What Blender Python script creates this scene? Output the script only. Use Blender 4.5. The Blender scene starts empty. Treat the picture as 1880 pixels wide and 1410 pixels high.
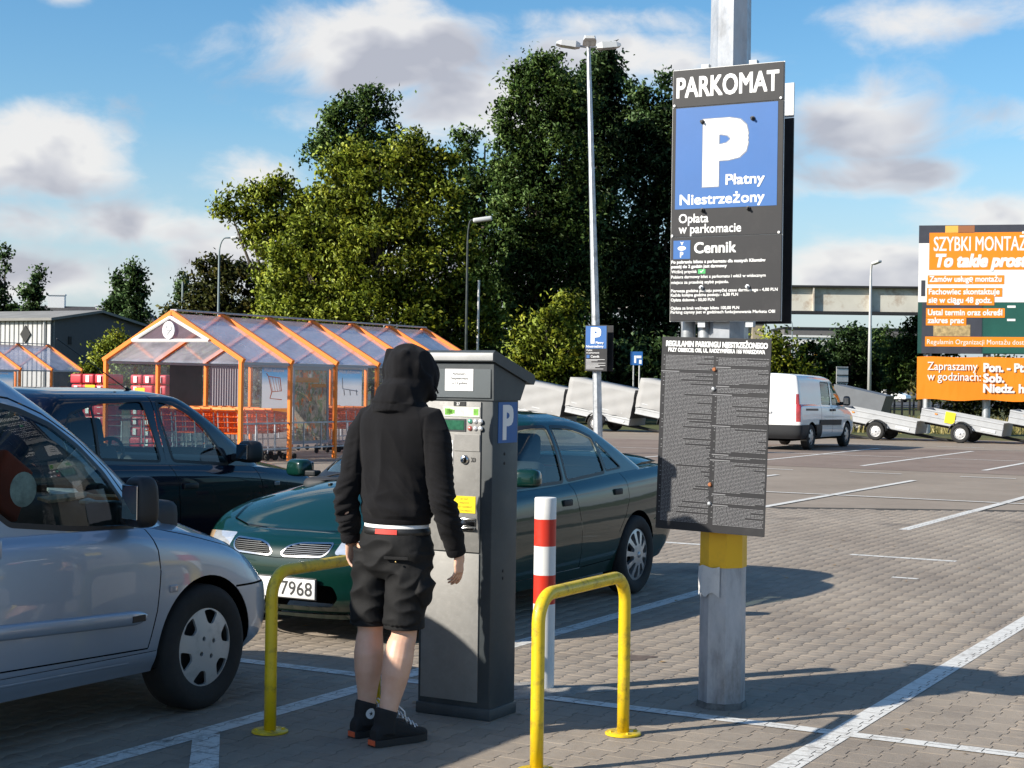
import bpy, bmesh, math, random
import numpy as np
from mathutils import Vector, Matrix, Euler
from mathutils.geometry import delaunay_2d_cdt
PI = math.pi
R = math.radians
SC = bpy.context.scene
COL = SC.collection
rng = np.random.default_rng(7)
random.seed(7)

# ------------------------------------------------------------------ camera
CAM_H = 1.6
cam_data = bpy.data.cameras.new('camera')
cam = bpy.data.objects.new('camera', cam_data)
COL.objects.link(cam)
cam.location = (0, 0, CAM_H)
cam_data.sensor_fit = 'HORIZONTAL'
cam_data.sensor_width = 36.0
cam_data.lens = 36.0 * 2932.0 / 1880.0
cam_data.clip_start = 0.1
cam_data.clip_end = 3000
cam.rotation_euler = (Matrix.Rotation(R(90 - 0.04), 3, 'X') @ Matrix.Rotation(R(0.8), 3, 'Z')).to_euler()
SC.camera = cam

# ------------------------------------------------------------------ light
SUN_EL = R(29.3)
SHADOW_AZ = R(24.7)                      # direction the shadows run, from +X towards +Y
sun_dir = Vector((-math.cos(SHADOW_AZ) * math.cos(SUN_EL), -math.sin(SHADOW_AZ) * math.cos(SUN_EL), math.sin(SUN_EL)))
sd = bpy.data.lights.new('sun', 'SUN')
sd.energy = 5.0
sd.angle = R(0.55)
sd.color = (1.0, 0.93, 0.82)
sun = bpy.data.objects.new('sun', sd)
COL.objects.link(sun)
sun.rotation_euler = sun_dir.to_track_quat('Z', 'Y').to_euler()
sun.location = (-30, -15, 30)
SC.view_settings.view_transform = 'Standard'
SC.view_settings.look = 'None'
SC.view_settings.exposure = 0.62
SC.view_settings.gamma = 1.0
SC.view_settings.use_curve_mapping = False
SC.cycles.max_bounces = 8
SC.cycles.transparent_max_bounces = 24
SC.cycles.caustics_reflective = False
SC.cycles.caustics_refractive = False
SC.cycles.use_denoising = True

world = bpy.data.worlds.new('World')
SC.world = world
world.use_nodes = True


class NT:
    """small helper for node trees"""
    def __init__(self, tree):
        self.t = tree
        self.t.nodes.clear()

    def n(self, kind, _in=None, **kw):
        nd = self.t.nodes.new(kind)
        for k, v in kw.items():
            setattr(nd, k, v)
        for k, v in (_in or {}).items():
            self.set(nd, k, v)
        return nd

    def set(self, nd, k, v):
        sock = nd.inputs[k]
        if isinstance(v, tuple) and len(v) == 2 and hasattr(v[0], 'outputs'):
            self.t.links.new(v[0].outputs[v[1]], sock)
        elif hasattr(v, 'outputs'):
            self.t.links.new(v.outputs[0], sock)
        else:
            if hasattr(sock, 'default_value') and hasattr(sock.default_value, '__len__'):
                if len(sock.default_value) == 4 and len(v) == 3:
                    v = (*v, 1.0)
            sock.default_value = v

    def math(self, op, a, b=None, c=None, clamp=False):
        nd = self.t.nodes.new('ShaderNodeMath')
        nd.operation = op
        nd.use_clamp = clamp
        for i, v in enumerate((a, b, c)):
            if v is not None:
                self.set(nd, i, v)
        return nd

    def vmath(self, op, a, b=None, **kw):
        nd = self.t.nodes.new('ShaderNodeVectorMath')
        nd.operation = op
        self.set(nd, 0, a)
        if b is not None:
            self.set(nd, 1, b)
        for k, v in kw.items():
            self.set(nd, k, v)
        return nd

    def mix(self, fac, a, b, mode='MIX'):
        nd = self.t.nodes.new('ShaderNodeMix')
        nd.data_type = 'RGBA'
        nd.blend_type = mode
        for idx, v in ((0, fac), (6, a), (7, b)):
            self.set(nd, idx, v)
        return (nd, 2)

    def ramp(self, fac, stops):
        nd = self.t.nodes.new('ShaderNodeValToRGB')
        cr = nd.color_ramp
        while len(cr.elements) < len(stops):
            cr.elements.new(0.5)
        for e, (p, c) in zip(cr.elements, stops):
            e.position = p
            e.color = (*c, 1.0) if len(c) == 3 else c
        self.set(nd, 0, fac)
        return nd

    def mapr(self, v, a, b, c=0.0, d=1.0, smooth=False):
        nd = self.t.nodes.new('ShaderNodeMapRange')
        if smooth:
            nd.interpolation_type = 'SMOOTHSTEP'
        for i, x in enumerate((v, a, b, c, d)):
            self.set(nd, i, x)
        return nd

    def noise(self, vec, scale, detail=4.0, rough=0.55, dist=0.0):
        nd = self.t.nodes.new('ShaderNodeTexNoise')
        if vec is not None:
            self.set(nd, 'Vector', vec)
        nd.inputs['Scale'].default_value = scale
        nd.inputs['Detail'].default_value = detail
        nd.inputs['Roughness'].default_value = rough
        nd.inputs['Distortion'].default_value = dist
        return nd


def build_sky():
    T = NT(world.node_tree)
    sky = T.n('ShaderNodeTexSky', sky_type='NISHITA')
    sky.sun_disc = False
    sky.sun_elevation = SUN_EL
    sky.sun_rotation = math.atan2(sun_dir.x, sun_dir.y)
    sky.air_density = 1.0
    sky.dust_density = 0.6
    sky.ozone_density = 2.2
    co = T.n('ShaderNodeTexCoord')
    d = (co, 'Generated')
    sep = T.n('ShaderNodeSeparateXYZ', {0: d})
    # a deeper blue, as a polarised phone picture shows it
    hsv = T.n('ShaderNodeHueSaturation', {'Color': sky, 'Saturation': 1.32, 'Value': 2.0, 'Hue': 0.497})
    # azimuth / elevation, so the clouds stay put in the sky
    az = T.math('ARCTAN2', (sep, 0), (sep, 1))
    el = T.math('ARCSINE', (sep, 2))
    P = T.n('ShaderNodeCombineXYZ', {0: az, 1: T.math('MULTIPLY', el, 1.7), 2: 0.37})
    warp = T.noise(P, 5.0, 3.0)
    Pw = T.vmath('ADD', P, T.vmath('SCALE', T.vmath('SUBTRACT', (warp, 1), (0.5, 0.5, 0.5)), Scale=0.10))
    n1 = T.noise(Pw, 9.0, 10.0, 0.58)
    n1b = T.noise(T.vmath('ADD', Pw, (0.022, -0.040, 0.0)), 9.0, 4.0, 0.5)
    n1c = T.noise(Pw, 9.0, 4.0, 0.5)
    nbig = T.noise(P, 2.6, 2.0)
    blobs = [  # azimuth, elevation, half sizes (degrees), weight
        (-5.0, 11.8, 4.6, 2.1, 1.0), (-0.8, 9.8, 4.6, 2.0, 0.95), (-3.0, 9.4, 4.0, 1.6, 0.8), (-16.3, 7.9, 3.2, 1.5, 1.0),
        (12.6, 9.0, 2.6, 1.5, 0.62), (15.5, 12.8, 6.5, 1.0, 0.75), (12.5, 7.2, 4.0, 1.0, 0.68),
        (-9.4, 7.3, 2.6, 1.4, 0.85), (-17.0, 3.2, 7.0, 1.3, 0.8), (13.0, 4.0, 7.0, 1.6, 0.9),
        (-9.5, 4.4, 4.0, 1.2, 0.75), (4.0, 11.6, 5.0, 1.2, 0.75), (-16.0, 13.0, 1.4, 0.7, 0.5), (0.0, 3.5, 30.0, 1.5, 0.60), (-13.0, 5.2, 7.0, 0.9, 0.62), (16.5, 6.0, 5.0, 1.1, 0.72), (2.5, 12.8, 9.0, 0.9, 0.62), (-7.5, 9.0, 3.0, 1.2, 0.6),
        (19.0, 9.0, 4.0, 1.2, 0.55),
    ]
    acc = None
    for (a0, e0, sa, se, w) in blobs:
        da = T.math('MULTIPLY', T.math('SUBTRACT', az, R(a0)), 1 / R(sa))
        de = T.math('MULTIPLY', T.math('SUBTRACT', el, R(e0)), 1 / R(se))
        q = T.math('ADD', T.math('MULTIPLY', da, da), T.math('MULTIPLY', de, de))
        g = T.math('MULTIPLY', T.math('EXPONENT', T.math('MULTIPLY', q, -0.9)), w)
        acc = g if acc is None else T.math('MAXIMUM', acc, g)
    # away from these banks the same broken cumulus carries on over the whole sky
    gen = T.mapr(nbig, 0.50, 0.72, 0.0, 0.8)
    inview = T.mapr(T.math('ABSOLUTE', az), R(22), R(34), 0.0, 1.0, True)
    high = T.mapr(el, R(15), R(24), 0.0, 1.0, True)
    gen = T.math('MULTIPLY', gen, T.math('MAXIMUM', inview, high))
    acc = T.math('MAXIMUM', acc, gen)
    dens = T.math('ADD', acc, T.math('MULTIPLY', T.math('SUBTRACT', n1, 0.50), 1.75))
    mask = T.mapr(dens, 0.26, 0.74, 0.0, 1.0, True)
    # sunlit upper left edges are white, the undersides grey violet
    rel = T.math('SUBTRACT', n1b, n1c)
    lit = T.mapr(T.math('ADD', T.math('MULTIPLY', rel, 2.2), T.math('MULTIPLY', T.math('SUBTRACT', 0.95, dens), 0.5)), -0.30, 0.24, 0.0, 1.0)
    ccol = T.ramp(lit, [(0.0, (6.2, 6.3, 7.1)), (0.5, (8.4, 8.4, 8.9)), (1.0, (11.2, 11.0, 10.8))])
    low = T.mapr(el, R(0.0), R(9.0), 0.8, 0.0)
    hazed = T.mix(low, hsv, (6.2, 7.6, 9.6))
    cm = T.mix(T.math('MULTIPLY', mask, 0.93), hazed, ccol)
    bg = T.n('ShaderNodeBackground', {'Color': cm, 'Strength': 0.052})
    T.n('ShaderNodeOutputWorld', {'Surface': bg})


build_sky()

# ------------------------------------------------------------------ ground axes: a runs with the stall lines, b across them
PHI = R(29.0)
AX = np.array([math.sin(PHI), math.cos(PHI)])
BX = np.array([math.cos(PHI), -math.sin(PHI)])
ROT_A = PI / 2 - PHI                     # rotation that turns local +x into the a direction


def ab(a, b, z=0.0):  # most positions passed in were computed offline from image pixels and hardcoded
    return Vector((a * AX[0] + b * BX[0], a * AX[1] + b * BX[1], z))


# ------------------------------------------------------------------ materials
MATS = {}


def mat(name, color=(0.5, 0.5, 0.5), rough=0.6, metal=0.0, coat=0.0, spec=0.5, bump=0.0, bscale=60.0,
        var=0.0, vscale=3.0, dirt=0.0, dscale=2.0, dcol=(0.06, 0.055, 0.05), rvar=0.0, sheen=0.0, emit=None, estr=0.0, isl=0.0, coatr=0.03):
    if name in MATS:
        return MATS[name]
    m = bpy.data.materials.new(name)
    m.use_nodes = True
    T = NT(m.node_tree)
    b = T.n('ShaderNodeBsdfPrincipled', {'Roughness': rough, 'Metallic': metal, 'Coat Weight': coat, 'Coat Roughness': coatr, 'Specular IOR Level': spec})
    co = T.n('ShaderNodeTexCoord')
    c = None
    base = (*color, 1.0)
    if var or dirt or rvar or isl:
        n = T.noise((co, 'Object'), vscale, 5.0, 0.6)
        if var:
            lo = tuple(max(0, x * (1 - var)) for x in color)
            hi = tuple(min(1, x * (1 + var)) for x in color)
            c = T.ramp(n, [(0.3, lo), (0.7, hi)])
        else:
            c = T.n('ShaderNodeRGB')
            c.outputs[0].default_value = base
        if isl:
            geo = T.n('ShaderNodeNewGeometry')
            oi = T.n('ShaderNodeObjectInfo')
            rnd = T.math('FRACT', T.math('ADD', (geo, 'Random Per Island'), (oi, 'Random')))
            c = T.mix(1.0, c, T.ramp(rnd, [(0, (1 - isl,) * 3), (1, (1 + isl,) * 3)]), 'MULTIPLY')
        if dirt:
            n2 = T.noise((co, 'Object'), dscale, 8.0, 0.7)
            f = T.mapr(n2, 0.50, 0.72, 0.0, dirt)
            c = T.mix(f, c, dcol)
            T.set(b, 'Roughness', T.mapr(n2, 0.3, 0.7, rough, min(1, rough + 0.2)))
        T.set(b, 'Base Color', c)
        if rvar:
            n3 = T.noise((co, 'Object'), vscale * 2.3, 6.0, 0.65)
            T.set(b, 'Roughness', T.mapr(n3, 0.25, 0.75, max(0.02, rough - rvar), min(1, rough + rvar)))
    else:
        T.set(b, 'Base Color', base)
    if sheen:
        T.set(b, 'Sheen Weight', sheen)
        T.set(b, 'Sheen Roughness', 0.5)
    if bump:
        nb = T.noise((co, 'Object'), bscale, 6.0, 0.6)
        bp = T.n('ShaderNodeBump', {'Strength': bump, 'Distance': 0.01, 'Height': nb})
        T.set(b, 'Normal', bp)
    if emit:
        T.set(b, 'Emission Color', (*emit, 1))
        T.set(b, 'Emission Strength', estr)
    T.n('ShaderNodeOutputMaterial', {'Surface': b})
    MATS[name] = m
    return m


def glass_mat(name, tint=(0.8, 0.85, 0.85), refl=1.0, rough=0.0, alpha_noise=0.0, milk=0.0, milkcol=(0.7, 0.7, 0.75)):
    """sheet glass / clear plastic: tinted transmission plus a Fresnel mirror"""
    if name in MATS:
        return MATS[name]
    m = bpy.data.materials.new(name)
    m.use_nodes = True
    T = NT(m.node_tree)
    tr = T.n('ShaderNodeBsdfTransparent', {'Color': tint})
    gl = T.n('ShaderNodeBsdfGlossy', {'Color': (1, 1, 1), 'Roughness': rough})
    # Schlick mirror share, the same from either side of the sheet
    geo = T.n('ShaderNodeNewGeometry')
    dt = T.vmath('DOT_PRODUCT', (geo, 'Incoming'), (geo, 'Normal'))
    cs = T.math('SUBTRACT', 1.0, T.math('ABSOLUTE', (dt, 'Value')), clamp=True)
    fr = T.math('ADD', T.math('MULTIPLY', T.math('POWER', cs, 5.0), 0.94), 0.06)
    first = tr
    if milk:
        co = T.n('ShaderNodeTexCoord')
        n = T.noise((co, 'Object'), 1.3, 6.0, 0.65, 0.6)
        df = T.n('ShaderNodeBsdfDiffuse', {'Color': milkcol})
        tl = T.n('ShaderNodeBsdfTranslucent', {'Color': milkcol})
        dd = T.n('ShaderNodeMixShader', {0: 0.5, 1: df, 2: tl})
        first = T.n('ShaderNodeMixShader', {0: T.mapr(n, 0.3, 0.75, milk * 0.5, milk * 1.5), 1: tr, 2: dd})
    mx = T.n('ShaderNodeMixShader', {0: T.math('MULTIPLY', fr, refl, clamp=True), 1: first, 2: gl})
    T.n('ShaderNodeOutputMaterial', {'Surface': mx})
    MATS[name] = m
    return m


# ------------------------------------------------------------------ objects
def tag(o, label=None, cat=None, group=None, kind=None):
    if label:
        o['label'] = label
    if cat:
        o['category'] = cat
    if group:
        o['group'] = group
    if kind:
        o['kind'] = kind
    return o


def thing(name, label, cat, loc=(0, 0, 0), rz=0.0, group=None):
    o = bpy.data.objects.new(name, None)
    o.empty_display_size = 0.2
    COL.objects.link(o)
    o.location = loc
    o.rotation_euler = (0, 0, rz)
    return tag(o, label, cat, group)


def link(name, me, m=None, parent=None, smooth=False, loc=None):
    o = bpy.data.objects.new(name, me)
    COL.objects.link(o)
    if m is not None and len(me.materials) == 0:
        for mm in (m if isinstance(m, (list, tuple)) else [m]):
            me.materials.append(mm)
    if parent is not None:
        o.parent = parent
    if smooth and len(me.polygons):
        me.polygons.foreach_set('use_smooth', [True] * len(me.polygons))
    if loc is not None:
        o.location = loc
    return o


def copy_tree(o, parent=None):
    c = o.copy()
    COL.objects.link(c)
    c.parent = parent
    for ch in list(o.children):
        copy_tree(ch, c)
    return c


class MB:
    """collects shapes into one mesh"""
    def __init__(self):
        self.v = []
        self.f = []
        self.mi = []
        self.cm = 0

    def add(self, verts, faces, M=None):
        k = len(self.v)
        if M is not None:
            verts = [M @ Vector(p) for p in verts]
        self.v.extend([tuple(p) for p in verts])
        self.f.extend([tuple(i + k for i in f) for f in faces])
        self.mi.extend([self.cm] * len(faces))
        return self

    def box(self, c, s, M=None, bev=0.0):
        x, y, z = (q / 2 for q in s)
        if bev <= 0:
            v = [(c[0] + i * x, c[1] + j * y, c[2] + k * z) for i in (-1, 1) for j in (-1, 1) for k in (-1, 1)]
            f = [(0, 1, 3, 2), (4, 6, 7, 5), (0, 4, 5, 1), (2, 3, 7, 6), (0, 2, 6, 4), (1, 5, 7, 3)]
            return self.add(v, f, M)
        bm = bmesh.new()
        bmesh.ops.create_cube(bm, size=1.0)
        for w in bm.verts:
            w.co = Vector((w.co.x * s[0] + c[0], w.co.y * s[1] + c[1], w.co.z * s[2] + c[2]))
        bmesh.ops.bevel(bm, geom=list(bm.edges), offset=bev, segments=2, profile=0.5, affect='EDGES')
        self.bm(bm, M)
        return self

    def bm(self, bm, M=None):
        bm.verts.index_update()
        self.add([w.co.copy() for w in bm.verts], [[w.index for w in f.verts] for f in bm.faces], M)
        bm.free()

    def tube(self, pts, r, n=10, cap=True, M=None):
        pts = [Vector(p) for p in pts]
        rs = r if isinstance(r, (list, tuple)) else [r] * len(pts)
        up = Vector((0, 0, 1))
        rings = []
        pu = None
        for i, p in enumerate(pts):
            if i == 0:
                t = pts[1] - p
            elif i == len(pts) - 1:
                t = p - pts[i - 1]
            else:
                t = (pts[i + 1] - p).normalized() + (p - pts[i - 1]).normalized()
            t.normalize()
            if pu is None:
                ref = up if abs(t.dot(up)) < 0.95 else Vector((1, 0, 0))
                u = t.cross(ref).normalized()
            else:
                u = (pu - t * pu.dot(t)).normalized()
            w = t.cross(u)
            pu = u
            rings.append([p + (u * math.cos(2 * PI * k / n) + w * math.sin(2 * PI * k / n)) * rs[i] for k in range(n)])
        v = [q for rg in rings for q in rg]
        f = []
        for i in range(len(pts) - 1):
            for k in range(n):
                f.append((i * n + k, i * n + (k + 1) % n, (i + 1) * n + (k + 1) % n, (i + 1) * n + k))
        if cap:
            f.append(tuple(range(n - 1, -1, -1)))
            f.append(tuple((len(pts) - 1) * n + k for k in range(n)))
        return self.add(v, f, M)

    def lathe(self, prof, n=24, M=None, cap=False):
        """prof: (radius, z) list, spun round z"""
        v = []
        f = []
        for (r, z) in prof:
            for k in range(n):
                t = 2 * PI * k / n
                v.append((r * math.cos(t), r * math.sin(t), z))
        for i in range(len(prof) - 1):
            for k in range(n):
                f.append((i * n + k, i * n + (k + 1) % n, (i + 1) * n + (k + 1) % n, (i + 1) * n + k))
        if cap:
            f.append(tuple(range(n - 1, -1, -1)))
            f.append(tuple((len(prof) - 1) * n + k for k in range(n)))
        return self.add(v, f, M)

    def prism(self, poly, z0, z1, M=None):
        """polygon in xy extruded in z"""
        n = len(poly)
        v = [(p[0], p[1], z0) for p in poly] + [(p[0], p[1], z1) for p in poly]
        f = [tuple(range(n - 1, -1, -1)), tuple(range(n, 2 * n))]
        f += [(i, (i + 1) % n, n + (i + 1) % n, n + i) for i in range(n)]
        return self.add(v, f, M)

    def quad(self, a, b, c, d, M=None):
        return self.add([a, b, c, d], [(0, 1, 2, 3)], M)

    def mesh(self, name='mesh'):
        me = bpy.data.meshes.new(name)
        me.from_pydata(self.v, [], self.f)
        if any(self.mi):
            me.polygons.foreach_set('material_index', self.mi)
        me.update()
        return me

    def build(self, name, m, parent=None, smooth=False, ang=None, loc=None):
        me = self.mesh(name)
        o = link(name, me, m, parent, smooth or ang is not None, loc)
        if ang is not None:
            me.set_sharp_from_angle(angle=R(ang))
        return o


def bulk_mesh(name, V, F):
    """V (n,3) array, F (m,k) array of equal sized faces"""
    V = np.asarray(V, dtype=np.float32)
    F = np.asarray(F, dtype=np.int32)
    me = bpy.data.meshes.new(name)
    me.vertices.add(len(V))
    me.vertices.foreach_set('co', V.ravel())
    m, k = F.shape
    me.loops.add(m * k)
    me.loops.foreach_set('vertex_index', F.ravel())
    me.polygons.add(m)
    me.polygons.foreach_set('loop_start', np.arange(0, m * k, k, dtype=np.int32))
    me.update(calc_edges=True)
    return me


def TRS(loc=(0, 0, 0), rot=(0, 0, 0), sc=(1, 1, 1)):
    return Matrix.LocRotScale(Vector(loc), Euler(rot), Vector(sc))


_TXT = {}


def text_2d(body):
    """flat mesh of a line of text: verts (n,2), faces, normalised so the cap height is 1 and x starts at 0"""
    if body in _TXT:
        return _TXT[body]
    c = bpy.data.curves.new('text', 'FONT')
    c.body = body
    c.resolution_u = 3
    o = bpy.data.objects.new('text', c)
    COL.objects.link(o)
    dg = bpy.context.evaluated_depsgraph_get()
    me = bpy.data.meshes.new_from_object(o.evaluated_get(dg))
    V = np.array([v.co[:2] for v in me.vertices]) if len(me.vertices) else np.zeros((0, 2))
    F = [tuple(p.vertices) for p in me.polygons]
    bpy.data.objects.remove(o)
    bpy.data.curves.remove(c)
    bpy.data.meshes.remove(me)
    V = V / 0.70
    if len(V):
        V[:, 0] -= V[:, 0].min()
    _TXT[body] = (V, F)
    return _TXT[body]


def put_text(mb, body, x, z, h, width=None, bold=0.0, y=0.0, slant=0.0, align='L', maxw=None, step=0.00007):
    """adds upright text to mb in the xz plane facing -y; bold = stroke growth as a fraction of h; y = front offset"""
    V, F = text_2d(body)
    if not len(V):
        return
    w0 = V[:, 0].max()
    sx = h
    if width:
        sx = width / w0
    elif maxw and w0 * h > maxw:
        sx = maxw / w0
    X = V[:, 0] * sx + V[:, 1] * h * slant
    Z = V[:, 1] * h
    if align == 'C':
        X = X - w0 * sx / 2
    elif align == 'R':
        X = X - w0 * sx
    offs = [(0, 0)]
    if bold:
        q = bold * h
        offs += [(-q, -q), (q, -q), (-q, q), (q, q)]
        if bold > 0.04:
            offs += [(-q, 0), (q, 0), (0, -q), (0, q)]
    for i, (ox, oz) in enumerate(offs):
        mb.add([(x + a + ox, y - i * step, z + b + oz) for a, b in zip(X, Z)], F)


def clip_rect(poly, a0, a1, b0, b1):
    def clip(pts, f, inter):
        out = []
        for i in range(len(pts)):
            p, q = pts[i], pts[(i + 1) % len(pts)]
            fp, fq = f(p), f(q)
            if fp >= 0:
                out.append(p)
            if (fp >= 0) != (fq >= 0):
                t = fp / (fp - fq)
                out.append((p[0] + (q[0] - p[0]) * t, p[1] + (q[1] - p[1]) * t))
        return out
    for f in (lambda p: p[0] - a0, lambda p: a1 - p[0], lambda p: p[1] - b0, lambda p: b1 - p[1]):
        if len(poly) < 3:
            return []
        poly = clip(poly, f, None)
    return poly if len(poly) >= 3 else []


def clip_convex(poly, win_):
    """clips a polygon by a convex window (counter-clockwise)"""
    for i in range(len(win_)):
        p, q = win_[i], win_[(i + 1) % len(win_)]
        f = lambda w: (q[0] - p[0]) * (w[1] - p[1]) - (q[1] - p[1]) * (w[0] - p[0])
        out = []
        for k in range(len(poly)):
            a, b = poly[k], poly[(k + 1) % len(poly)]
            fa, fb = f(a), f(b)
            if fa >= 0:
                out.append(a)
            if (fa >= 0) != (fb >= 0):
                t = fa / (fa - fb)
                out.append((a[0] + (b[0] - a[0]) * t, a[1] + (b[1] - a[1]) * t))
        poly = out
        if len(poly) < 3:
            return []
    return poly
# ================================================================== GROUND
def ground_material(name, c1, c2, c3, scale, rough=0.9, bump=0.3, joints=False):
    m = bpy.data.materials.new(name)
    m.use_nodes = True
    T = NT(m.node_tree)
    geo = T.n('ShaderNodeNewGeometry')
    P = (geo, 'Position')
    n1 = T.noise(P, scale, 6.0, 0.65)
    n2 = T.noise(P, scale * 9, 5.0, 0.7)
    n3 = T.noise(P, scale * 70, 3.0, 0.7)
    f = T.math('ADD', T.math('MULTIPLY', n1, 0.55), T.math('ADD', T.math('MULTIPLY', n2, 0.3), T.math('MULTIPLY', n3, 0.15)))
    c = T.ramp(f, [(0.36, c1), (0.5, c2), (0.66, c3)])
    b = T.n('ShaderNodeBsdfPrincipled', {'Base Color': c, 'Roughness': rough, 'Specular IOR Level': 0.3})
    bp = T.n('ShaderNodeBump', {'Strength': bump, 'Distance': 0.01, 'Height': n3})
    T.set(b, 'Normal', bp)
    T.n('ShaderNodeOutputMaterial', {'Surface': b})
    MATS[name] = m
    return m


def paver_material():
    m = bpy.data.materials.new('paver_concrete')
    m.use_nodes = True
    T = NT(m.node_tree)
    geo = T.n('ShaderNodeNewGeometry')
    oi = T.n('ShaderNodeObjectInfo')
    P = (geo, 'Position')
    rnd = T.math('FRACT', T.math('ADD', (geo, 'Random Per Island'), (oi, 'Random')))
    n1 = T.noise(P, 0.45, 5.0, 0.65)
    n2 = T.noise(P, 3.5, 6.0, 0.7)
    n3 = T.noise(P, 170.0, 3.0, 0.7)
    n4 = T.noise(P, 26.0, 5.0, 0.7)
    base = T.ramp(n1, [(0.32, (0.240, 0.196, 0.152)), (0.5, (0.292, 0.243, 0.190)), (0.7, (0.345, 0.288, 0.228))])
    c = T.mix(1.0, base, T.ramp(rnd, [(0.0, (0.88, 0.87, 0.86)), (0.5, (1.0, 1.0, 1.0)), (1.0, (1.10, 1.09, 1.07))]), 'MULTIPLY')
    c = T.mix(T.mapr(n2, 0.50, 0.75, 0.0, 0.45), c, (0.135, 0.122, 0.108))
    c = T.mix(T.mapr(n4, 0.42, 0.7, 0.0, 0.35), c, (0.335, 0.300, 0.260))
    c = T.mix(T.mapr(n3, 0.45, 0.7, 0.0, 0.35), c, (0.15, 0.135, 0.12))
    # darker wheel tracks and driveways, pale sandy drifts
    mp = T.n('ShaderNodeMapping', {'Vector': P, 'Rotation': (0, 0, R(29)), 'Scale': (0.9, 0.12, 1.0)})
    n5 = T.noise(mp, 1.6, 5.0, 0.65)
    c = T.mix(T.mapr(n5, 0.50, 0.70, 0.0, 0.42), c, (0.150, 0.130, 0.110))
    n6 = T.noise(P, 1.1, 7.0, 0.75)
    c = T.mix(T.mapr(n6, 0.56, 0.74, 0.0, 0.55), c, (0.38, 0.335, 0.28))
    # a few oil spots
    vo = T.n('ShaderNodeTexVoronoi', {'Vector': T.vmath('ADD', P, T.vmath('SCALE', (n2, 1), Scale=0.4)), 'Scale': 0.42})
    c = T.mix(T.mapr((vo, 0), 0.05, 0.17, 0.55, 0.0, True), c, (0.07, 0.062, 0.056))
    b = T.n('ShaderNodeBsdfPrincipled', {'Base Color': c, 'Roughness': 0.88, 'Specular IOR Level': 0.35})
    bp = T.n('ShaderNodeBump', {'Strength': 0.45, 'Distance': 0.004, 'Height': T.math('ADD', n3, n4)})
    T.set(b, 'Normal', bp)
    T.n('ShaderNodeOutputMaterial', {'Surface': b})
    return m


def paint_material(name='road_paint'):
    m = bpy.data.materials.new(name)
    m.use_nodes = True
    T = NT(m.node_tree)
    geo = T.n('ShaderNodeNewGeometry')
    P = (geo, 'Position')
    n1 = T.noise(P, 9.0, 8.0, 0.72)
    n2 = T.noise(P, 55.0, 6.0, 0.75)
    n3 = T.noise(P, 0.8, 3.0, 0.6)
    w = T.math('ADD', T.math('MULTIPLY', n1, 0.6), T.math('ADD', T.math('MULTIPLY', n2, 0.35), T.math('MULTIPLY', n3, 0.25)))
    c = T.mix(T.mapr(w, 0.60, 0.74, 0.0, 0.9), (0.66, 0.65, 0.61), (0.22, 0.195, 0.165))
    c = T.mix(T.mapr(n2, 0.4, 0.7, 0.0, 0.3), c, (0.42, 0.40, 0.36))
    b = T.n('ShaderNodeBsdfPrincipled', {'Base Color': c, 'Roughness': 0.75})
    bp = T.n('ShaderNodeBump', {'Strength': 0.3, 'Distance': 0.003, 'Height': n2})
    T.set(b, 'Normal', bp)
    T.n('ShaderNodeOutputMaterial', {'Surface': b})
    return m


M_PAVER = paver_material()
M_PAINT = paint_material()
M_BED = ground_material('joint_sand', (0.035, 0.032, 0.028), (0.05, 0.045, 0.038), (0.085, 0.075, 0.062), 6.0)
M_FAR = ground_material('far_paving', (0.214, 0.176, 0.138), (0.256, 0.212, 0.168), (0.305, 0.256, 0.204), 0.5, 0.9, 0.15)
M_REDPAVE = ground_material('reddish_paving', (0.165, 0.122, 0.098), (0.21, 0.162, 0.132), (0.25, 0.198, 0.164), 0.6, 0.9, 0.15)
M_ASPH = ground_material('asphalt', (0.05, 0.05, 0.052), (0.075, 0.075, 0.077), (0.10, 0.10, 0.10), 0.8)
M_GRASS = ground_material('grass_ground', (0.035, 0.045, 0.016), (0.075, 0.085, 0.03), (0.16, 0.14, 0.06), 0.7, 0.95, 0.6)


def sheet(name, pts, z, m, parent=None):
    mb = MB()
    mb.add([(p[0], p[1], z) for p in pts], [tuple(range(len(pts)))])
    o = mb.build(name, m, parent)
    if parent is None:
        o['kind'] = 'structure'
    return o


sheet('ground', [(-1500, -60), (1500, -60), (1500, 2500), (-1500, 2500)], -0.06, M_GRASS)
NEAR_END = 21.0


def rect_ab(a0, a1, b0, b1):
    return [ab(a0, b0)[:2], ab(a0, b1)[:2], ab(a1, b1)[:2], ab(a1, b0)[:2]]


# the car park: everything this side of the trailers
far_pav = sheet('car_park_paving', rect_ab(-25, 51.6, -80, 40), -0.012, M_FAR)
sheet('red_paving_field', rect_ab(31.0, 43.0, -30, 25), -0.008, M_REDPAVE, far_pav)

sheet('street', [(-300, 150), (400, 118), (400, 190), (-300, 200)], -0.03, M_ASPH)


def behaton(hl=0.089, p=0.126, a=0.0092, gap=0.0017):
    """outline of one bone shaped paver: long axis along a, in (a, b)"""
    def f(y):
        y = abs(y)
        if y <= 0.034:
            return -a
        if y >= 0.055:
            return a
        return -a + 2 * a * (y - 0.034) / 0.021
    ys = [-hl, -0.055, -0.034, 0.034, 0.055, hl]
    up = [(y * (hl - gap) / hl, p / 2 + f(y) - gap) for y in ys]
    dn = [(y * (hl - gap) / hl, -(p / 2 + f(y) - gap)) for y in reversed(ys)]
    return up[::-1] + dn[::-1]


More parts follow.
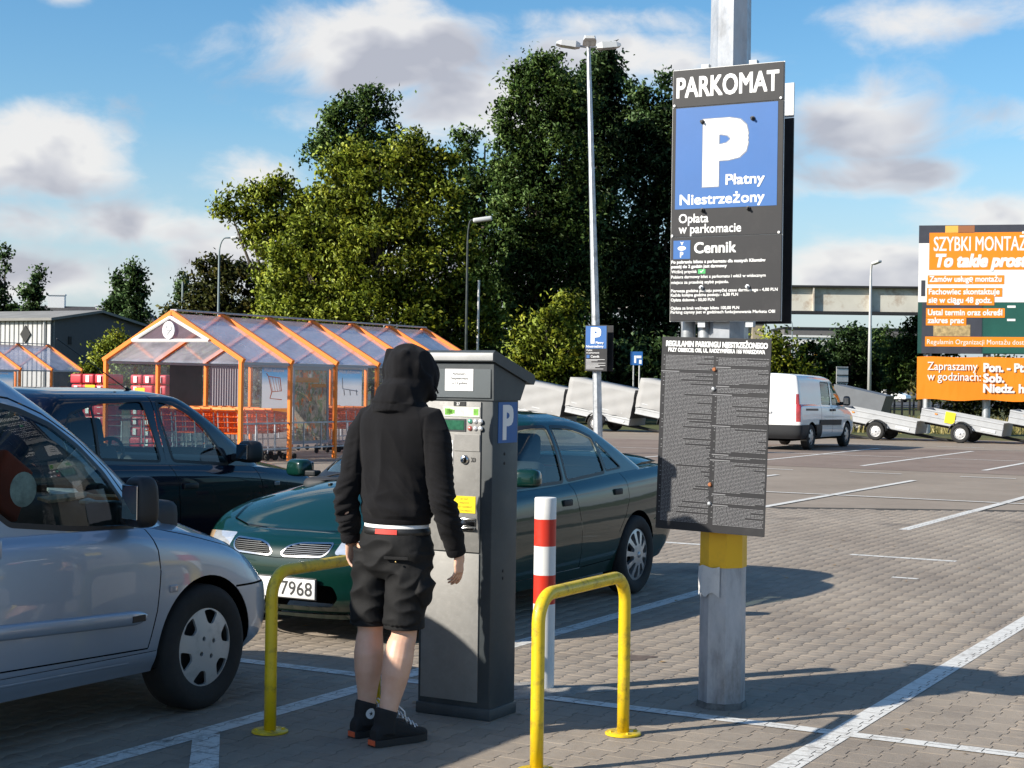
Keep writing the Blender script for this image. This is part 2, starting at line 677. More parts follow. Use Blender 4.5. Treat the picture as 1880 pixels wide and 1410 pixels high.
PV = behaton()
PV_IN = behaton(gap=0.0036)
PITCH_B, PITCH_A = 0.126, 0.178
NEAR = []
for ib in range(-170, 72):
    b = ib * PITCH_B
    off = 0.089 if ib % 2 else 0.0
    for ia in range(10, 170):
        a = ia * PITCH_A + off
        p = ab(a, b)
        if p.y < 5.4 or p.y > NEAR_END or abs(p.x) > 0.345 * p.y + 1.3:
            continue
        NEAR.append((a, b, p.x, p.y))
NEAR = np.array(NEAR)

bed = sheet('pavement', [(-4.2, 5.2), (4.2, 5.2), (10.2, NEAR_END + 0.3), (-10.2, NEAR_END + 0.3)], -0.0050, M_BED)
np_ = len(PV)


def paver_verts(z_jit):
    top = [(x, y, z_jit) for x, y in PV_IN]
    mid = [(x, y, -0.0010 + z_jit) for x, y in PV]
    low = [(x, y, -0.0105) for x, y in PV]
    return np.array(top + mid + low)


# which pavers show largest: nearest ones inside the frame
cosr, sinr = math.cos(R(0.8)), math.sin(R(0.8))
u = NEAR[:, 2] / NEAR[:, 3] * 2932
vv = 1.6 / NEAR[:, 3] * 2932
inside = (np.abs(u) < 930) & (vv < 700)
# shown openly: not under the parked cars or behind the machine
hid = ((NEAR[:, 1] < -5.0) & (NEAR[:, 1] > -6.9) & (NEAR[:, 0] < 6.9))
order = np.where(inside & ~hid)[0]
order = order[np.argsort(NEAR[order, 3])][:300]
single = np.zeros(len(NEAR), bool)
single[order] = True
faces_one = []
faces_one_q = []
for i in range(np_):
    j = (i + 1) % np_
    faces_one_q.append((i, j, np_ + j, np_ + i))
    faces_one_q.append((np_ + i, np_ + j, 2 * np_ + j, 2 * np_ + i))


def top_tris():
    r = delaunay_2d_cdt([Vector(q) for q in PV_IN], [(i, (i + 1) % np_) for i in range(np_)], [], 1, 1e-6)
    return [tuple(f) for f in r[2]]


TT = top_tris()
pm = bpy.data.meshes.new('paver')
pm.from_pydata([tuple(q) for q in paver_verts(0.0)], [], TT + [tuple(reversed(f)) for f in faces_one_q])
pm.materials.append(M_PAVER)
pm.update()
# make sure tops face up
bmx = bmesh.new()
bmx.from_mesh(pm)
bmesh.ops.recalc_face_normals(bmx, faces=bmx.faces)
if max(bmx.faces, key=lambda f: f.calc_center_median().z).normal.z < 0:
    bmesh.ops.reverse_faces(bmx, faces=bmx.faces)
bmx.to_mesh(pm)
bmx.free()
for i in np.where(single)[0]:
    o = bpy.data.objects.new('paver', pm)
    COL.objects.link(o)
    o.parent = bed
    p = NEAR[i]
    o.location = (p[2], p[3], rng.uniform(-0.0007, 0.0005))
    o.rotation_euler = (rng.normal(0, 0.002), rng.normal(0, 0.002), ROT_A + rng.normal(0, 0.004))
rest = NEAR[~single]
nv = 3 * np_
c0, s0 = math.cos(ROT_A), math.sin(ROT_A)
base_v = paver_verts(0.0)
zj = rng.uniform(-0.0007, 0.0005, len(rest))
jr = rng.normal(0, 0.004, len(rest)) + ROT_A
V = np.zeros((len(rest), nv, 3), np.float32)
V[:, :, 0] = base_v[None, :, 0] * np.cos(jr)[:, None] - base_v[None, :, 1] * np.sin(jr)[:, None] + rest[:, 2:3]
V[:, :, 1] = base_v[None, :, 0] * np.sin(jr)[:, None] + base_v[None, :, 1] * np.cos(jr)[:, None] + rest[:, 3:4]
V[:, :, 2] = base_v[None, :, 2] + zj[:, None] * (base_v[None, :, 2] > -0.009)
tri_all = []
for f in pm.polygons:
    vs = list(f.vertices)
    for k in range(1, len(vs) - 1):
        tri_all.append((vs[0], vs[k], vs[k + 1]))
tri_all = np.array(tri_all)
Fr = (tri_all[None] + (np.arange(len(rest)) * nv)[:, None, None]).reshape(-1, 3)
pmesh = bulk_mesh('paver_field', V.reshape(-1, 3), Fr)
o = link('paver_field', pmesh, M_PAVER, bed)
o['kind'] = 'stuff'

# painted markings: laid on the pavers, so the joints stay open
PV_AB = [(x, y) for x, y in behaton(gap=0.0026)]
MARKS = [
    # name, a0, a1, b0, b1
    ('stall_line', 1.0, 12.3, -2.29, -2.17), ('stall_line', 1.0, 7.15, -4.76, -4.64), ('stall_line', 7.25, 12.3, -4.76, -4.64),
    ('stall_divider_line', 7.15, 7.25, -16.0, 3.4), ('stall_line', 7.25, 12.3, -7.2, -7.08), ('stall_line', 1.0, 7.15, -7.2, -7.08),
    
    ('stall_line', 17.95, 27.8, -4.92, -4.80), ('stall_line', 18.0, 27.8, -7.42, -7.30), ('stall_line', 18.0, 27.8, -2.42, -2.30),
    ('stall_line', 18.0, 27.8, -9.92, -9.80),
    ('stall_divider_line', 23.1, 23.2, -16.0, 4.0),
    ('lane_dash', 14.92, 15.02, -4.56, -3.56), ('lane_dash', 14.92, 15.02, -6.7, -5.9), ('lane_dash', 13.36, 13.43, -3.72, -3.5),
    ('stall_line', 32.2, 42.0, -9.66, -9.54), ('stall_line', 32.2, 42.0, -12.1, -11.98), ('stall_line', 32.2, 42.0, -7.2, -7.08), ('stall_line', 32.2, 42.0, -4.7, -4.58), ('stall_line', 32.2, 42.0, -14.6, -14.48),
    ('stall_divider_line', 36.9, 37.0, -20.0, 4.0),
    ('lane_dash', 29.65, 29.75, -9.1, -8.1), ('lane_dash', 29.6, 29.7, -7.0, -6.0), ('lane_dash', 29.6, 29.7, -11.2, -10.2), ('lane_dash', 29.6, 29.7, -4.8, -3.8),
    ('lane_dash', 44.6, 44.7, -11.2, -9.9), ('lane_dash', 44.6, 44.7, -13.9, -12.4),
]
for (nm, a0, a1, b0, b1) in MARKS:
    mb = MB()
    for (a, b, x, y) in NEAR[(NEAR[:, 0] > a0 - 0.12) & (NEAR[:, 0] < a1 + 0.12) & (NEAR[:, 1] > b0 - 0.12) & (NEAR[:, 1] < b1 + 0.12)]:
        poly = clip_rect([(px + a, py + b) for px, py in PV_AB], a0, a1, b0, b1)
        if poly:
            mb.add([tuple(ab(p[0], p[1], 0.0036 if 'divider' in nm else 0.0024)) for p in poly], [tuple(range(len(poly)))])
    # beyond the built pavers the paint is a plain sheet
    n = 24
    if a1 - a0 > b1 - b0:
        cuts = np.linspace(a0, a1, max(2, int((a1 - a0) / 0.5)))
        segs = [(cuts[i], cuts[i + 1], b0, b1) for i in range(len(cuts) - 1)]
    else:
        cuts = np.linspace(b0, b1, max(2, int((b1 - b0) / 0.5)))
        segs = [(a0, a1, cuts[i], cuts[i + 1]) for i in range(len(cuts) - 1)]
    for (q0, q1, r0, r1) in segs:
        p = ab((q0 + q1) / 2, (r0 + r1) / 2)
        if p.y > NEAR_END - 0.2 or (p.y > 5.4 and abs(p.x) > 0.345 * p.y + 1.2) or p.y <= 5.4:
            mb.add([(*w, 0.001 if 'divider' in nm else -0.002) for w in rect_ab(q0, q1, r0, r1)], [(0, 1, 2, 3)])
    if mb.f:
        bmx = bmesh.new()
        me = mb.mesh(nm)
        bmx.from_mesh(me)
        bmesh.ops.recalc_face_normals(bmx, faces=bmx.faces)
        for f in bmx.faces:
            if f.normal.z < 0:
                f.normal_flip()
        bmx.to_mesh(me)
        bmx.free()
        ob = link(nm, me, M_PAINT)
        ob['kind'] = 'structure'

# diagonal hatch bar beside the silver car
wa, wb = np.array([5.62, -4.66]), np.array([5.05, -4.20])
dd_ = (wb - wa) / np.hypot(*(wb - wa))
nn_ = np.array([-dd_[1], dd_[0]]) * 0.06
winp = [tuple(wa - nn_), tuple(wb - nn_), tuple(wb + nn_), tuple(wa + nn_)]
mb = MB()
for (a, b, x, y) in NEAR[(np.abs(NEAR[:, 0] - 5.3) < 0.7) & (np.abs(NEAR[:, 1] + 4.4) < 0.7)]:
    poly = clip_convex([(px + a, py + b) for px, py in PV_AB], winp)
    if not poly:
        poly = []
    if poly:
        mb.add([tuple(ab(p[0], p[1], 0.0030)) for p in poly], [tuple(range(len(poly)))])
ob = mb.build('hatch_line', M_PAINT)
ob['kind'] = 'structure'
for f in ob.data.polygons:
    if f.normal.z < 0:
        f.flip()

# dried brown spill between the bollard and the lamp column
mb = MB()
n = 22
ring = []
for k in range(n):
    s_ = 2 * PI * k / n
    rr = 1 + 0.22 * math.sin(3 * s_ + 0.4) + 0.15 * math.sin(5 * s_)
    ring.append((0.735 + 0.115 * rr * math.cos(s_), 9.36 + 0.10 * rr * math.sin(s_), 0.0021))
mb.add(ring, [tuple(range(n))])
o = mb.build('stain', mat('brown_stain', (0.115, 0.085, 0.066), 0.8, var=0.3, vscale=20))
o['kind'] = 'structure'

# dry leaves and scraps blown over the paving
g_ = np.random.default_rng(77)
V_, F_ = [], []
for i in range(130):
    a_, b_ = g_.uniform(4.5, 17), g_.uniform(-7, 1.5)
    p = ab(a_, b_)
    s_ = g_.uniform(0.010, 0.026)
    r_ = g_.uniform(0, 2 * PI)
    k = len(V_)
    for (x, y, z) in ((-1.2, 0, 0.1), (0, -0.6, 0.35), (1.2, 0, 0.15), (0, 0.6, 0.5)):
        V_.append((p.x + s_ * (x * math.cos(r_) - y * math.sin(r_)), p.y + s_ * (x * math.sin(r_) + y * math.cos(r_)), 0.003 + s_ * z * 0.5))
    F_ += [(k, k + 1, k + 2), (k, k + 2, k + 3)]
o = link('fallen_leaves', bulk_mesh('fallen_leaves', V_, F_), mat('dry_leaf', (0.24, 0.15, 0.06), 0.8, isl=0.5))
tag(o, 'dry leaf scraps scattered over the paving', 'leaves', kind='stuff')
# ================================================================== STREET FURNITURE BY THE MACHINE
RZ_B = -PHI                              # local x along b, local y along a
M_YEL = mat('yellow_paint', (0.72, 0.50, 0.008), 0.34, coat=0.3, var=0.06, vscale=6, dirt=0.8, dscale=16, dcol=(0.13, 0.085, 0.03), bump=0.12, bscale=35)
M_RED = mat('red_film', (0.62, 0.03, 0.012), 0.35, var=0.05, dirt=0.25, dscale=7, dcol=(0.25, 0.06, 0.04))
M_WHT = mat('white_film', (0.78, 0.78, 0.76), 0.4, var=0.03, dirt=0.35, dscale=6, dcol=(0.42, 0.40, 0.36))
M_GALV = mat('galvanised_steel', (0.42, 0.44, 0.46), 0.42, metal=0.65, var=0.22, vscale=7, dirt=0.6, dscale=5, dcol=(0.16, 0.165, 0.17), bump=0.12, bscale=25)
M_ANTH = mat('anthracite_panel', (0.019, 0.019, 0.0215), 0.42, spec=0.35, var=0.06, dirt=0.25, dscale=4, dcol=(0.09, 0.088, 0.085))
M_SIGNW = mat('sign_white', (0.80, 0.80, 0.79), 0.45)
M_SIGNB = mat('sign_blue', (0.013, 0.105, 0.335), 0.38, var=0.05, vscale=4, dirt=0.15, dscale=5, dcol=(0.10, 0.17, 0.40))
M_SIGNG = mat('sign_green', (0.06, 0.42, 0.12), 0.4)
M_SIGNY = mat('sticker_yellow', (0.80, 0.62, 0.01), 0.45)
M_ALU = mat('aluminium_back', (0.55, 0.55, 0.54), 0.45, metal=0.3, var=0.06)
M_BLK = mat('black_plastic', (0.012, 0.012, 0.013), 0.5)
M_RUBBER = mat('rubber', (0.014, 0.014, 0.014), 0.75, var=0.25, vscale=9, dirt=0.4, dscale=8, dcol=(0.05, 0.046, 0.04), bump=0.1)
M_RUST = mat('rusty_bolt', (0.36, 0.13, 0.05), 0.8, var=0.4, vscale=60)
M_CONC = mat('concrete_patch', (0.30, 0.285, 0.26), 0.95, var=0.25, vscale=14, dirt=0.5, dscale=18, bump=0.6, bscale=70)
M_MACH = mat('machine_grey_metal', (0.25, 0.246, 0.235), 0.45, metal=0.25, var=0.08, vscale=11, dirt=0.22, dscale=40, dcol=(0.42, 0.41, 0.39), bump=0.06, bscale=140)
M_MACHD = mat('machine_dark_paint', (0.040, 0.049, 0.054), 0.42, var=0.10, vscale=8, dirt=0.35, dscale=7, dcol=(0.11, 0.112, 0.11))
M_MACHT = mat('machine_lid_grey', (0.42, 0.42, 0.41), 0.4, metal=0.2, var=0.1, dirt=0.3)
M_CHROME = mat('polished_steel', (0.62, 0.62, 0.62), 0.16, metal=1.0, rvar=0.08)


def parking_machine():
    t = thing('parking_machine', 'dark grey parking ticket machine in front of the person in black', 'parking meter', ab(6.675, -3.93), RZ_B)
    w, d = 0.40, 0.25
    hw, hd = w / 2, d / 2
    mb = MB()
    mb.box((0, 0, 0.775), (w, d, 1.49), bev=0.008)
    mb.build('cabinet', M_MACHD, t, ang=35)
    mb = MB()
    mb.box((0, 0, 0.028), (w + 0.014, d + 0.014, 0.056), bev=0.006)
    mb.build('plinth', M_MACHD, t, ang=35)
    # head with the leaning lid, drawn in the side view (y, z)
    mb = MB()
    side = [(-hd - 0.008, 1.515), (-hd - 0.012, 1.69), (hd + 0.06, 1.60), (hd + 0.005, 1.515)]
    Mx = Matrix(((0, 0, 1, 0), (1, 0, 0, 0), (0, 1, 0, 0), (0, 0, 0, 1)))
    mb.prism(side, -hw - 0.006, hw + 0.006, Mx)
    hd_o = mb.build('head', M_MACHD, t)
    mb = MB()
    mb.box((0, -hd - 0.0135, 1.595), (w - 0.016, 0.003, 0.135))
    mb.build('head_front_plate', mat('machine_head_plate', (0.085, 0.10, 0.108), 0.38, metal=0.2, var=0.1, dirt=0.2), hd_o)
    mb = MB()
    lid = [(-hd - 0.032, 1.700), (-hd - 0.032, 1.742), (-hd - 0.02, 1.752), (hd + 0.125, 1.640), (hd + 0.135, 1.612), (hd + 0.12, 1.592), (hd + 0.06, 1.603)]
    mb.prism(lid, -hw - 0.018, hw + 0.018, Mx)
    lid_o = mb.build('lid', M_MACHD, t)
    mb = MB()
    mb.box((0, -hd - 0.0345, 1.7215), (w + 0.03, 0.004, 0.036), bev=0.0015)
    mb.build('lid_edge', M_MACHT, lid_o, ang=40)
    # front door with its fittings
    yf = -hd - 0.004
    mb = MB()
    mb.box((-0.022, yf, 1.150), (0.318, 0.007, 0.715), bev=0.002)
    up = mb.build('upper_door', M_MACH, t, ang=40)
    mb = MB()
    mb.box((-0.022, yf, 0.434), (0.318, 0.007, 0.705), bev=0.002)
    mb.build('lower_door', M_MACH, t, ang=40)
    yf -= 0.0037

    def plate(name, x0, x1, z0, z1, m, th=0.003, parent=up, bev=0.0):
        q = MB()
        q.box(((x0 + x1) / 2, yf - th / 2, (z0 + z1) / 2), (x1 - x0, th, z1 - z0), bev=bev)
        return q.build(name, m, parent)
    plate('number_plate', -0.012, 0.055, 1.487, 1.513 - 0.006, M_BLK)
    q = MB()
    put_text(q, '27', 0.005, 1.490, 0.013, bold=0.05, y=yf - 0.0033)
    q.build('lettering', M_SIGNW, up)
    st = plate('tariff_sticker', -0.066, 0.132, 1.436, 1.482, mat('tariff_print', (0.62, 0.66, 0.56), 0.4, var=0.2, vscale=40))
    q = MB()
    for i in range(3):
        q.box((-0.045 + 0.012 * i, yf - 0.0036, 1.459), (0.03, 0.001, 0.03 - 0.006 * i))
    q.box((0.112, yf - 0.0036, 1.459), (0.026, 0.001, 0.03))
    q.build('green_print', mat('print_green', (0.16, 0.42, 0.05), 0.45, var=0.3, vscale=70), st)
    plate('display_frame', -0.075, 0.056, 1.366, 1.425, M_MACHD, 0.004)
    plate('display', -0.066, 0.048, 1.373, 1.418, mat('lcd_green', (0.03, 0.12, 0.07), 0.12, var=0.3, vscale=60), 0.006)
    for i, x in enumerate((0.079, 0.108, 0.137)):
        for j, z in enumerate((1.415, 1.381)):
            q = MB()
            q.lathe([(0, 0.008), (0.009, 0.007), (0.0115, 0.003), (0.0125, 0.0)], 14, TRS((x, yf, z), (PI / 2, 0, 0)))
            col = {(0, 0): ('button_green', (0.15, 0.5, 0.35)), (0, 1): ('button_red', (0.65, 0.2, 0.17))}.get((i, j), ('button_steel', (0.75, 0.75, 0.75)))
            q.build('button', mat(col[0], col[1], 0.25, metal=0.4), up, smooth=True)
    plate('blank_cover', -0.006, 0.134, 1.272, 1.352, M_MACH, 0.003, bev=0.001)
    plate('instruction_card', -0.085, -0.012, 1.208, 1.322, M_SIGNW, 0.002)
    q = MB()
    q.lathe([(0, 0.012), (0.016, 0.012), (0.021, 0.008), (0.023, 0.0)], 20, TRS((0.052, yf, 1.232), (PI / 2, 0, 0)))
    k = q.build('coin_slot', M_CHROME, up, smooth=True)
    q = MB()
    q.box((0.052, yf - 0.0122, 1.232), (0.004, 0.001, 0.026))
    q.build('slit', M_BLK, k)
    q = MB()
    for i in range(3):
        arc = [(0.086 + 0.009 * i + 0.008 * math.cos(s), 1.232 + 0.010 * math.sin(s)) for s in np.linspace(-1.4, 1.4, 9)]
        for p0, p1 in zip(arc[:-1], arc[1:]):
            q.box(((p0[0] + p1[0]) / 2, yf - 0.001, (p0[1] + p1[1]) / 2), (0.003, 0.001, abs(p1[1] - p0[1]) + 0.002))
    q.build('coin_symbol', M_BLK, up)
    ys = plate('yellow_notice', -0.004, 0.115, 0.978, 1.058, M_SIGNY, 0.002)
    q = MB()
    for i, s in enumerate(('BY DAĆ', 'WRZUCIĆ', 'BILET ODEBRAĆ', 'W TYM MIEJSCU')):
        put_text(q, s, 0.055, 1.040 - i * 0.0185, 0.0085, y=yf - 0.0024, align='C')
    q.build('lettering', mat('print_brown', (0.16, 0.10, 0.01), 0.5), ys)
    tr = plate('ticket_tray', -0.01, 0.120, 0.900, 0.955, M_MACHD, 0.0015)
    q = MB()
    q.box((0.055, yf - 0.009, 0.905), (0.125, 0.018, 0.012), bev=0.002)
    q.box((0.055, yf - 0.004, 0.935), (0.125, 0.006, 0.035), bev=0.002)
    q.build('tray_lip', M_CHROME, tr, ang=40)
    # notice on the head
    q = MB()
    q.box((0.02, -hd - 0.0165, 1.611), (0.156, 0.002, 0.104))
    nt = q.build('notice', M_SIGNW, hd_o)
    q = MB()
    for i, s in enumerate(('Parkometry', 'Dezynfekowane', 'co 1,5 godziny')):
        put_text(q, s, 0.022, 1.635 - i * 0.022, 0.0105, y=-hd - 0.018, align='C', bold=0.02)
    q.build('lettering', mat('print_black', (0.03, 0.03, 0.03), 0.6), nt)
    # blue P on the right side
    q = MB()
    q.box((hw + 0.0015, 0.015, 1.41), (0.003, 0.185, 0.195))
    bp = q.build('parking_plate', M_SIGNB, t)
    q = MB()
    put_text(q, 'P', 0, 0, 0.155, width=0.088, bold=0.055, align='C')
    q.v = [(hw + 0.0034 - p[1], 0.015 + p[0], 1.335 + p[2]) for p in q.v]
    q.build('lettering', M_SIGNW, bp)
    q = MB()
    for z in (1.26, 1.215, 0.70, 0.665):
        q.lathe([(0, 0.004), (0.007, 0.003), (0.008, 0)], 10, TRS((hw + 0.0, -0.01, z), (0, PI / 2, 0)))
    q.build('side_bolts', M_BLK, t)['kind'] = 'stuff'
    return t


parking_machine()


def hoop(label, a0, a1, b, h=0.755):
    t = thing('hoop_barrier', label, 'barrier', ab((a0 + a1) / 2, b), RZ_B, 'yellow steel hoops guarding the ticket machine')
    L = (a1 - a0) / 2
    r = 0.028
    rc = 0.115
    pts = [(0, -L, 0.004), (0, -L, 0.25), (0, -L, h - r - rc)]
    for s in np.linspace(0, PI / 2, 9)[1:]:
        pts.append((0, -L + rc * (1 - math.cos(s)), h - r - rc + rc * math.sin(s)))
    pts += [(0, L - rc, h - r)]
    for s in np.linspace(PI / 2, 0, 9)[1:]:
        pts.append((0, L - rc * (1 - math.cos(s)), h - r - rc + rc * math.sin(s)))
    pts += [(0, L, 0.25), (0, L, 0.004)]
    mb = MB()
    mb.tube(pts, r, 18)
    mb.build('tube', M_YEL, t, smooth=True)
    for y in (-L, L):
        mb = MB()
        mb.lathe([(0.0, 0.012), (0.078, 0.011), (0.083, 0.007), (0.083, 0.0)], 24, TRS((0, y, 0.0025)))
        p = mb.build('foot_plate', M_YEL, t, ang=40)
        mb = MB()
        for k in range(4):
            s = PI / 4 + k * PI / 2
            mb.lathe([(0, 0.009), (0.009, 0.008), (0.010, 0.0)], 6, TRS((0.06 * math.cos(s), y + 0.06 * math.sin(s), 0.013)))
        mb.build('bolts', M_YEL, p)
    return t


hoop('yellow hoop barrier to the left of the person, beside the silver van', 5.81, 6.66, -4.45)
hoop('yellow hoop barrier in front of the red and white bollard', 5.80, 6.64, -3.075)

# red and white bollard
t = thing('bollard', 'red and white striped steel bollard beside the ticket machine', 'bollard', ab(7.36, -3.87))
bands = [(0.0, 0.455, M_WHT), (0.455, 0.605, M_RED), (0.605, 0.755, M_WHT), (0.755, 0.895, M_RED), (0.895, 1.0, M_WHT)]
for i, (z0, z1, m) in enumerate(bands):
    mb = MB()
    prof = [(0.057, z0), (0.057, z1)]
    if i == 4:
        prof += [(0.054, z1 + 0.006), (0.0, z1 + 0.008)]
    mb.lathe(prof, 32)
    mb.build('red_band' if m is M_RED else 'white_band', m, t, ang=50)
mb = MB()
ring = []
n = 28
for k in range(n):
    s = 2 * PI * k / n
    rr = 0.21 + 0.07 * math.sin(3 * s + 1) + 0.05 * math.sin(5 * s)
    ring.append((rr * 1.3 * math.cos(s), rr * 0.9 * math.sin(s), 0.001))
v = [(0.05 * math.cos(2 * PI * k / n), 0.05 * math.sin(2 * PI * k / n), 0.022) for k in range(n)]
v += [(p[0] * 0.6, p[1] * 0.6, 0.017) for p in ring] + [(p[0] * 0.93, p[1] * 0.93, 0.009) for p in ring] + ring
f = [(j * n + k, (j + 1) * n + k, (j + 1) * n + (k + 1) % n, j * n + (k + 1) % n) for j in range(3) for k in range(n)]
mb.add(v, f)
mb.build('concrete_footing', M_CONC, t, smooth=True)


# ------------------------------------------------------------------ lamp column with the parking signs
def oct_column(mb, pts, rs, n=8, rot=0.0):
    v = []
    f = []
    for (x, y, z), r in zip(pts, rs):
        for k in range(n):
            s = rot + 2 * PI * (k + 0.5) / n
            v.append((x + r * math.cos(s), y + r * math.sin(s), z))
    for i in range(len(pts) - 1):
        for k in range(n):
            f.append((i * n + k, i * n + (k + 1) % n, (i + 1) * n + (k + 1) % n, (i + 1) * n + k))
    f.append(tuple((len(pts) - 1) * n + k for k in range(n)))
    mb.add(v, f)


def lamp_head(t, base, ang, tilt=0.12, s=1.0):
    """flat floodlight on a short arm"""
    d = Vector((math.cos(ang), math.sin(ang), 0))
    M = Matrix.Translation(Vector(base)) @ Matrix.Rotation(ang, 4, 'Z') @ Matrix.Rotation(-tilt, 4, 'Y')
    mb = MB()
    mb.tube([(0, 0, 0), (0.28 * s, 0, 0)], 0.03 * s, 8, M=M)
    arm = mb.build('arm', M_GALV, t)
    mb = MB()
    prof = [(0.22, 0.10, -0.05, 0.06), (0.34, 0.17, -0.07, 0.10), (0.72, 0.17, -0.06, 0.08), (0.84, 0.13, -0.03, 0.03)]
    v = []
    for (x, w, z0, z1) in prof:
        v += [(x * s, -w * s, z0 * s), (x * s, w * s, z0 * s), (x * s, w * s * 0.8, z1 * s), (x * s, -w * s * 0.8, z1 * s)]
    f = [(0, 1, 2, 3), (15, 14, 13, 12)]
    for i in range(3):
        for k in range(4):
            f.append((i * 4 + k, (i + 1) * 4 + k, (i + 1) * 4 + (k + 1) % 4, i * 4 + (k + 1) % 4))
    mb.add(v, f, M)
    mb.build('lamp_housing', mat('lamp_grey', (0.55, 0.56, 0.55), 0.45, var=0.05), t)
    mb = MB()
    mb.quad((0.36 * s, -0.13 * s, -0.0735 * s), (0.36 * s, 0.13 * s, -0.0735 * s), (0.70 * s, 0.13 * s, -0.0645 * s), (0.70 * s, -0.13 * s, -0.0645 * s), M=M)
    mb.build('lamp_glass', mat('lamp_lens', (0.5, 0.52, 0.52), 0.1), t)


pole = thing('lamp_column', 'thick galvanised octagonal lamp column carrying the parking signs, cut by the top edge', 'lamp post', ab(7.50, -2.935), RZ_B)
mb = MB()
oct_column(mb, [(0, 0, 0.012), (0, 0, 4.0), (0.0, 0, 9.4)], [0.1165, 0.098, 0.05], rot=R(6))
M_COL = bpy.data.materials.new('weathered_column')
M_COL.use_nodes = True
T = NT(M_COL.node_tree)
co = T.n('ShaderNodeTexCoord')
mp = T.n('ShaderNodeMapping', {'Vector': (co, 'Object'), 'Scale': (9.0, 9.0, 3.2)})
n1 = T.noise(mp, 1.0, 7.0, 0.68)
n2 = T.noise((co, 'Object'), 34.0, 5.0, 0.6)
sz = T.n('ShaderNodeSeparateXYZ', {0: (co, 'Object')})
grime = T.math('ADD', n1, T.mapr((sz, 2), 0.0, 0.5, 0.10, 0.0))
c = T.ramp(grime, [(0.32, (0.46, 0.48, 0.51)), (0.52, (0.37, 0.39, 0.42)), (0.68, (0.24, 0.25, 0.265)), (0.82, (0.09, 0.09, 0.09))])
b = T.n('ShaderNodeBsdfPrincipled', {'Base Color': c, 'Metallic': 0.35, 'Roughness': T.mapr(n2, 0.3, 0.7, 0.36, 0.6)})
T.set(b, 'Normal', T.n('ShaderNodeBump', {'Strength': 0.12, 'Distance': 0.004, 'Height': n2}))
T.n('ShaderNodeOutputMaterial', {'Surface': b})
mb.build('column', M_COL, pole)
mb = MB()
oct_column(mb, [(0, 0, 0.0), (0, 0, 0.03)], [0.128, 0.122], rot=R(6))
mb.build('base_collar', mat('dirty_base', (0.12, 0.12, 0.115), 0.8, var=0.4, vscale=30), pole)
mb = MB()
oct_column(mb, [(0, 0, 0.70), (0, 0, 0.92)], [0.1170, 0.1160], rot=R(6))
mb.build('yellow_band', mat('yellow_film', (0.80, 0.44, 0.006), 0.4, var=0.06, dirt=0.25, dscale=9, dcol=(0.35, 0.2, 0.05)), pole)
for ang in (0.4, 0.4 + 2 * PI / 3, 0.4 + 4 * PI / 3):
    lamp_head(pole, (0, 0, 9.38), ang)
# torn paper sticker wrapped half round the column
mb = MB()
n = 14
v = []
for j, zz in enumerate((0.705, 0.66, 0.60, 0.565)):
    for k in range(n):
        s = R(165) + R(118) * k / (n - 1)
        r = 0.1205 + 0.004 * math.sin(k * 1.7 + j)
        v.append((r * math.cos(s), r * math.sin(s), zz + (0.014 * math.sin(k * 1.3) + (0.03 if k < 3 else 0) if j == 3 else 0.006 * math.sin(k))))
f = [(j * n + k, j * n + k + 1, (j + 1) * n + k + 1, (j + 1) * n + k) for j in range(3) for k in range(n - 1)]
mb.add(v, f)
mb.build('torn_paper', mat('old_paper', (0.60, 0.59, 0.57), 0.8, var=0.15, vscale=30, dirt=0.35, dscale=30, dcol=(0.2, 0.19, 0.19)), pole, smooth=True)

# main sign: three panels on a backing
sg = thing('parking_sign', 'tall parking tariff sign with blue P panel on the nearest lamp column', 'sign', ab(7.345, -2.888, 1.918), RZ_B)
sg.scale = (0.962, 1, 1)


def panel(name, z0, z1, w=0.60, th=0.004, y=0.0, m=M_ANTH, parent=sg, x=0.0):
    q = MB()
    q.box((x, y + th / 2, (z0 + z1) / 2), (w, th, z1 - z0 - 0.002), bev=0.0008)
    return q.build(name, m, parent)


mb = MB()
mb.box((0, 0.0075, 0.624), (0.606, 0.005, 1.252))
mb.build('backing_plate', M_ALU, sg)
mb = MB()
for x in (-0.13, 0.13):
    mb.box((x, 0.03, 0.62), (0.04, 0.035, 1.3))
for z in (0.12, 0.62, 1.12):
    mb.box((0, 0.055, z), (0.30, 0.016, 0.04))
mb.build('mounting_rails', M_GALV, sg)
for x in (-0.285 + 0.045, -0.285 + 0.14):
    mb = MB()
    mb.tube([(x, 0.10, -0.12), (x, 0.10, 0.05)], 0.037, 16)
    mb.build('bracket_tube', M_GALV, sg, ang=50)
p1 = panel('title_panel', 1.063, 1.248, y=-0.0005)
q = MB()
put_text(q, 'PARKOMAT', -0.277, 1.112, 0.098, width=0.55, bold=0.030, y=-0.0012)
q.build('lettering', M_SIGNW, p1)
p2 = panel('parking_panel', 0.418, 1.062)
q = MB()
q.box((-0.004, -0.0007, 0.807), (0.552, 0.0012, 0.502))
bl = q.build('blue_field', M_SIGNB, p2)
q = MB()
put_text(q, 'P', -0.108, 0.682, 0.300, width=0.205, bold=0.068, y=-0.0026)
q.build('lettering', M_SIGNW, bl)
q = MB()
put_text(q, 'P', -0.108, 0.682, 0.300, width=0.205, bold=0.082, y=-0.0016)
q.build('letter_outline', mat('outline_grey', (0.20, 0.22, 0.26), 0.5), bl)
q = MB()
put_text(q, 'Płatny', 0.0, 0.668, 0.050, width=0.206, bold=0.032, y=-0.0034)
put_text(q, 'Niestrzeżony', -0.252, 0.578, 0.050, width=0.458, bold=0.032, y=-0.0017)
q.build('lettering', M_SIGNW, bl)
q = MB()
put_text(q, 'Opłata', -0.256, 0.488, 0.044, width=0.162, bold=0.02, y=-0.0012)
put_text(q, 'w parkomacie', -0.256, 0.436, 0.044, width=0.34, bold=0.02, y=-0.0012)
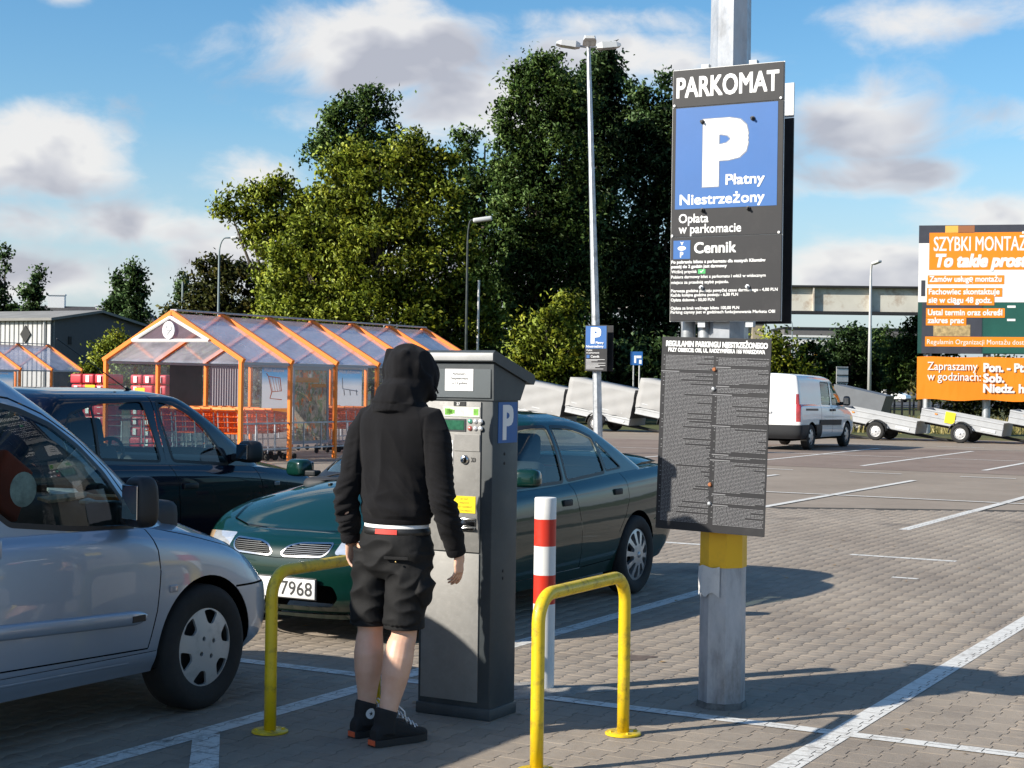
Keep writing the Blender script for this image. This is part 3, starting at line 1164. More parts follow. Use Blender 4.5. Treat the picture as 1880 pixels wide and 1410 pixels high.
q.build('lettering', M_SIGNW, p2)
p3 = panel('tariff_panel', 0.0, 0.417, y=-0.0004)
q = MB()
q.box((-0.238, -0.0010, 0.355), (0.094, 0.0012, 0.092))
ic = q.build('blue_icon', M_SIGNB, p3)
q = MB()
put_text(q, 'P', -0.238, 0.318, 0.026, bold=0.05, y=-0.0020, align='C')
q.add([(-0.2475, -0.0019, 0.396), (-0.2385, -0.0019, 0.378), (-0.2365, -0.0019, 0.378), (-0.2275, -0.0019, 0.396), (-0.2375, -0.0019, 0.390)], [(0, 1, 2, 3, 4)])
arc = [(-0.238 + 0.023 * math.cos(s), -0.0019, 0.362 + 0.011 * math.sin(s)) for s in np.linspace(0, 2 * PI, 16)[:-1]]
q.add(arc, [tuple(range(len(arc)))])
q.build('coin_and_hand_symbol', M_SIGNW, ic)
q = MB()
put_text(q, 'Cennik', -0.168, 0.337, 0.052, width=0.226, bold=0.035, y=-0.0014)
put_text(q, 'Po pobraniu biletu z parkomatu dla naszych Klientów', -0.295, 0.287, 0.0150, width=0.512, bold=0.05, y=-0.0014)
put_text(q, 'postój do 2 godzin jest darmowy', -0.295, 0.264, 0.0150, width=0.305, bold=0.05, y=-0.0014)
for s, z, w in (('Wciśnij przycisk', 0.239, 0.142), ('Pobierz darmowy bilet z parkomatu i włóż w widocznym', 0.213, 0.514), ('miejscu za przednią szybę pojazdu.', 0.186, 0.317),
                ('Pierwsza godzina postoju powyżej czasu darmowego - 4,00 PLN', 0.144, 0.578), ('Każda kolejna godzina postoju - 6,00 PLN', 0.123, 0.368),
                ('Opłata dobowa - 50,00 PLN', 0.099, 0.240), ('Opłata za brak ważnego biletu 100,00 PLN', 0.058, 0.375), ('Parking czynny jest w godzinach funkcjonowania Marketu OBI', 0.038, 0.566)):
    put_text(q, s, -0.295, z, 0.0145, width=w, bold=0.028, y=-0.0014)
q.build('lettering', M_SIGNW, p3)
q = MB()
q.box((-0.126, -0.0010, 0.2455), (0.040, 0.0012, 0.022))
gb = q.build('green_button_print', M_SIGNG, p3)
q = MB()
q.add([(-0.136, -0.0019, 0.246), (-0.129, -0.0019, 0.238), (-0.1155, -0.0019, 0.252), (-0.118, -0.0019, 0.2545), (-0.129, -0.0019, 0.243), (-0.1335, -0.0019, 0.2485)], [(0, 1, 2, 3, 4, 5)])
q.build('tick', M_SIGNW, gb)
for (x, z, m) in ((-0.132, 0.983, M_BLK), (0.14, 0.983, M_BLK), (-0.126, 0.547, M_BLK), (0.122, 0.547, M_BLK), (-0.125, 0.165, M_GALV), (0.125, 0.165, M_GALV),
                  (-0.289, 1.072, M_SIGNW), (0.287, 1.072, M_SIGNW), (-0.292, 0.425, M_SIGNW), (0.286, 0.425, M_SIGNW)):
    q = MB()
    big = m is not M_SIGNW
    q.lathe([(0, 0.024 if big else 0.006), (0.006, 0.024 if big else 0.005), (0.007, 0.007 if big else 0.003), (0.0115 if big else 0.007, 0.006 if big else 0.001), (0.0115 if big else 0.007, 0)], 10, TRS((x, -0.0012, z), (PI / 2, 0, 0)))
    q.build('bolt', m, sg, ang=40)

# the sign that faces the other way, on the far side of the column
sb = thing('parking_sign', 'back of the second tariff sign, dark strip right behind the parking sign', 'sign', ab(7.66, -2.985, 1.91), RZ_B)
mb = MB()
mb.box((0.03, 0, 0.52), (0.60, 0.012, 1.03), bev=0.001)
mb.build('panel', M_ANTH, sb)
mb = MB()
mb.box((0.03, 0, 1.125), (0.60, 0.010, 0.172), bev=0.001)
mb.build('top_panel', M_ALU, sb)
mb = MB()
for x in (-0.13, 0.13):
    mb.box((x, -0.024, 0.6), (0.04, 0.035, 1.15))
mb.build('mounting_rails', M_GALV, sb)

# regulations board
rb = thing('regulations_board', 'dark parking regulations board full of small print on the nearest column', 'sign', ab(7.325, -2.945, 0.88), RZ_B)
rb.rotation_euler = Euler((0, R(1.4), RZ_B))
W, Hh = 0.572, 0.955
mb = MB()
mb.box((0, 0.003, Hh / 2), (W, 0.005, Hh), bev=0.0008)
bd = mb.build('panel', M_ANTH, rb)
mb = MB()
mb.box((0, 0.02, Hh * 0.25), (0.20, 0.03, 0.04))
mb.box((0, 0.02, Hh * 0.75), (0.20, 0.03, 0.04))
mb.build('mounting_rails', M_GALV, rb)
q = MB()
put_text(q, 'REGULAMIN PARKINGU NIESTRZEŻONEGO', 0.003, Hh - 0.046, 0.026, width=0.53, bold=0.06, y=-0.0008, align='C')
put_text(q, 'PRZY OBIEKCIE: OBI, UL. RADZYMIŃSKA 166 WARSZAWA', 0.003, Hh - 0.073, 0.019, width=0.505, bold=0.05, y=-0.0008, align='C')
q.build('lettering', M_SIGNW, rb)
q = MB()
rl = random.Random(3)
for col in (0, 1):
    xs, xe = ((-0.262, -0.008) if col == 0 else (0.018, 0.278))
    z = Hh - 0.092 - 0.006 * col
    left = 0
    while z > 0.04:
        if left <= 0:
            left = rl.choice((2, 3, 4, 4, 6, 8, 9))
            head = rl.random() < 0.16
            if head:
                z -= 0.006
                q.box((xs - 0.004 + 0.03, -0.0004, z), (0.06 + rl.random() * 0.05, 0.0006, 0.0042))
                z -= 0.0085
            q.box((xs - 0.008, -0.0004, z), (0.006, 0.0006, 0.0032))
        left -= 1
        end = xe if left > 0 else xs + (xe - xs) * rl.uniform(0.25, 0.95)
        x = xs
        while x < end - 0.004:
            w = min(rl.uniform(0.006, 0.024), end - x)
            q.quad((x, -0.0006, z - 0.0012), (x + w, -0.0006, z - 0.0012), (x + w, -0.0006, z + 0.0012), (x, -0.0006, z + 0.0012))
            x += w + 0.0028
        z -= 0.0066
sp = q.build('small_print', mat('small_print_white', (0.22, 0.22, 0.23), 0.5), rb)
sp['kind'] = 'stuff'
for (x, z, m) in ((-0.002, 0.80, M_RUST), (-0.003, 0.705, M_GALV), (-0.003, 0.235, M_RUST), (-0.002, 0.142, M_GALV)):
    q = MB()
    q.lathe([(0, 0.010), (0.008, 0.009), (0.010, 0.004), (0.011, 0)], 10, TRS((x, 0, z), (PI / 2, 0, 0)))
    q.build('bolt', m, rb, ang=40)
# ================================================================== CARS
def sinterp(x, pts):
    """smooth interpolation through (x, y) points (finite difference Hermite)"""
    pts = sorted(pts)
    X = np.array([p[0] for p in pts], float)
    Y = np.array([p[1] for p in pts], float)
    x = np.clip(np.asarray(x, float), X[0], X[-1])
    if len(X) == 1:
        return np.full_like(x, Y[0])
    d = np.diff(Y) / np.diff(X)
    m = np.concatenate([[d[0]], np.where(d[:-1] * d[1:] > 0, 2 * d[:-1] * d[1:] / np.where(d[:-1] + d[1:] == 0, 1, d[:-1] + d[1:]), 0.0), [d[-1]]])
    i = np.clip(np.searchsorted(X, x) - 1, 0, len(X) - 2)
    h = X[i + 1] - X[i]
    t = (x - X[i]) / h
    return (2 * t**3 - 3 * t**2 + 1) * Y[i] + (t**3 - 2 * t**2 + t) * h * m[i] + (-2 * t**3 + 3 * t**2) * Y[i + 1] + (t**3 - t**2) * h * m[i + 1]


class Row:
    def __init__(self, xf, xr, af, ar, w, z, nf=2.6, nr=2.8, k=0.03, zfun=None):
        self.__dict__.update(xf=xf, xr=xr, af=af, ar=ar, w=w, z=z if isinstance(z, list) else [(0, z), (1, z)], nf=nf, nr=nr, k=k, zfun=zfun)
        self.xm = (xf + xr) / 2
        self.L = (xf - xr) / 2

    def __call__(self, u):
        u = np.asarray(u, float)
        t1 = np.clip(u, 0, 1) * PI / 2
        t3 = np.clip(3 - u, 0, 1) * PI / 2
        x1 = self.xf - self.af * (1 - np.cos(t1).clip(0) ** (2 / self.nf))
        y1 = np.sin(t1).clip(0) ** (2 / self.nf)
        x3 = self.xr + self.ar * (1 - np.cos(t3).clip(0) ** (2 / self.nr))
        y3 = np.sin(t3).clip(0) ** (2 / self.nr)
        s = np.clip(u - 1, 0, 1)
        x2 = (self.xf - self.af) * (1 - s) + (self.xr + self.ar) * s
        x = np.where(u <= 1, x1, np.where(u >= 2, x3, x2))
        y = np.where(u <= 1, y1, np.where(u >= 2, y3, 1.0))
        y = y * self.w * (1 - self.k * ((x - self.xm) / self.L) ** 2)
        z = self.zfun(x, y) if self.zfun else sinterp(x, self.z)
        return np.stack([x, y, z], -1)


class Surf:
    """stack of waterlines, smoothly joined"""
    def __init__(self, rows):
        self.rows = rows
        self.vm = len(rows) - 1
        self.nv = 5

    def __call__(self, u, v):
        u = np.asarray(u, float)
        v = np.clip(np.asarray(v, float), 0, self.vm)
        Rr = np.stack([r(u) for r in self.rows])          # rows, n, 3
        i = np.clip(np.floor(v).astype(int), 0, self.vm - 1)
        t = (v - i)[:, None]
        ar = np.arange(len(u))
        p1, p2 = Rr[i, ar], Rr[i + 1, ar]
        p0 = np.where((i > 0)[:, None], Rr[np.maximum(i - 1, 0), ar], 2 * p1 - p2)
        p3 = np.where((i < self.vm - 1)[:, None], Rr[np.minimum(i + 2, self.vm), ar], 2 * p2 - p1)
        m1, m2 = (p2 - p0) / 2, (p3 - p1) / 2
        return (2 * t**3 - 3 * t**2 + 1) * p1 + (t**3 - 2 * t**2 + t) * m1 + (-2 * t**3 + 3 * t**2) * p2 + (t**3 - t**2) * m2


class Cap:
    """lid over the loop of a row: v = 0 on the centre line, 1 at the edge"""
    def __init__(self, row, crown, w):
        self.row, self.crown, self.w = row, crown, w
        self.vm = 1
        self.nv = 14

    def __call__(self, u, v):
        P = self.row(u)
        v = np.asarray(v, float)
        c = sinterp(P[:, 0], self.crown)
        z = P[:, 2] + c * (1 - v**2) * np.clip(P[:, 1] / self.w, 0, 1)**2
        return np.stack([P[:, 0], P[:, 1] * v, z], -1)

    def zat(self, x, y):
        us = np.linspace(0, 3, 900)
        P = self.row(us)
        o = np.argsort(P[:, 0])
        ye = np.interp(x, P[o, 0], P[o, 1])
        ze = np.interp(x, P[o, 0], P[o, 2])
        r = np.clip(np.abs(y) / np.maximum(ye, 1e-4), 0, 1)
        return ze + sinterp(x, self.crown) * (1 - r**2) * np.clip(ye / self.w, 0, 1)**2


def densify(poly, step=0.02, closed=True):
    out = []
    n = len(poly)
    for i in range(n if closed else n - 1):
        p, q = np.array(poly[i], float), np.array(poly[(i + 1) % n], float)
        k = max(1, int(np.hypot(*(q - p)) / step))
        for j in range(k):
            out.append(p + (q - p) * j / k)
    if not closed:
        out.append(np.array(poly[-1], float))
    return np.array(out)


def round_poly(poly, r=0.03, n=4):
    out = []
    m = len(poly)
    for i in range(m):
        p0, p, p1 = (np.array(poly[(i + k) % m], float) for k in (-1, 0, 1))
        d0, d1 = p0 - p, p1 - p
        l0, l1 = np.hypot(*d0), np.hypot(*d1)
        rr = min(r, l0 * 0.45, l1 * 0.45)
        a, b = p + d0 / l0 * rr, p + d1 / l1 * rr
        for t in np.linspace(0, 1, n + 1):
            out.append((1 - t)**2 * a + 2 * t * (1 - t) * p + t**2 * b)
    return np.array(out)


def grow(poly, d):
    poly = np.array(poly, float)
    n = len(poly)
    area = 0.5 * np.sum(poly[:, 0] * np.roll(poly[:, 1], -1) - np.roll(poly[:, 0], -1) * poly[:, 1])
    s = 1 if area > 0 else -1
    out = []
    for i in range(n):
        e0 = poly[i] - poly[i - 1]
        e1 = poly[(i + 1) % n] - poly[i]
        n0 = np.array([e0[1], -e0[0]]) / (np.hypot(*e0) + 1e-9)
        n1 = np.array([e1[1], -e1[0]]) / (np.hypot(*e1) + 1e-9)
        b = n0 + n1
        b = b / max(np.dot(b, b) / 2, 0.4)
        out.append(poly[i] + s * d * b)
    return np.array(out)


def stroke(line, w=0.005):
    line = densify(line, 0.04, False)
    d = np.gradient(line, axis=0)
    d /= np.hypot(d[:, 0], d[:, 1])[:, None] + 1e-9
    nrm = np.stack([d[:, 1], -d[:, 0]], -1) * w / 2
    return np.concatenate([line + nrm, (line - nrm)[::-1]])


PROJ = {'side': (0, 2), 'front': (1, 2), 'rear': (1, 2), 'top': (0, 1)}
URANGE = {'side': (0.0, 3.0), 'front': (0.0, 1.35), 'rear': (1.65, 3.0), 'top': (0.0, 3.0)}


def table(S):
    """dense samples of a surface, looked up bilinearly by the inversion below"""
    if not hasattr(S, 'tab'):
        S.tu, S.tv = 720, S.vm * 20 + 1
        gu, gv = np.meshgrid(np.linspace(0, 3, S.tu), np.linspace(0, S.vm, S.tv), indexing='ij')
        S.tab = S(gu.ravel(), gv.ravel()).reshape(S.tu, S.tv, 3)
    return S.tab


def look(S, k, u, v):
    T = S.tab
    x = np.clip(u / 3 * (S.tu - 1), 0, S.tu - 1.0001)
    y = np.clip(v / S.vm * (S.tv - 1), 0, S.tv - 1.0001)
    i, j = x.astype(int), y.astype(int)
    fx, fy = x - i, y - j
    return (T[i, j, k] * (1 - fx) + T[i + 1, j, k] * fx) * (1 - fy) + (T[i, j + 1, k] * (1 - fx) + T[i + 1, j + 1, k] * fx) * fy


def invert(S, poly, proj):
    """(p, q) points of a projection -> (u, v) of the surface"""
    table(S)
    key = (proj, np.asarray(poly).tobytes())
    memo = S.__dict__.setdefault('memo', {})
    if key in memo:
        return memo[key].copy()
    ip, iq = PROJ[proj]
    u0, u1 = URANGE[proj]
    P, Q = poly[:, 0], poly[:, 1]
    u = np.full(len(P), (u0 + u1) / 2)
    v = np.full(len(P), S.vm / 2)
    inc = proj == 'front'                               # y grows with u at the front; x falls with u elsewhere; y falls with u at the rear
    for _ in range(6):
        lo, hi = np.full(len(P), u0), np.full(len(P), u1)
        for _ in range(18):
            m = (lo + hi) / 2
            val = look(S, ip, m, v)
            big = (val < P) if inc else (val > P)
            lo, hi = np.where(big, m, lo), np.where(big, hi, m)
        u = (lo + hi) / 2
        lo, hi = np.zeros(len(P)), np.full(len(P), float(S.vm))
        for _ in range(18):
            m = (lo + hi) / 2
            big = look(S, iq, u, m) < Q
            lo, hi = np.where(big, m, lo), np.where(big, hi, m)
        v = (lo + hi) / 2
    memo[key] = np.stack([u, v], -1)
    return memo[key].copy()


def inside(poly, pts):
    x, y = pts[:, 0], pts[:, 1]
    r = np.zeros(len(pts), bool)
    n = len(poly)
    px, py = poly[:, 0], poly[:, 1]
    j = n - 1
    for i in range(n):
        c = ((py[i] > y) != (py[j] > y))
        if c.any():
            xx = (px[j] - px[i]) * (y - py[i]) / (py[j] - py[i] + 1e-15) + px[i]
            r ^= c & (x < xx)
        j = i
    return r


def normals(S, u, v):
    e = 2e-3
    a = S(np.clip(u + e, 0, 3), v) - S(np.clip(u - e, 0, 3), v)
    b = S(u, np.clip(v + e, 0, S.vm)) - S(u, np.clip(v - e, 0, S.vm))
    n = np.cross(a, b)
    l = np.linalg.norm(n, axis=1)
    return n / np.maximum(l, 1e-12)[:, None]


class CarBuild:
    def __init__(self):
        self.reg = {}

    def put(self, name, V, N, F, side):
        V = V * np.array([1, side, 1])
        N = N * np.array([1, side, 1])
        if side < 0:
            F = F[:, ::-1]
        r = self.reg.setdefault(name, [[], [], [], 0])
        r[0].append(V)
        r[1].append(N)
        r[2].append(F + r[3])
        r[3] += len(V)

    def skin(self, S, regions, default, side, nu=(16, 30, 16), uclamp=(0.012, 2.988)):
        """cuts the surface into regions. regions: list of (name, proj, polygon)"""
        sc = np.array([1.6, 0.22 if S.vm > 1 else 0.8])
        us = np.concatenate([np.linspace(0, 1, nu[0], endpoint=False), np.linspace(1, 2, nu[1], endpoint=False), np.linspace(2, 3, nu[2] + 1)])
        us = np.clip(us, uclamp[0], uclamp[1])
        vs = np.linspace(0, S.vm, S.vm * S.nv + 1)
        G = np.stack(np.meshgrid(us, vs, indexing='ij'), -1).reshape(-1, 2)
        pts = list(G)
        edges = []
        polys = []
        for (nm, proj, poly) in regions:
            uv = invert(S, densify(poly, 0.025 if len(poly) < 60 else 0.05), proj)
            uv[:, 0] = np.clip(uv[:, 0], *uclamp)
            keep = np.concatenate([[True], np.abs(np.diff(uv, axis=0)).sum(1) > 1e-5])
            uv = uv[keep]
            if len(uv) < 3:
                continue
            k = len(pts)
            pts += list(uv)
            edges += [(k + i, k + (i + 1) % len(uv)) for i in range(len(uv))]
            polys.append((nm, uv))
        A = np.array(pts) * sc
        r = delaunay_2d_cdt([Vector(p) for p in A], edges, [], 0, 1e-5)
        W = np.array([tuple(p) for p in r[0]]) / sc
        F = np.array([tuple(f) for f in r[2] if len(f) == 3], int)
        P = S(W[:, 0], W[:, 1])
        N = normals(S, W[:, 0], W[:, 1])
        cen = W[F].mean(1)
        lab = np.full(len(F), -1)
        for i in range(len(polys) - 1, -1, -1):
            lab[inside(polys[i][1], cen)] = i
        # drop collapsed triangles, orient outwards
        t = P[F]
        ar = np.linalg.norm(np.cross(t[:, 1] - t[:, 0], t[:, 2] - t[:, 0]), axis=1)
        ok = ar > 1e-9
        fn = np.cross(t[:, 1] - t[:, 0], t[:, 2] - t[:, 0])
        flip = (fn * N[F].mean(1)).sum(1) < 0
        F = np.where(flip[:, None], F[:, ::-1], F)
        for i in range(-1, len(polys)):
            nm = default if i < 0 else polys[i][0]
            if nm == 'hole':
                continue
            sel = F[ok & (lab == i)]
            if len(sel) == 0:
                continue
            idx, inv = np.unique(sel.ravel(), return_inverse=True)
            self.put(nm, P[idx], N[idx], inv.reshape(-1, 3), side)

    def make(self, region, name, m, parent, offset=0.0, label=None):
        if region not in self.reg:
            return None
        r = self.reg.pop(region)
        V, N, F = np.concatenate(r[0]), np.concatenate(r[1]), np.concatenate(r[2])
        me = bulk_mesh(name, V + N * offset, F)
        me.polygons.foreach_set('use_smooth', [True] * len(F))
        me.normals_split_custom_set_from_vertices([tuple(n) for n in N])
        o = link(name, me, m, parent)
        if label:
            o['label'] = label
        return o


def car_paint(name, base, metal=0.0, coat=1.0, rough=0.35, dust=0.12, spec=0.5):
    if name in MATS:
        return MATS[name]
    m = bpy.data.materials.new(name)
    m.use_nodes = True
    T = NT(m.node_tree)
    co = T.n('ShaderNodeTexCoord')
    geo = T.n('ShaderNodeNewGeometry')
    n = T.noise((co, 'Object'), 2.2, 6.0, 0.65)
    n2 = T.noise((co, 'Object'), 26.0, 6.0, 0.7)
    c = T.mix(T.mapr(T.math('ADD', T.math('MULTIPLY', n, 0.6), T.math('MULTIPLY', n2, 0.4)), 0.42, 0.72, 0.0, dust), base, (0.22, 0.20, 0.17))
    b = T.n('ShaderNodeBsdfPrincipled', {'Base Color': c, 'Metallic': metal, 'Roughness': rough, 'Coat Weight': coat, 'Coat IOR': 1.5, 'Specular IOR Level': spec})
    T.set(b, 'Coat Roughness', T.mapr(n2, 0.3, 0.75, 0.012, 0.06))
    # very slight panel waviness so reflections are not perfect
    w = T.noise((co, 'Object'), 3.0, 2.0, 0.5)
    bp = T.n('ShaderNodeBump', {'Strength': 0.035, 'Distance': 0.05, 'Height': w})
    T.set(b, 'Coat Normal', bp)
    T.n('ShaderNodeOutputMaterial', {'Surface': b})
    MATS[name] = m
    return m


M_CARGLASS = glass_mat('car_glass', (0.56, 0.66, 0.64), 1.0)
M_SEAL = mat('window_seal', (0.010, 0.010, 0.011), 0.45)
M_TRIM = mat('dark_trim', (0.020, 0.021, 0.023), 0.6, spec=0.3, bump=0.05, bscale=200)
M_GAP = mat('panel_gap_black', (0.004, 0.004, 0.004), 0.9, spec=0.05)
M_LENS = mat('lamp_lens_clear', (0.72, 0.75, 0.78), 0.06, metal=0.55, coat=1.0, var=0.2, vscale=14)
M_TAIL = mat('lamp_lens_red', (0.42, 0.012, 0.012), 0.08, coat=1.0, var=0.3, vscale=16)
M_AMBER = mat('lamp_lens_amber', (0.75, 0.26, 0.02), 0.1, coat=1.0)
M_SEAT = mat('seat_cloth', (0.045, 0.047, 0.052), 0.9, bump=0.2, bscale=200, var=0.15)
M_DASH = mat('dashboard', (0.022, 0.023, 0.025), 0.65)
M_ALLOY = mat('wheel_silver', (0.44, 0.44, 0.445), 0.33, metal=0.75, coat=0.2, var=0.06, dirt=0.3, dscale=9, dcol=(0.14, 0.125, 0.11))
M_PLATE = mat('number_plate_white', (0.78, 0.78, 0.76), 0.35)


def ring_disc(mb, R0, holes, z0=0.0, bulge=0.02, n=48, M=None, depth=0.012):
    """a dished disc of radius R0 in xy with cut-outs; normal +z; holes: list of polygons"""
    pts = []
    edges = []

    def loop(poly):
        k = len(pts)
        pts.extend([Vector(p) for p in poly])
        edges.extend([(k + i, k + (i + 1) % len(poly)) for i in range(len(poly))])
    loop([(R0 * math.cos(2 * PI * k / n), R0 * math.sin(2 * PI * k / n)) for k in range(n)])
    for h in holes:
        loop([tuple(p) for p in h])
    for r in np.linspace(0.12, 0.92, 7) * R0:
        for k in range(24):
            pts.append(Vector((r * math.cos(2 * PI * k / 24 + r), r * math.sin(2 * PI * k / 24 + r))))
    rr = delaunay_2d_cdt(pts, edges, [], 0, 1e-6)
    W = np.array([tuple(p) for p in rr[0]])
    F = np.array([tuple(f) for f in rr[2] if len(f) == 3])
    c = W[F].mean(1)
    keep = np.ones(len(F), bool)
    for h in holes:
        keep &= ~inside(np.array(h, float), c)
    F = F[keep]
    e1 = W[F[:, 1]] - W[F[:, 0]]
    e2 = W[F[:, 2]] - W[F[:, 0]]
    fl = (e1[:, 0] * e2[:, 1] - e1[:, 1] * e2[:, 0]) < 0
    F = np.where(fl[:, None], F[:, ::-1], F)
    rad = np.hypot(W[:, 0], W[:, 1]) / R0
    Z = z0 + bulge * (1 - rad**2)
    mb.add([(x, y, z) for (x, y), z in zip(W, Z)], [tuple(f) for f in F], M)
    # inner walls of the cut-outs
    for h in holes:
        m = len(h)
        v = []
        for (x, y) in h:
            q = math.hypot(x, y) / R0
            zz = z0 + bulge * (1 - q**2)
            v += [(x, y, zz), (x, y, zz - depth)]
        f = [(2 * i, 2 * ((i + 1) % m), 2 * ((i + 1) % m) + 1, 2 * i + 1) for i in range(m)]
        mb.add(v, f, M)


def sector_hole(R0, r0, r1, ang, half0, half1, rnd=0.008):
    pts = [(r0 * math.cos(ang - half0), r0 * math.sin(ang - half0)), (r1 * math.cos(ang - half1), r1 * math.sin(ang - half1)), (r1 * 1.03 * math.cos(ang), r1 * 1.03 * math.sin(ang)),
           (r1 * math.cos(ang + half1), r1 * math.sin(ang + half1)), (r0 * math.cos(ang + half0), r0 * math.sin(ang + half0))]
    return round_poly(pts, rnd, 3)


def make_wheel(parent, x, y, r, width, style, side, name='wheel'):
    """wheel > tyre, rim; spun round the local y axis, outer face towards side"""
    w = bpy.data.objects.new(name, None)
    w.empty_display_size = 0.1
    COL.objects.link(w)
    w.parent = parent
    w.location = (x, y, r)
    M = Matrix.Rotation(-side * PI / 2, 4, 'X')
    rr = style['rim_r']
    h = width / 2
    mb = MB()
    prof = [(rr - 0.01, -h * 0.9), (rr + 0.012, -h * 0.98), (r * 0.55 + rr * 0.45, -h * 1.06), (r - 0.022, -h * 0.99), (r - 0.004, -h * 0.80), (r, -h * 0.5), (r, h * 0.5), (r - 0.004, h * 0.80), (r - 0.022, h * 0.99),
            (r * 0.55 + rr * 0.45, h * 1.06), (rr + 0.012, h * 0.98), (rr - 0.006, h * 0.86), (rr - 0.014, h * 0.5)]
    mb.lathe(prof, 48, M)
    mb.build('tyre', M_RUBBER, w, ang=45)
    mb = MB()
    if style['kind'] == 'cap':                          # plastic cover with trapezoid windows
        holes = [sector_hole(rr, rr * 0.60, rr * 0.93, 0.3 + 2 * PI * k / 6, 0.16, 0.29, 0.014) for k in range(6)]
        holes += [[(0.052 * math.cos(s) * 1.0 + 0.012 * math.cos(q), 0.052 * math.sin(s) + 0.012 * math.sin(q)) for q in np.linspace(0, 2 * PI, 9)[:-1]] for s in (0.55, 2.12, 3.69, 5.26)]
        ring_disc(mb, rr, holes, h * 0.86, 0.020, M=M)
    elif style['kind'] == 'alloy':
        holes = []
        for k in range(10):
            a = 0.2 + 2 * PI * k / 10
            holes.append(sector_hole(rr, rr * 0.40, rr * 0.86, a, 0.14, 0.20, 0.010))
        ring_disc(mb, rr, holes, h * 0.74, 0.028, M=M, depth=0.03)
    else:                                               # pressed steel disc
        holes = [[(rr * 0.68 * math.cos(s) + 0.012 * math.cos(q), rr * 0.68 * math.sin(s) + 0.012 * math.sin(q)) for q in np.linspace(0, 2 * PI, 8)[:-1]] for s in np.linspace(0, 2 * PI, 9)[:-1]]
        ring_disc(mb, rr * 0.97, holes, h * 0.45, 0.03, M=M)
        mb.lathe([(rr, h * 0.92), (rr * 0.96, h * 0.9), (rr * 0.94, h * 0.45)], 40, M)
    mb.build('rim', style.get('mat', M_ALLOY), w, ang=30)
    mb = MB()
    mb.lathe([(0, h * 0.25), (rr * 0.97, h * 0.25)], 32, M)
    mb.build('shade_disc', M_DASH, w)  # dark disc standing in for the shade behind the rim openings
    if style['kind'] != 'cap':
        mb = MB()
        mb.lathe([(0.0, h * 0.80 + 0.03), (0.024, h * 0.80 + 0.027), (0.03, h * 0.6)], 20, M)
        mb.build('hub_cap', style.get('mat', M_ALLOY), w, smooth=True)
    return w


def soft_box(name, m, parent, c, s, bev=0.04, rot=(0, 0, 0), taper=1.0, seg=3):
    bm = bmesh.new()
    bmesh.ops.create_cube(bm, size=1.0)
    for w in bm.verts:
        k = taper if w.co.z > 0 else 1.0
        w.co = Vector((w.co.x * s[0] * k, w.co.y * s[1] * k, w.co.z * s[2]))
    bmesh.ops.bevel(bm, geom=list(bm.edges), offset=bev, segments=seg, profile=0.6, affect='EDGES')
    M = Matrix.Translation(Vector(c)) @ Euler(rot).to_matrix().to_4x4()
    bm.transform(M)
    me = bpy.data.meshes.new(name)
    bm.to_mesh(me)
    bm.free()
    o = link(name, me, m, parent, True)
    me.set_sharp_from_angle(angle=R(50))
    return o


def interior(t, xf, xb, y, zf, h=0.62, wheel_side=1, rear=True, zdash=0.93, wd=0.62, xd=None):
    """seats, dashboard and steering wheel"""
    def seat(x, yy, name='front_seat', w=0.48):
        s = bpy.data.objects.new(name, None)
        COL.objects.link(s)
        s.parent = t
        s.location = (x, yy, zf)
        soft_box('seat_cushion', M_SEAT, s, (0.05, 0, 0.10), (0.50, w, 0.16), 0.05)
        soft_box('seat_back', M_SEAT, s, (-0.26, 0, 0.40), (0.15, w * 0.96, 0.60), 0.06, (0, -0.22, 0), 0.86)
        soft_box('headrest', M_SEAT, s, (-0.375, 0, 0.80), (0.11, 0.27, 0.19), 0.045, (0, -0.15, 0), 0.9)
    seat(xf, y)
    seat(xf, -y)
    if rear:
        s = bpy.data.objects.new('rear_bench', None)
        COL.objects.link(s)
        s.parent = t
        s.location = (xb, 0, zf)
        soft_box('seat_cushion', M_SEAT, s, (0.05, 0, 0.08), (0.48, 1.24, 0.16), 0.05)
        soft_box('seat_back', M_SEAT, s, (-0.26, 0, 0.36), (0.14, 1.24, 0.52), 0.05, (0, -0.3, 0), 0.95)
    xd = xd if xd is not None else xf + 0.85
    soft_box('dashboard', M_DASH, t, (xd, 0, zdash - 0.14), (0.42, wd * 2, 0.30), 0.07)
    sw = MB()
    ring = [(0.185 * math.cos(s), 0.185 * math.sin(s), 0) for s in np.linspace(0, 2 * PI, 25)]
    sw.tube(ring, 0.014, 8, cap=False)
    sw.tube([(0, 0, -0.20), (0, 0, 0)], 0.03, 8)
    for s in (0.2, PI - 0.2, -PI / 2):
        sw.tube([(0, 0, -0.01), (0.18 * math.cos(s), 0.18 * math.sin(s), 0)], 0.014, 6)
    M = Matrix.Translation((xd - 0.34, y * wheel_side, zdash - 0.03)) @ Matrix.Rotation(R(-63), 4, 'Y') @ Matrix.Rotation(PI / 2, 4, 'Z')
    sw.v = [tuple(M @ Vector(p)) for p in sw.v]
    sw.build('steering_wheel', M_DASH, t, smooth=True)


def arch_liner(t, S, cx, r, side, zc, y_in=0.45):
    """dark inner wall of a wheel arch plus the rolled edge"""
    th = np.linspace(R(-38), R(218), 40)
    arc = np.stack([cx + r * np.cos(th), zc + r * np.sin(th)], -1)
    uv = invert(S, arc, 'side')
    P = S(uv[:, 0], uv[:, 1])
    mb = MB()
    n = len(P)
    v = [(p[0], side * (p[1] - 0.001), p[2]) for p in P] + [(p[0], side * y_in, p[2]) for p in P]
    mb.add(v, [(i, i + 1, n + i + 1, n + i) for i in range(n - 1)])
    back = [(p[0], side * y_in, p[2]) for p in P]
    mb.add(back, [tuple(range(n))])
    mb.build('wheel_housing', M_GAP, t)


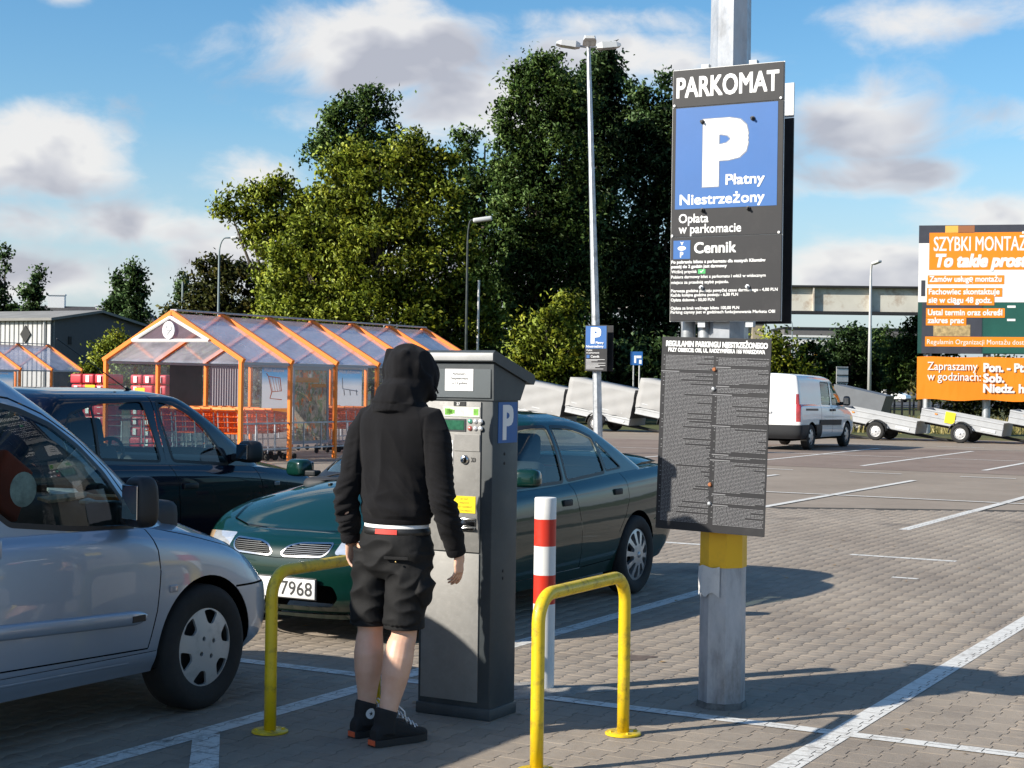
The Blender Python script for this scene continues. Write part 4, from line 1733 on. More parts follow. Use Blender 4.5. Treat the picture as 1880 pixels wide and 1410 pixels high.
def arch_poly(cx, zc, r, lo=-0.6):
    th = np.linspace(R(-20), R(200), 34)
    pts = [(cx + r * math.cos(s), zc + r * math.sin(s)) for s in th]
    return [(pts[0][0], lo)] + pts + [(pts[-1][0], lo)]


def super_egg(name, m, parent, c, s, rot=(0, 0, 0), e=0.55, taper=0.12, n=28):
    """rounded pod"""
    q = MB()
    v, f = [], []
    pw = lambda w: math.copysign(abs(w)**e, w)
    for i in range(n // 2 + 1):
        la = -PI / 2 + PI * i / (n // 2)
        for k in range(n):
            lo = 2 * PI * k / n
            x_, y_, z_ = pw(math.cos(la)) * pw(math.cos(lo)), pw(math.cos(la)) * pw(math.sin(lo)), pw(math.sin(la))
            t_ = 1 - taper * (z_ + 1) / 2
            v.append((x_ * s[0] / 2 * t_, y_ * s[1] / 2 * t_, z_ * s[2] / 2))
    for i in range(n // 2):
        for k in range(n):
            f.append((i * n + k, i * n + (k + 1) % n, (i + 1) * n + (k + 1) % n, (i + 1) * n + k))
    q.add(v, f, Matrix.Translation(Vector(c)) @ Euler(rot).to_matrix().to_4x4())
    return q.build(name, m, parent, smooth=True)


def mirror_pod(parent, x, y, z, side, m, s=(0.12, 0.22, 0.16), stalk=0.06, name='door_mirror', rot=0.0):
    mo = super_egg(name, m, parent, (x, y + side * (stalk + s[1] / 2), z), s, (0, 0, side * rot))
    q = MB()
    q.box((x + 0.01, y + side * (stalk / 2 + 0.02), z - s[2] * 0.28), (s[0] * 0.55, stalk + 0.08, s[2] * 0.34), bev=0.012)
    q.build('mirror_arm', M_TRIM, mo)
    q = MB()
    q.box((-s[0] * 0.47, 0, 0), (0.006, s[1] * 0.70, s[2] * 0.66), Matrix.Translation((x, y + side * (stalk + s[1] / 2), z)) @ Matrix.Rotation(side * rot, 4, 'Z'), bev=0.002)
    q.build('mirror_glass', mat('mirror_glass', (0.7, 0.72, 0.75), 0.02, metal=1.0), mo)
    return mo


def build_car(sp):
    t = thing(sp['name'], sp['label'], 'car' if 'cat' not in sp else sp['cat'], sp['loc'], sp['rz'], sp.get('group'))
    low = Surf(sp['rows'])
    deck = Cap(sp['rows'][-1], sp['crown'], sp['rows'][-1].w)
    g = sp['green']
    base = Row(z=0, zfun=lambda x, y: deck.zat(x, y) - 0.004, **g['base'])
    grows = [base] + [Row(**q) for q in g['rows']]
    green = Surf(grows)
    roof = Cap(grows[-1], g['crown'], grows[-1].w)
    B = CarBuild()
    hole = [tuple(p[:2]) for p in base(np.linspace(0, 3, 60))]
    hole_top = [(p[0] - (0.03 if p[0] > base.xm else -0.03), p[1] * 0.95) for p in hole]
    for side in (1, -1):
        lr, gr, dr = [], [], []
        for w in sp['wheels']:
            lr.append(('hole', 'side', arch_poly(w['x'], w['zc'], w['arch'])))
        for q in sp.get('low', []):
            if side in q.get('sides', (1, -1)):
                for item in q['items']:
                    lr.append(item)
        for q in sp.get('greenreg', []):
            if side in q.get('sides', (1, -1)):
                for item in q['items']:
                    gr.append(item)
        for q in sp.get('deckreg', []):
            dr.append(q)
        sn = 'left' if side > 0 else 'right'

        def ren(lst):
            return [(nm.replace('@', sn), pr, np.array(po, float)) for nm, pr, po in lst]
        B.skin(low, ren(lr), 'body', side, uclamp=(0.0, 3.0))
        B.skin(green, ren(gr), 'body', side, uclamp=(0.0, 3.0))
        B.skin(deck, [('hole', 'top', np.array(hole_top + [(hole_top[-1][0], 0.0), (hole_top[0][0], 0.0)]))] + ren(dr), 'body', side)
        B.skin(roof, [], 'body', side)
    paint = sp['paint']
    doors = {}
    body = B.make('body', 'body', paint, t)
    for side in ('left', 'right'):
        for d in ('front_door', 'rear_door'):
            doors[(d, side)] = B.make(f'{d}_{side}', d, paint, t)
    hood = B.make('hood', 'hood', paint, t)
    for key in list(B.reg):
        nm = key
        side = 'left' if key.endswith('_left') else 'right' if key.endswith('_right') else None
        st = key.rsplit('_', 1)[0] if side else key
        par = t
        off = 0.0
        m = sp.get('mats', {}).get(st)
        if st.startswith('glass'):
            kind = st.split(':')[1]
            par = doors.get((kind.split('/')[0], side)) or t
            m = sp.get('glass', M_CARGLASS)
            off = -0.007
            st = {'windscreen': 'windscreen', 'rear_window': 'rear_window'}.get(kind, 'window')
        elif st.startswith('seal'):
            kind = st.split(':')[1]
            par = doors.get((kind.split('/')[0], side)) or t
            m = M_SEAL
            off = 0.001
            st = 'window_seal'
        elif st == 'gap':
            m, off, st = M_GAP, -0.007, 'panel_gap'
        elif m is None:
            m = M_TRIM
        else:
            off = sp.get('offs', {}).get(st, 0.001)
        B.make(key, st, m, par, off)
    for w in sp['wheels']:
        for side in (1, -1):
            make_wheel(t, w['x'], side * w['y'], w['r'], w.get('wd', 0.18), sp['rim'], side)
            arch_liner(t, low, w['x'], w['arch'], side, w['zc'])
    # underbody
    q = MB()
    L0 = sp['rows'][0]
    q.box((L0.xm, 0, 0.27), (2 * L0.L * 0.9, L0.w * 1.25, 0.10))
    q.build('underbody', M_GAP, t)
    return t, low, green, deck, doors, hood, body


def on_side(S, x, z):
    uv = invert(S, np.array([[x, z]]), 'side')
    return S(uv[:, 0], uv[:, 1])[0]


def win(kind, poly, seal=0.02, rnd=0.03):
    p = round_poly(poly, rnd)
    return [(f'glass:{kind}_@', 'side', p), (f'seal:{kind}_@', 'side', grow(p, seal))]


# ------------------------------------------------------------------ silver van-like family car on the left
RS = [
    Row(0.66, -3.22, 0.50, 0.30, 0.800, [(-3, 0.25), (0.3, 0.23), (0.6, 0.21)]),
    Row(0.79, -3.28, 0.55, 0.30, 0.848, [(-3, 0.36), (0.3, 0.33), (0.7, 0.32)]),
    Row(0.80, -3.30, 0.56, 0.30, 0.862, [(-3, 0.56), (0.3, 0.53), (0.7, 0.50)]),
    Row(0.73, -3.29, 0.52, 0.28, 0.858, [(-3, 0.74), (0.0, 0.70), (0.3, 0.64), (0.65, 0.585)]),
    Row(0.62, -3.27, 0.46, 0.26, 0.842, [(-3, 0.90), (-0.5, 0.84), (0.0, 0.79), (0.3, 0.72), (0.6, 0.655)]),
    Row(0.52, -3.25, 0.42, 0.24, 0.800, [(-3, 0.965), (-1.3, 0.925), (-0.5, 0.905), (-0.1, 0.865), (0.2, 0.795), (0.5, 0.70)]),
]
fd_win = [(-1.375, 1.30), (-1.31, 1.10), (-1.265, 1.03), (-1.20, 0.985), (-0.85, 0.945), (-0.47, 0.918), (-0.44, 0.945), (-0.52, 1.03), (-0.62, 1.155), (-0.76, 1.275), (-0.92, 1.375), (-1.10, 1.44), (-1.26, 1.475), (-1.39, 1.485)]
rd_win = [(-2.35, 1.02), (-1.62, 0.99), (-1.60, 1.49), (-2.35, 1.52)]
door_edge = [(-0.40, 0.94), (-0.345, 0.80), (-0.335, 0.70), (-0.36, 0.52), (-0.41, 0.355)]
SILVER = car_paint('silver_blue_paint', (0.300, 0.365, 0.455), metal=0.55, rough=0.40, dust=0.10)
spec = dict(
    name='parked_car', label='silver blue high-roofed family car in the left foreground, cut by the picture edge', loc=ab(6.045, -5.87), rz=ROT_A, rows=RS, paint=SILVER,
    crown=[(-3.2, 0.02), (-0.4, 0.15), (0.0, 0.14), (0.5, 0.07)],
    green=dict(base=dict(xf=0.02, xr=-3.24, af=0.50, ar=0.22, w=0.797, nf=3.0, nr=5.0, k=0.03),
               rows=[dict(xf=-0.50, xr=-3.20, af=0.42, ar=0.22, w=0.755, z=1.30, nf=3.0, nr=5.0),
                     dict(xf=-0.98, xr=-3.16, af=0.36, ar=0.22, w=0.700, z=[(-3, 1.60), (-1.3, 1.585)], nf=3.0, nr=5.0),
                     dict(xf=-1.20, xr=-3.13, af=0.34, ar=0.22, w=0.645, z=[(-3, 1.70), (-1.3, 1.675)], nf=3.0, nr=5.0),
                     dict(xf=-1.38, xr=-3.10, af=0.30, ar=0.22, w=0.54, z=[(-3, 1.765), (-1.3, 1.735)], nf=3.0, nr=5.0)],
               crown=[(-3.2, 0.03), (-1.3, 0.035)]),
    low=[dict(items=[
        ('gap_@', 'side', stroke(door_edge, 0.007)), ('gap_@', 'side', stroke([(-0.41, 0.352), (-1.52, 0.382)], 0.007)), ('gap_@', 'side', stroke([(-1.52, 0.38), (-1.50, 0.94)], 0.007)),
        ('gap_@', 'side', stroke([(0.222, 0.575), (0.45, 0.572), (0.60, 0.568)], 0.010)),
        ('gap_@', 'side', stroke([(-0.40, 0.94), (-0.36, 0.905), (-0.10, 0.85), (0.2, 0.775), (0.36, 0.715)], 0.004)),
        ('front_door_@', 'side', [(-1.52, 0.38), (-0.41, 0.352), (-0.36, 0.52), (-0.335, 0.70), (-0.345, 0.80), (-0.40, 0.94), (-0.46, 1.0), (-1.52, 1.0)]),
        ('sill_cover_@', 'side', [(-2.35, 0.10), (-2.35, 0.36), (-0.35, 0.335), (-0.33, 0.10)]),
        ('bumper', 'side', [(0.2, 0.05), (0.222, 0.572), (0.45, 0.569), (0.9, 0.564), (0.9, 0.05)]),
    ]), dict(items=[('headlamp', 'front', round_poly([(0.46, 0.60), (0.72, 0.64), (0.74, 0.72), (0.60, 0.74), (0.44, 0.68)], 0.03)),
                    ('grille', 'front', round_poly([(-0.1, 0.59), (0.36, 0.59), (0.36, 0.65), (-0.1, 0.65)], 0.02)),
                    ('tail_lamp', 'side', [(-3.18, 0.75), (-3.26, 0.75), (-3.26, 1.2), (-3.18, 1.2)])])],
    greenreg=[dict(items=win('front_door', fd_win, 0.024, 0.02) + win('rear_door', rd_win, 0.02) + [
        ('glass:windscreen', 'front', round_poly([(-0.2, 1.06), (0.60, 1.03), (0.665, 1.06), (0.585, 1.45), (0.50, 1.60), (-0.2, 1.64)], 0.03)),
        ('seal:windscreen', 'front', round_poly([(-0.2, 0.90), (0.62, 0.98), (0.70, 1.03), (0.61, 1.46), (0.52, 1.63), (-0.2, 1.67)], 0.03)),
        ('glass:rear_window', 'rear', round_poly([(-0.2, 1.05), (0.60, 1.05), (0.55, 1.55), (-0.2, 1.55)], 0.03)),
        ('gap_@', 'side', stroke([(-1.50, 0.90), (-1.50, 1.50), (-1.38, 1.535), (-1.15, 1.505), (-0.95, 1.435), (-0.75, 1.325), (-0.57, 1.18), (-0.46, 1.04), (-0.41, 0.94)], 0.009)),
        ('front_door_@', 'side', [(-1.50, 0.8), (-1.50, 1.50), (-1.38, 1.535), (-1.15, 1.505), (-0.95, 1.435), (-0.75, 1.325), (-0.57, 1.18), (-0.46, 1.04), (-0.39, 0.92), (-0.39, 0.8)])])],
    deckreg=[],
    mats={'moulding': SILVER, 'sill_cover': SILVER, 'bumper': SILVER, 'headlamp': M_LENS, 'grille': M_TRIM, 'tail_lamp': M_TAIL},
    offs={'moulding': 0.014, 'sill_cover': 0.006, 'bumper': 0.003},
    wheels=[dict(x=0.0, y=0.765, r=0.302, zc=0.305, arch=0.345, wd=0.175), dict(x=-2.69, y=0.765, r=0.302, zc=0.305, arch=0.345, wd=0.175)],
    rim=dict(kind='cap', rim_r=0.192, mat=mat('wheel_cover_silver', (0.46, 0.46, 0.455), 0.42, metal=0.4, dirt=0.4, dscale=10, dcol=(0.16, 0.15, 0.135))),
)
ber, low, green, deck, doors, hood, body = build_car(spec)
dr = doors[('front_door', 'right')]
dl = doors[('front_door', 'left')]
for side, d in ((-1, dr), (1, dl)):
    p = on_side(low, -0.47, 0.93)
    mirror_pod(d, -0.50, side * (p[1] - 0.03), 1.035, side, M_BLK, (0.13, 0.17, 0.235), 0.025, rot=0.25)
    q = MB()
    a = on_side(low, -1.42, 0.88)
    q.box((-1.40, side * (a[1] + 0.006), 0.885), (0.19, 0.03, 0.085), bev=0.012)
    q.build('handle', SILVER, d, ang=40)
    q = MB()
    a = on_side(green, -1.31, 0.985)
    q.lathe([(0, 0.004), (0.008, 0.004), (0.0085, 0.001), (0.0145, 0.004), (0.016, 0.0)], 18, TRS((-1.30, side * (a[1] + 0.001), 0.985), (-side * PI / 2, 0, 0)))
    q.build('lock', M_CHROME, d, smooth=True)
    a = on_side(low, -0.50, 0.50)
    q = MB()
    q.box((-0.505, side * (a[1] + 0.0185), 0.503), (0.085, 0.008, 0.030), bev=0.002)
    q.build('badge', M_SEAL, d)
    a = on_side(low, -0.25, 0.615)
    soft_box('side_indicator', M_AMBER if False else mat('side_lamp', (0.35, 0.33, 0.33), 0.12, coat=1.0), ber, (-0.25, side * (a[1] + 0.002), 0.612), (0.05, 0.016, 0.034), 0.007)
# rubbing strips, proud of the doors; inside: seats, papers on the dashboard and a hanging pennant
def side_strip(name, S, side, x0, x1, zl, zh, bulge, m, parent, n=24):
    prof = [(0.0, 0.0), (0.04, 0.6), (0.18, 0.95), (0.5, 1.0), (0.82, 0.95), (0.96, 0.6), (1.0, 0.0)]
    v, f = [], []
    for i in range(n + 1):
        x = x0 + (x1 - x0) * i / n
        a_, b_ = zl(x), zh(x)
        e = min(1.0, 10.0 * min(i, n - i) / n + 0.15)
        uv = invert(S, np.array([[x, a_ + (b_ - a_) * (0.5 + (t - 0.5) * min(1, e + 0.25))] for t, _ in prof]), 'side')
        P = S(uv[:, 0], uv[:, 1])
        for p, (_, h) in zip(P, prof):
            v.append((p[0], side * (p[1] + bulge * h * e - 0.001), p[2]))
    k = len(prof)
    for i in range(n):
        for j in range(k - 1):
            f.append((i * k + j, i * k + j + 1, (i + 1) * k + j + 1, (i + 1) * k + j))
    q = MB()
    q.add(v, f)
    return q.build(name, m, parent, ang=60)


for side, d in ((-1, dr), (1, dl)):
    side_strip('moulding', low, side, -1.50, -0.43, lambda x: 0.468 - (x + 0.43) * 0.045, lambda x: 0.535 - (x + 0.43) * 0.045, 0.020, SILVER, d)
    side_strip('sill_rib', low, side, -2.30, -0.38, lambda x: 0.285 - (x + 0.4) * 0.02, lambda x: 0.305 - (x + 0.4) * 0.02, 0.008, SILVER, ber)
interior(ber, -1.15, -2.1, 0.36, 0.42, zdash=1.0, wd=0.70, xd=-0.22)
q = MB()
q.lathe([(0, 0.002), (0.075, 0.002), (0.078, 0.0)], 24, TRS((-0.93, -0.58, 1.10), (PI / 2, 0.1, 0)))
q.build('round_sticker', mat('disc_white', (0.62, 0.62, 0.58), 0.6, var=0.3, vscale=30), ber, ang=40)
soft_box('red_cloth', mat('red_cloth', (0.42, 0.05, 0.02), 0.8), ber, (-0.80, -0.35, 1.10), (0.24, 0.05, 0.26), 0.02, (0, 0.5, 0.2))
for i, (x, y, w, rz, c) in enumerate(((-0.30, -0.45, 0.20, 0.3, (0.55, 0.52, 0.45)), (-0.36, -0.28, 0.24, -0.4, (0.45, 0.28, 0.16)), (-0.22, -0.12, 0.2, 0.9, (0.6, 0.6, 0.58)), (-0.40, -0.56, 0.10, 1.2, (0.6, 0.22, 0.05)))):
    soft_box('papers', mat(f'papers_{i}', c, 0.7, var=0.35, vscale=25), ber, (x, y, 1.012 + 0.008 * i), (w, 0.14, 0.016), 0.003, (0.05, -0.08, rz))

# ------------------------------------------------------------------ green saloon nose towards us
RG = [
    Row(0.74, -3.46, 0.62, 0.45, 0.790, [(-3.4, 0.27), (-2.6, 0.21), (0.2, 0.20), (0.7, 0.17)]),
    Row(0.845, -3.55, 0.66, 0.48, 0.835, [(-3.4, 0.38), (0.2, 0.31), (0.8, 0.285)]),
    Row(0.87, -3.60, 0.68, 0.50, 0.855, [(-3.4, 0.53), (0.2, 0.49), (0.8, 0.455)]),
    Row(0.835, -3.59, 0.66, 0.50, 0.853, [(-3.4, 0.75), (-2.0, 0.69), (0.0, 0.665), (0.75, 0.585)]),
    Row(0.76, -3.54, 0.64, 0.46, 0.833, [(-3.4, 0.90), (-2.0, 0.84), (-0.8, 0.81), (0.0, 0.775), (0.4, 0.71), (0.7, 0.64)]),
    Row(0.685, -3.46, 0.60, 0.42, 0.785, [(-3.4, 0.965), (-2.3, 0.930), (-1.2, 0.878), (-0.5, 0.86), (0.0, 0.81), (0.4, 0.735), (0.65, 0.672)]),
]
gf_win = [(-0.66, 0.905), (-0.80, 1.04), (-0.96, 1.175), (-1.10, 1.262), (-1.19, 1.28), (-1.405, 1.282), (-1.42, 0.915)]
gr_win = [(-1.48, 1.282), (-1.72, 1.272), (-1.90, 1.24), (-2.06, 1.195), (-2.10, 0.955), (-1.50, 0.922)]
gq_win = [(-2.115, 1.165), (-2.30, 1.04), (-2.40, 0.975), (-2.15, 0.962)]
GREEN = car_paint('dark_green_paint', (0.0016, 0.024, 0.018), metal=0.0, rough=0.35, dust=0.010, spec=0.08)
kid_r = round_poly([(0.040, 0.552), (0.075, 0.592), (0.15, 0.612), (0.365, 0.618), (0.350, 0.572), (0.315, 0.548), (0.06, 0.541)], 0.030, 5)
spec = dict(
    name='parked_car', label='dark green saloon car facing the camera between the person and the ticket machine', loc=ab(8.62, -5.92), rz=ROT_A + PI, rows=RG, paint=GREEN,
    crown=[(-3.5, 0.05), (-2.6, 0.06), (-0.4, 0.115), (0.0, 0.105), (0.6, 0.03)],
    green=dict(base=dict(xf=-0.27, xr=-2.98, af=0.32, ar=0.30, w=0.780, nf=2.8, nr=3.0, k=0.03),
               rows=[dict(xf=-0.74, xr=-2.62, af=0.28, ar=0.26, w=0.715, z=1.12, nf=2.8, nr=3.0, k=0.04),
                     dict(xf=-1.07, xr=-2.36, af=0.26, ar=0.24, w=0.640, z=[(-2.3, 1.245), (-1.9, 1.285), (-1.3, 1.295)], nf=2.8, nr=3.0, k=0.06),
                     dict(xf=-1.20, xr=-2.24, af=0.24, ar=0.24, w=0.575, z=[(-2.2, 1.300), (-1.8, 1.340), (-1.3, 1.345)], nf=2.8, nr=3.0, k=0.08),
                     dict(xf=-1.28, xr=-2.14, af=0.22, ar=0.24, w=0.48, z=[(-2.1, 1.335), (-1.7, 1.375), (-1.3, 1.372)], nf=2.8, nr=3.0, k=0.10)],
               crown=[(-2.3, 0.02), (-1.3, 0.03)]),
    low=[dict(items=[
        ('gap_@', 'side', stroke([(-1.49, 0.915), (-1.50, 0.85), (-1.575, 0.60), (-1.60, 0.285)], 0.006)),
        ('gap_@', 'side', stroke([(-2.33, 0.965), (-2.385, 0.86), (-2.40, 0.74), (-2.33, 0.62), (-2.215, 0.50)], 0.006)),
        ('gap_@', 'side', stroke([(-0.45, 0.91), (-0.40, 0.70), (-0.42, 0.28)], 0.006)),
        ('gap_@', 'side', stroke([(-0.42, 0.28), (-1.6, 0.285), (-2.15, 0.30)], 0.006)),
        ('gap_@', 'side', stroke([(-2.86, 0.55), (-3.05, 0.60), (-3.4, 0.63), (-3.62, 0.64)], 0.008)),
        ('gap_@', 'side', stroke([(0.335, 0.52), (0.6, 0.55), (0.8, 0.56)], 0.006)),
        ('front_door_@', 'side', [(-0.45, 1.0), (-0.40, 0.70), (-0.42, 0.28), (-1.60, 0.285), (-1.575, 0.60), (-1.50, 0.85), (-1.49, 1.0)]),
        ('rear_door_@', 'side', [(-1.49, 1.0), (-1.50, 0.85), (-1.575, 0.60), (-1.60, 0.285), (-2.15, 0.30), (-2.215, 0.50), (-2.33, 0.62), (-2.40, 0.74), (-2.385, 0.86), (-2.33, 1.0)]),
    ]), dict(items=[
        ('grille', 'front', kid_r), ('grille_frame', 'front', grow(kid_r, 0.009)),
        ('indicator_@', 'front', round_poly([(0.615, 0.568), (0.72, 0.585), (0.745, 0.63), (0.64, 0.640)], 0.015)),
        ('headlamp_@', 'front', round_poly([(0.395, 0.560), (0.56, 0.560), (0.72, 0.585), (0.745, 0.63), (0.64, 0.640), (0.405, 0.645)], 0.02)),
        ('intake', 'front', round_poly([(-0.2, 0.235), (0.36, 0.240), (0.425, 0.30), (0.40, 0.375), (-0.2, 0.385)], 0.03)),
        ('gap_@', 'front', stroke([(0.0, 0.525), (0.34, 0.535), (0.39, 0.553), (0.60, 0.553)], 0.004)),
        ('tail_lamp_@', 'side', round_poly([(-3.36, 0.735), (-3.535, 0.735), (-3.52, 0.905), (-3.40, 0.905)], 0.02)),
        ('front_lip', 'front', [(-0.2, 0.05), (0.62, 0.05), (0.62, 0.205), (-0.2, 0.190)]),
    ])],
    greenreg=[dict(items=win('front_door', gf_win, 0.022, 0.03) + win('rear_door', gr_win, 0.022, 0.02) + win('rear_door/q', gq_win, 0.014, 0.012) + [
        ('glass:windscreen', 'front', round_poly([(-0.2, 0.985), (0.60, 0.965), (0.675, 0.98), (0.60, 1.17), (0.50, 1.30), (-0.2, 1.335)], 0.03)),
        ('seal:windscreen', 'front', round_poly([(-0.2, 0.90), (0.60, 0.90), (0.715, 0.93), (0.625, 1.18), (0.52, 1.325), (-0.2, 1.36)], 0.03)),
        ('glass:rear_window', 'rear', round_poly([(-0.2, 1.02), (0.60, 1.02), (0.45, 1.29), (-0.2, 1.31)], 0.03)),
        ('front_door_@', 'side', [(-0.42, 0.80), (-0.50, 0.93), (-0.78, 1.10), (-1.02, 1.27), (-1.15, 1.312), (-1.445, 1.312), (-1.455, 0.80)]),
        ('rear_door_@', 'side', [(-1.46, 0.80), (-1.45, 1.312), (-1.75, 1.30), (-2.07, 1.222), (-2.33, 1.055), (-2.45, 0.97), (-2.45, 0.80)]),
    ])],
    deckreg=[('gap_@', 'top', stroke([(-0.30, 0.73), (0.0, 0.715), (0.3, 0.66), (0.52, 0.58), (0.62, 0.40), (0.655, 0.2), (0.665, 0.0)], 0.006)),
             ('gap_@', 'top', stroke([(-0.30, 0.735), (-0.22, 0.4), (-0.19, 0.0)], 0.02)),
             ('hood', 'top', [(-0.30, 0.73), (0.0, 0.715), (0.3, 0.66), (0.52, 0.58), (0.62, 0.40), (0.655, 0.2), (0.665, 0.0), (-0.19, 0.0), (-0.22, 0.4)])],
    mats={'number_plate': M_PLATE, 'grille': M_GAP, 'grille_frame': M_CHROME, 'headlamp': M_LENS, 'indicator': mat('indicator_clear_amber', (0.62, 0.42, 0.24), 0.08, metal=0.3, coat=1.0), 'intake': M_GAP, 'tail_lamp': M_TAIL, 'front_lip': GREEN},
    offs={'number_plate': 0.012, 'grille': -0.02, 'grille_frame': 0.003, 'headlamp': 0.001, 'intake': -0.05, 'tail_lamp': 0.002, 'front_lip': 0.012},
    wheels=[dict(x=0.0, y=0.765, r=0.300, zc=0.30, arch=0.340, wd=0.185), dict(x=-2.55, y=0.765, r=0.300, zc=0.30, arch=0.340, wd=0.185)],
    rim=dict(kind='alloy', rim_r=0.205),
)
car, low, green, deck, doors, hood, body = build_car(spec)
GREENCAR = car
interior(car, -1.22, -2.05, 0.36, 0.34, zdash=0.93, wd=0.62, xd=-0.42)
for side, sn in ((1, 'left'), (-1, 'right')):
    d = doors[('front_door', sn)]
    mirror_pod(d, -0.62, side * 0.775, 0.975, side, GREEN, (0.15, 0.20, 0.125), 0.05, rot=0.3)
    for dn, x, z in (('front_door', -1.36, 0.765), ('rear_door', -2.20, 0.80)):
        a = on_side(low, x, z)
        q = MB()
        q.box((x, side * (a[1] + 0.004), z), (0.13, 0.022, 0.045), bev=0.008)
        q.build('handle', M_TRIM, doors[(dn, sn)], ang=40)
# grille bars, plate writing, wipers, washer jets, spoiler
q = MB()
for side in (1, -1):
    for i in range(6):
        z = 0.553 + i * 0.0112
        ys = [y for y in np.linspace(0.05, 0.365, 64) if inside(np.array(kid_r), np.array([[y, z]]))[0]]
        if len(ys) < 2:
            continue
        y0, y1 = min(ys), max(ys)
        L = np.linspace(y0, y1, 7)
        uv = invert(low, np.array([[y, z] for y in L]), 'front')
        P = low(uv[:, 0], uv[:, 1])
        q.tube([(p[0] + 0.001, side * p[1], p[2]) for p in P], 0.0030, 5)
gb = q.build('grille_bars', mat('grille_chrome', (0.35, 0.36, 0.36), 0.3, metal=0.8), car)
gb['kind'] = 'stuff'


uv_ = invert(low, np.array([[0.0, 0.35], [0.27, 0.35]]), 'front')
P_ = low(uv_[:, 0], uv_[:, 1])
q = MB()
q.box((P_[0][0] + 0.016, 0.05, 0.352), (0.008, 0.52, 0.116), bev=0.003)
pl_ = q.build('number_plate', M_PLATE, car, ang=40)
q = MB()
put_text(q, '7968', 0, 0, 0.082, width=0.228, bold=0.016)
q.v = [(P_[0][0] + 0.0206 - p[1], 0.062 + p[0], 0.312 + p[2]) for p in q.v]
q.build('plate_lettering', mat('print_black', (0.03, 0.03, 0.03), 0.6), pl_)
q = MB()
q.box((P_[0][0] + 0.008, 0.05, 0.352), (0.012, 0.535, 0.13), bev=0.002)
q.build('plate_holder', M_SEAL, car)
q = MB()
for (y0, y1) in ((0.55, 0.02), (0.02, -0.5)):
    L = np.linspace(y0, y1, 8)
    pts = []
    for k, y in enumerate(L):
        x = -0.24 - 0.20 * (abs(y) / 0.7)**2
        pts.append((x - 0.02, y, deck.zat(np.array([x - 0.02]), np.array([y]))[0] + 0.022 + 0.012 * math.sin(k / 7 * PI)))
    q.tube(pts, 0.007, 6)
q.build('wipers', M_SEAL, car)['kind'] = 'stuff'
for y in (0.25, -0.25):
    soft_box('washer_jet', M_SEAL, car, (-0.05, y, deck.zat(np.array([-0.05]), np.array([y]))[0] + 0.004), (0.03, 0.022, 0.012), 0.004)
pts = []
v, f = [], []
ys = np.linspace(-0.66, 0.66, 25)
prof = [(-3.06, 0.005), (-3.16, 0.034), (-3.30, 0.040), (-3.42, 0.052), (-3.43, 0.040), (-3.30, 0.008)]
for y in ys:
    tt = abs(y) / 0.66
    for (x, h) in prof:
        zz = deck.zat(np.array([max(-3.40, x + 0.10 * tt * tt)]), np.array([y]))[0]
        v.append((x + 0.14 * tt * tt, y, zz + h * (1 - 0.55 * tt**4)))
k = len(prof)
for i in range(len(ys) - 1):
    for j in range(k):
        f.append((i * k + j, i * k + (j + 1) % k, (i + 1) * k + (j + 1) % k, (i + 1) * k + j))
f += [tuple(range(k)), tuple(reversed(range(len(v) - k, len(v))))]
q = MB()
q.add(v, f)
q.build('boot_spoiler', GREEN, car, ang=40)
soft_box('windscreen_sticker', mat('permit_sticker', (0.55, 0.65, 0.68), 0.5), car, (-0.475, -0.40, 1.0), (0.004, 0.11, 0.055), 0.001, (0, 0.75, 0.2))

# ------------------------------------------------------------------ dark blue saloon behind the silver one
RN = [
    Row(0.68, -3.36, 0.52, 0.40, 0.80, [(-3.3, 0.30), (0.6, 0.22)]),
    Row(0.78, -3.42, 0.56, 0.42, 0.85, [(-3.3, 0.42), (0.6, 0.34)]),
    Row(0.80, -3.45, 0.58, 0.42, 0.868, [(-3.3, 0.60), (0.6, 0.50)]),
    Row(0.76, -3.44, 0.56, 0.42, 0.865, [(-3.3, 0.82), (-0.3, 0.76), (0.7, 0.62)]),
    Row(0.66, -3.40, 0.52, 0.40, 0.85, [(-3.3, 0.99), (-1.5, 0.92), (-0.4, 0.87), (0.2, 0.80), (0.6, 0.70)]),
    Row(0.58, -3.33, 0.48, 0.36, 0.808, [(-3.3, 1.045), (-1.5, 0.985), (-0.5, 0.935), (0.0, 0.88), (0.5, 0.755)]),
]
nf_win = [(-0.80, 0.975), (-0.90, 1.09), (-1.03, 1.235), (-1.18, 1.345), (-1.32, 1.405), (-1.455, 1.43), (-1.46, 1.28), (-1.40, 1.02)]
nr_win = [(-1.55, 1.02), (-1.60, 1.25), (-1.625, 1.43), (-2.05, 1.415), (-2.115, 1.40), (-2.13, 1.055)]
nq_win = [(-2.155, 1.06), (-2.14, 1.395), (-2.33, 1.345), (-2.45, 1.20), (-2.42, 1.08)]
NAVY = car_paint('navy_paint', (0.0022, 0.0026, 0.012), metal=0.0, rough=0.35, dust=0.006, spec=0.08)
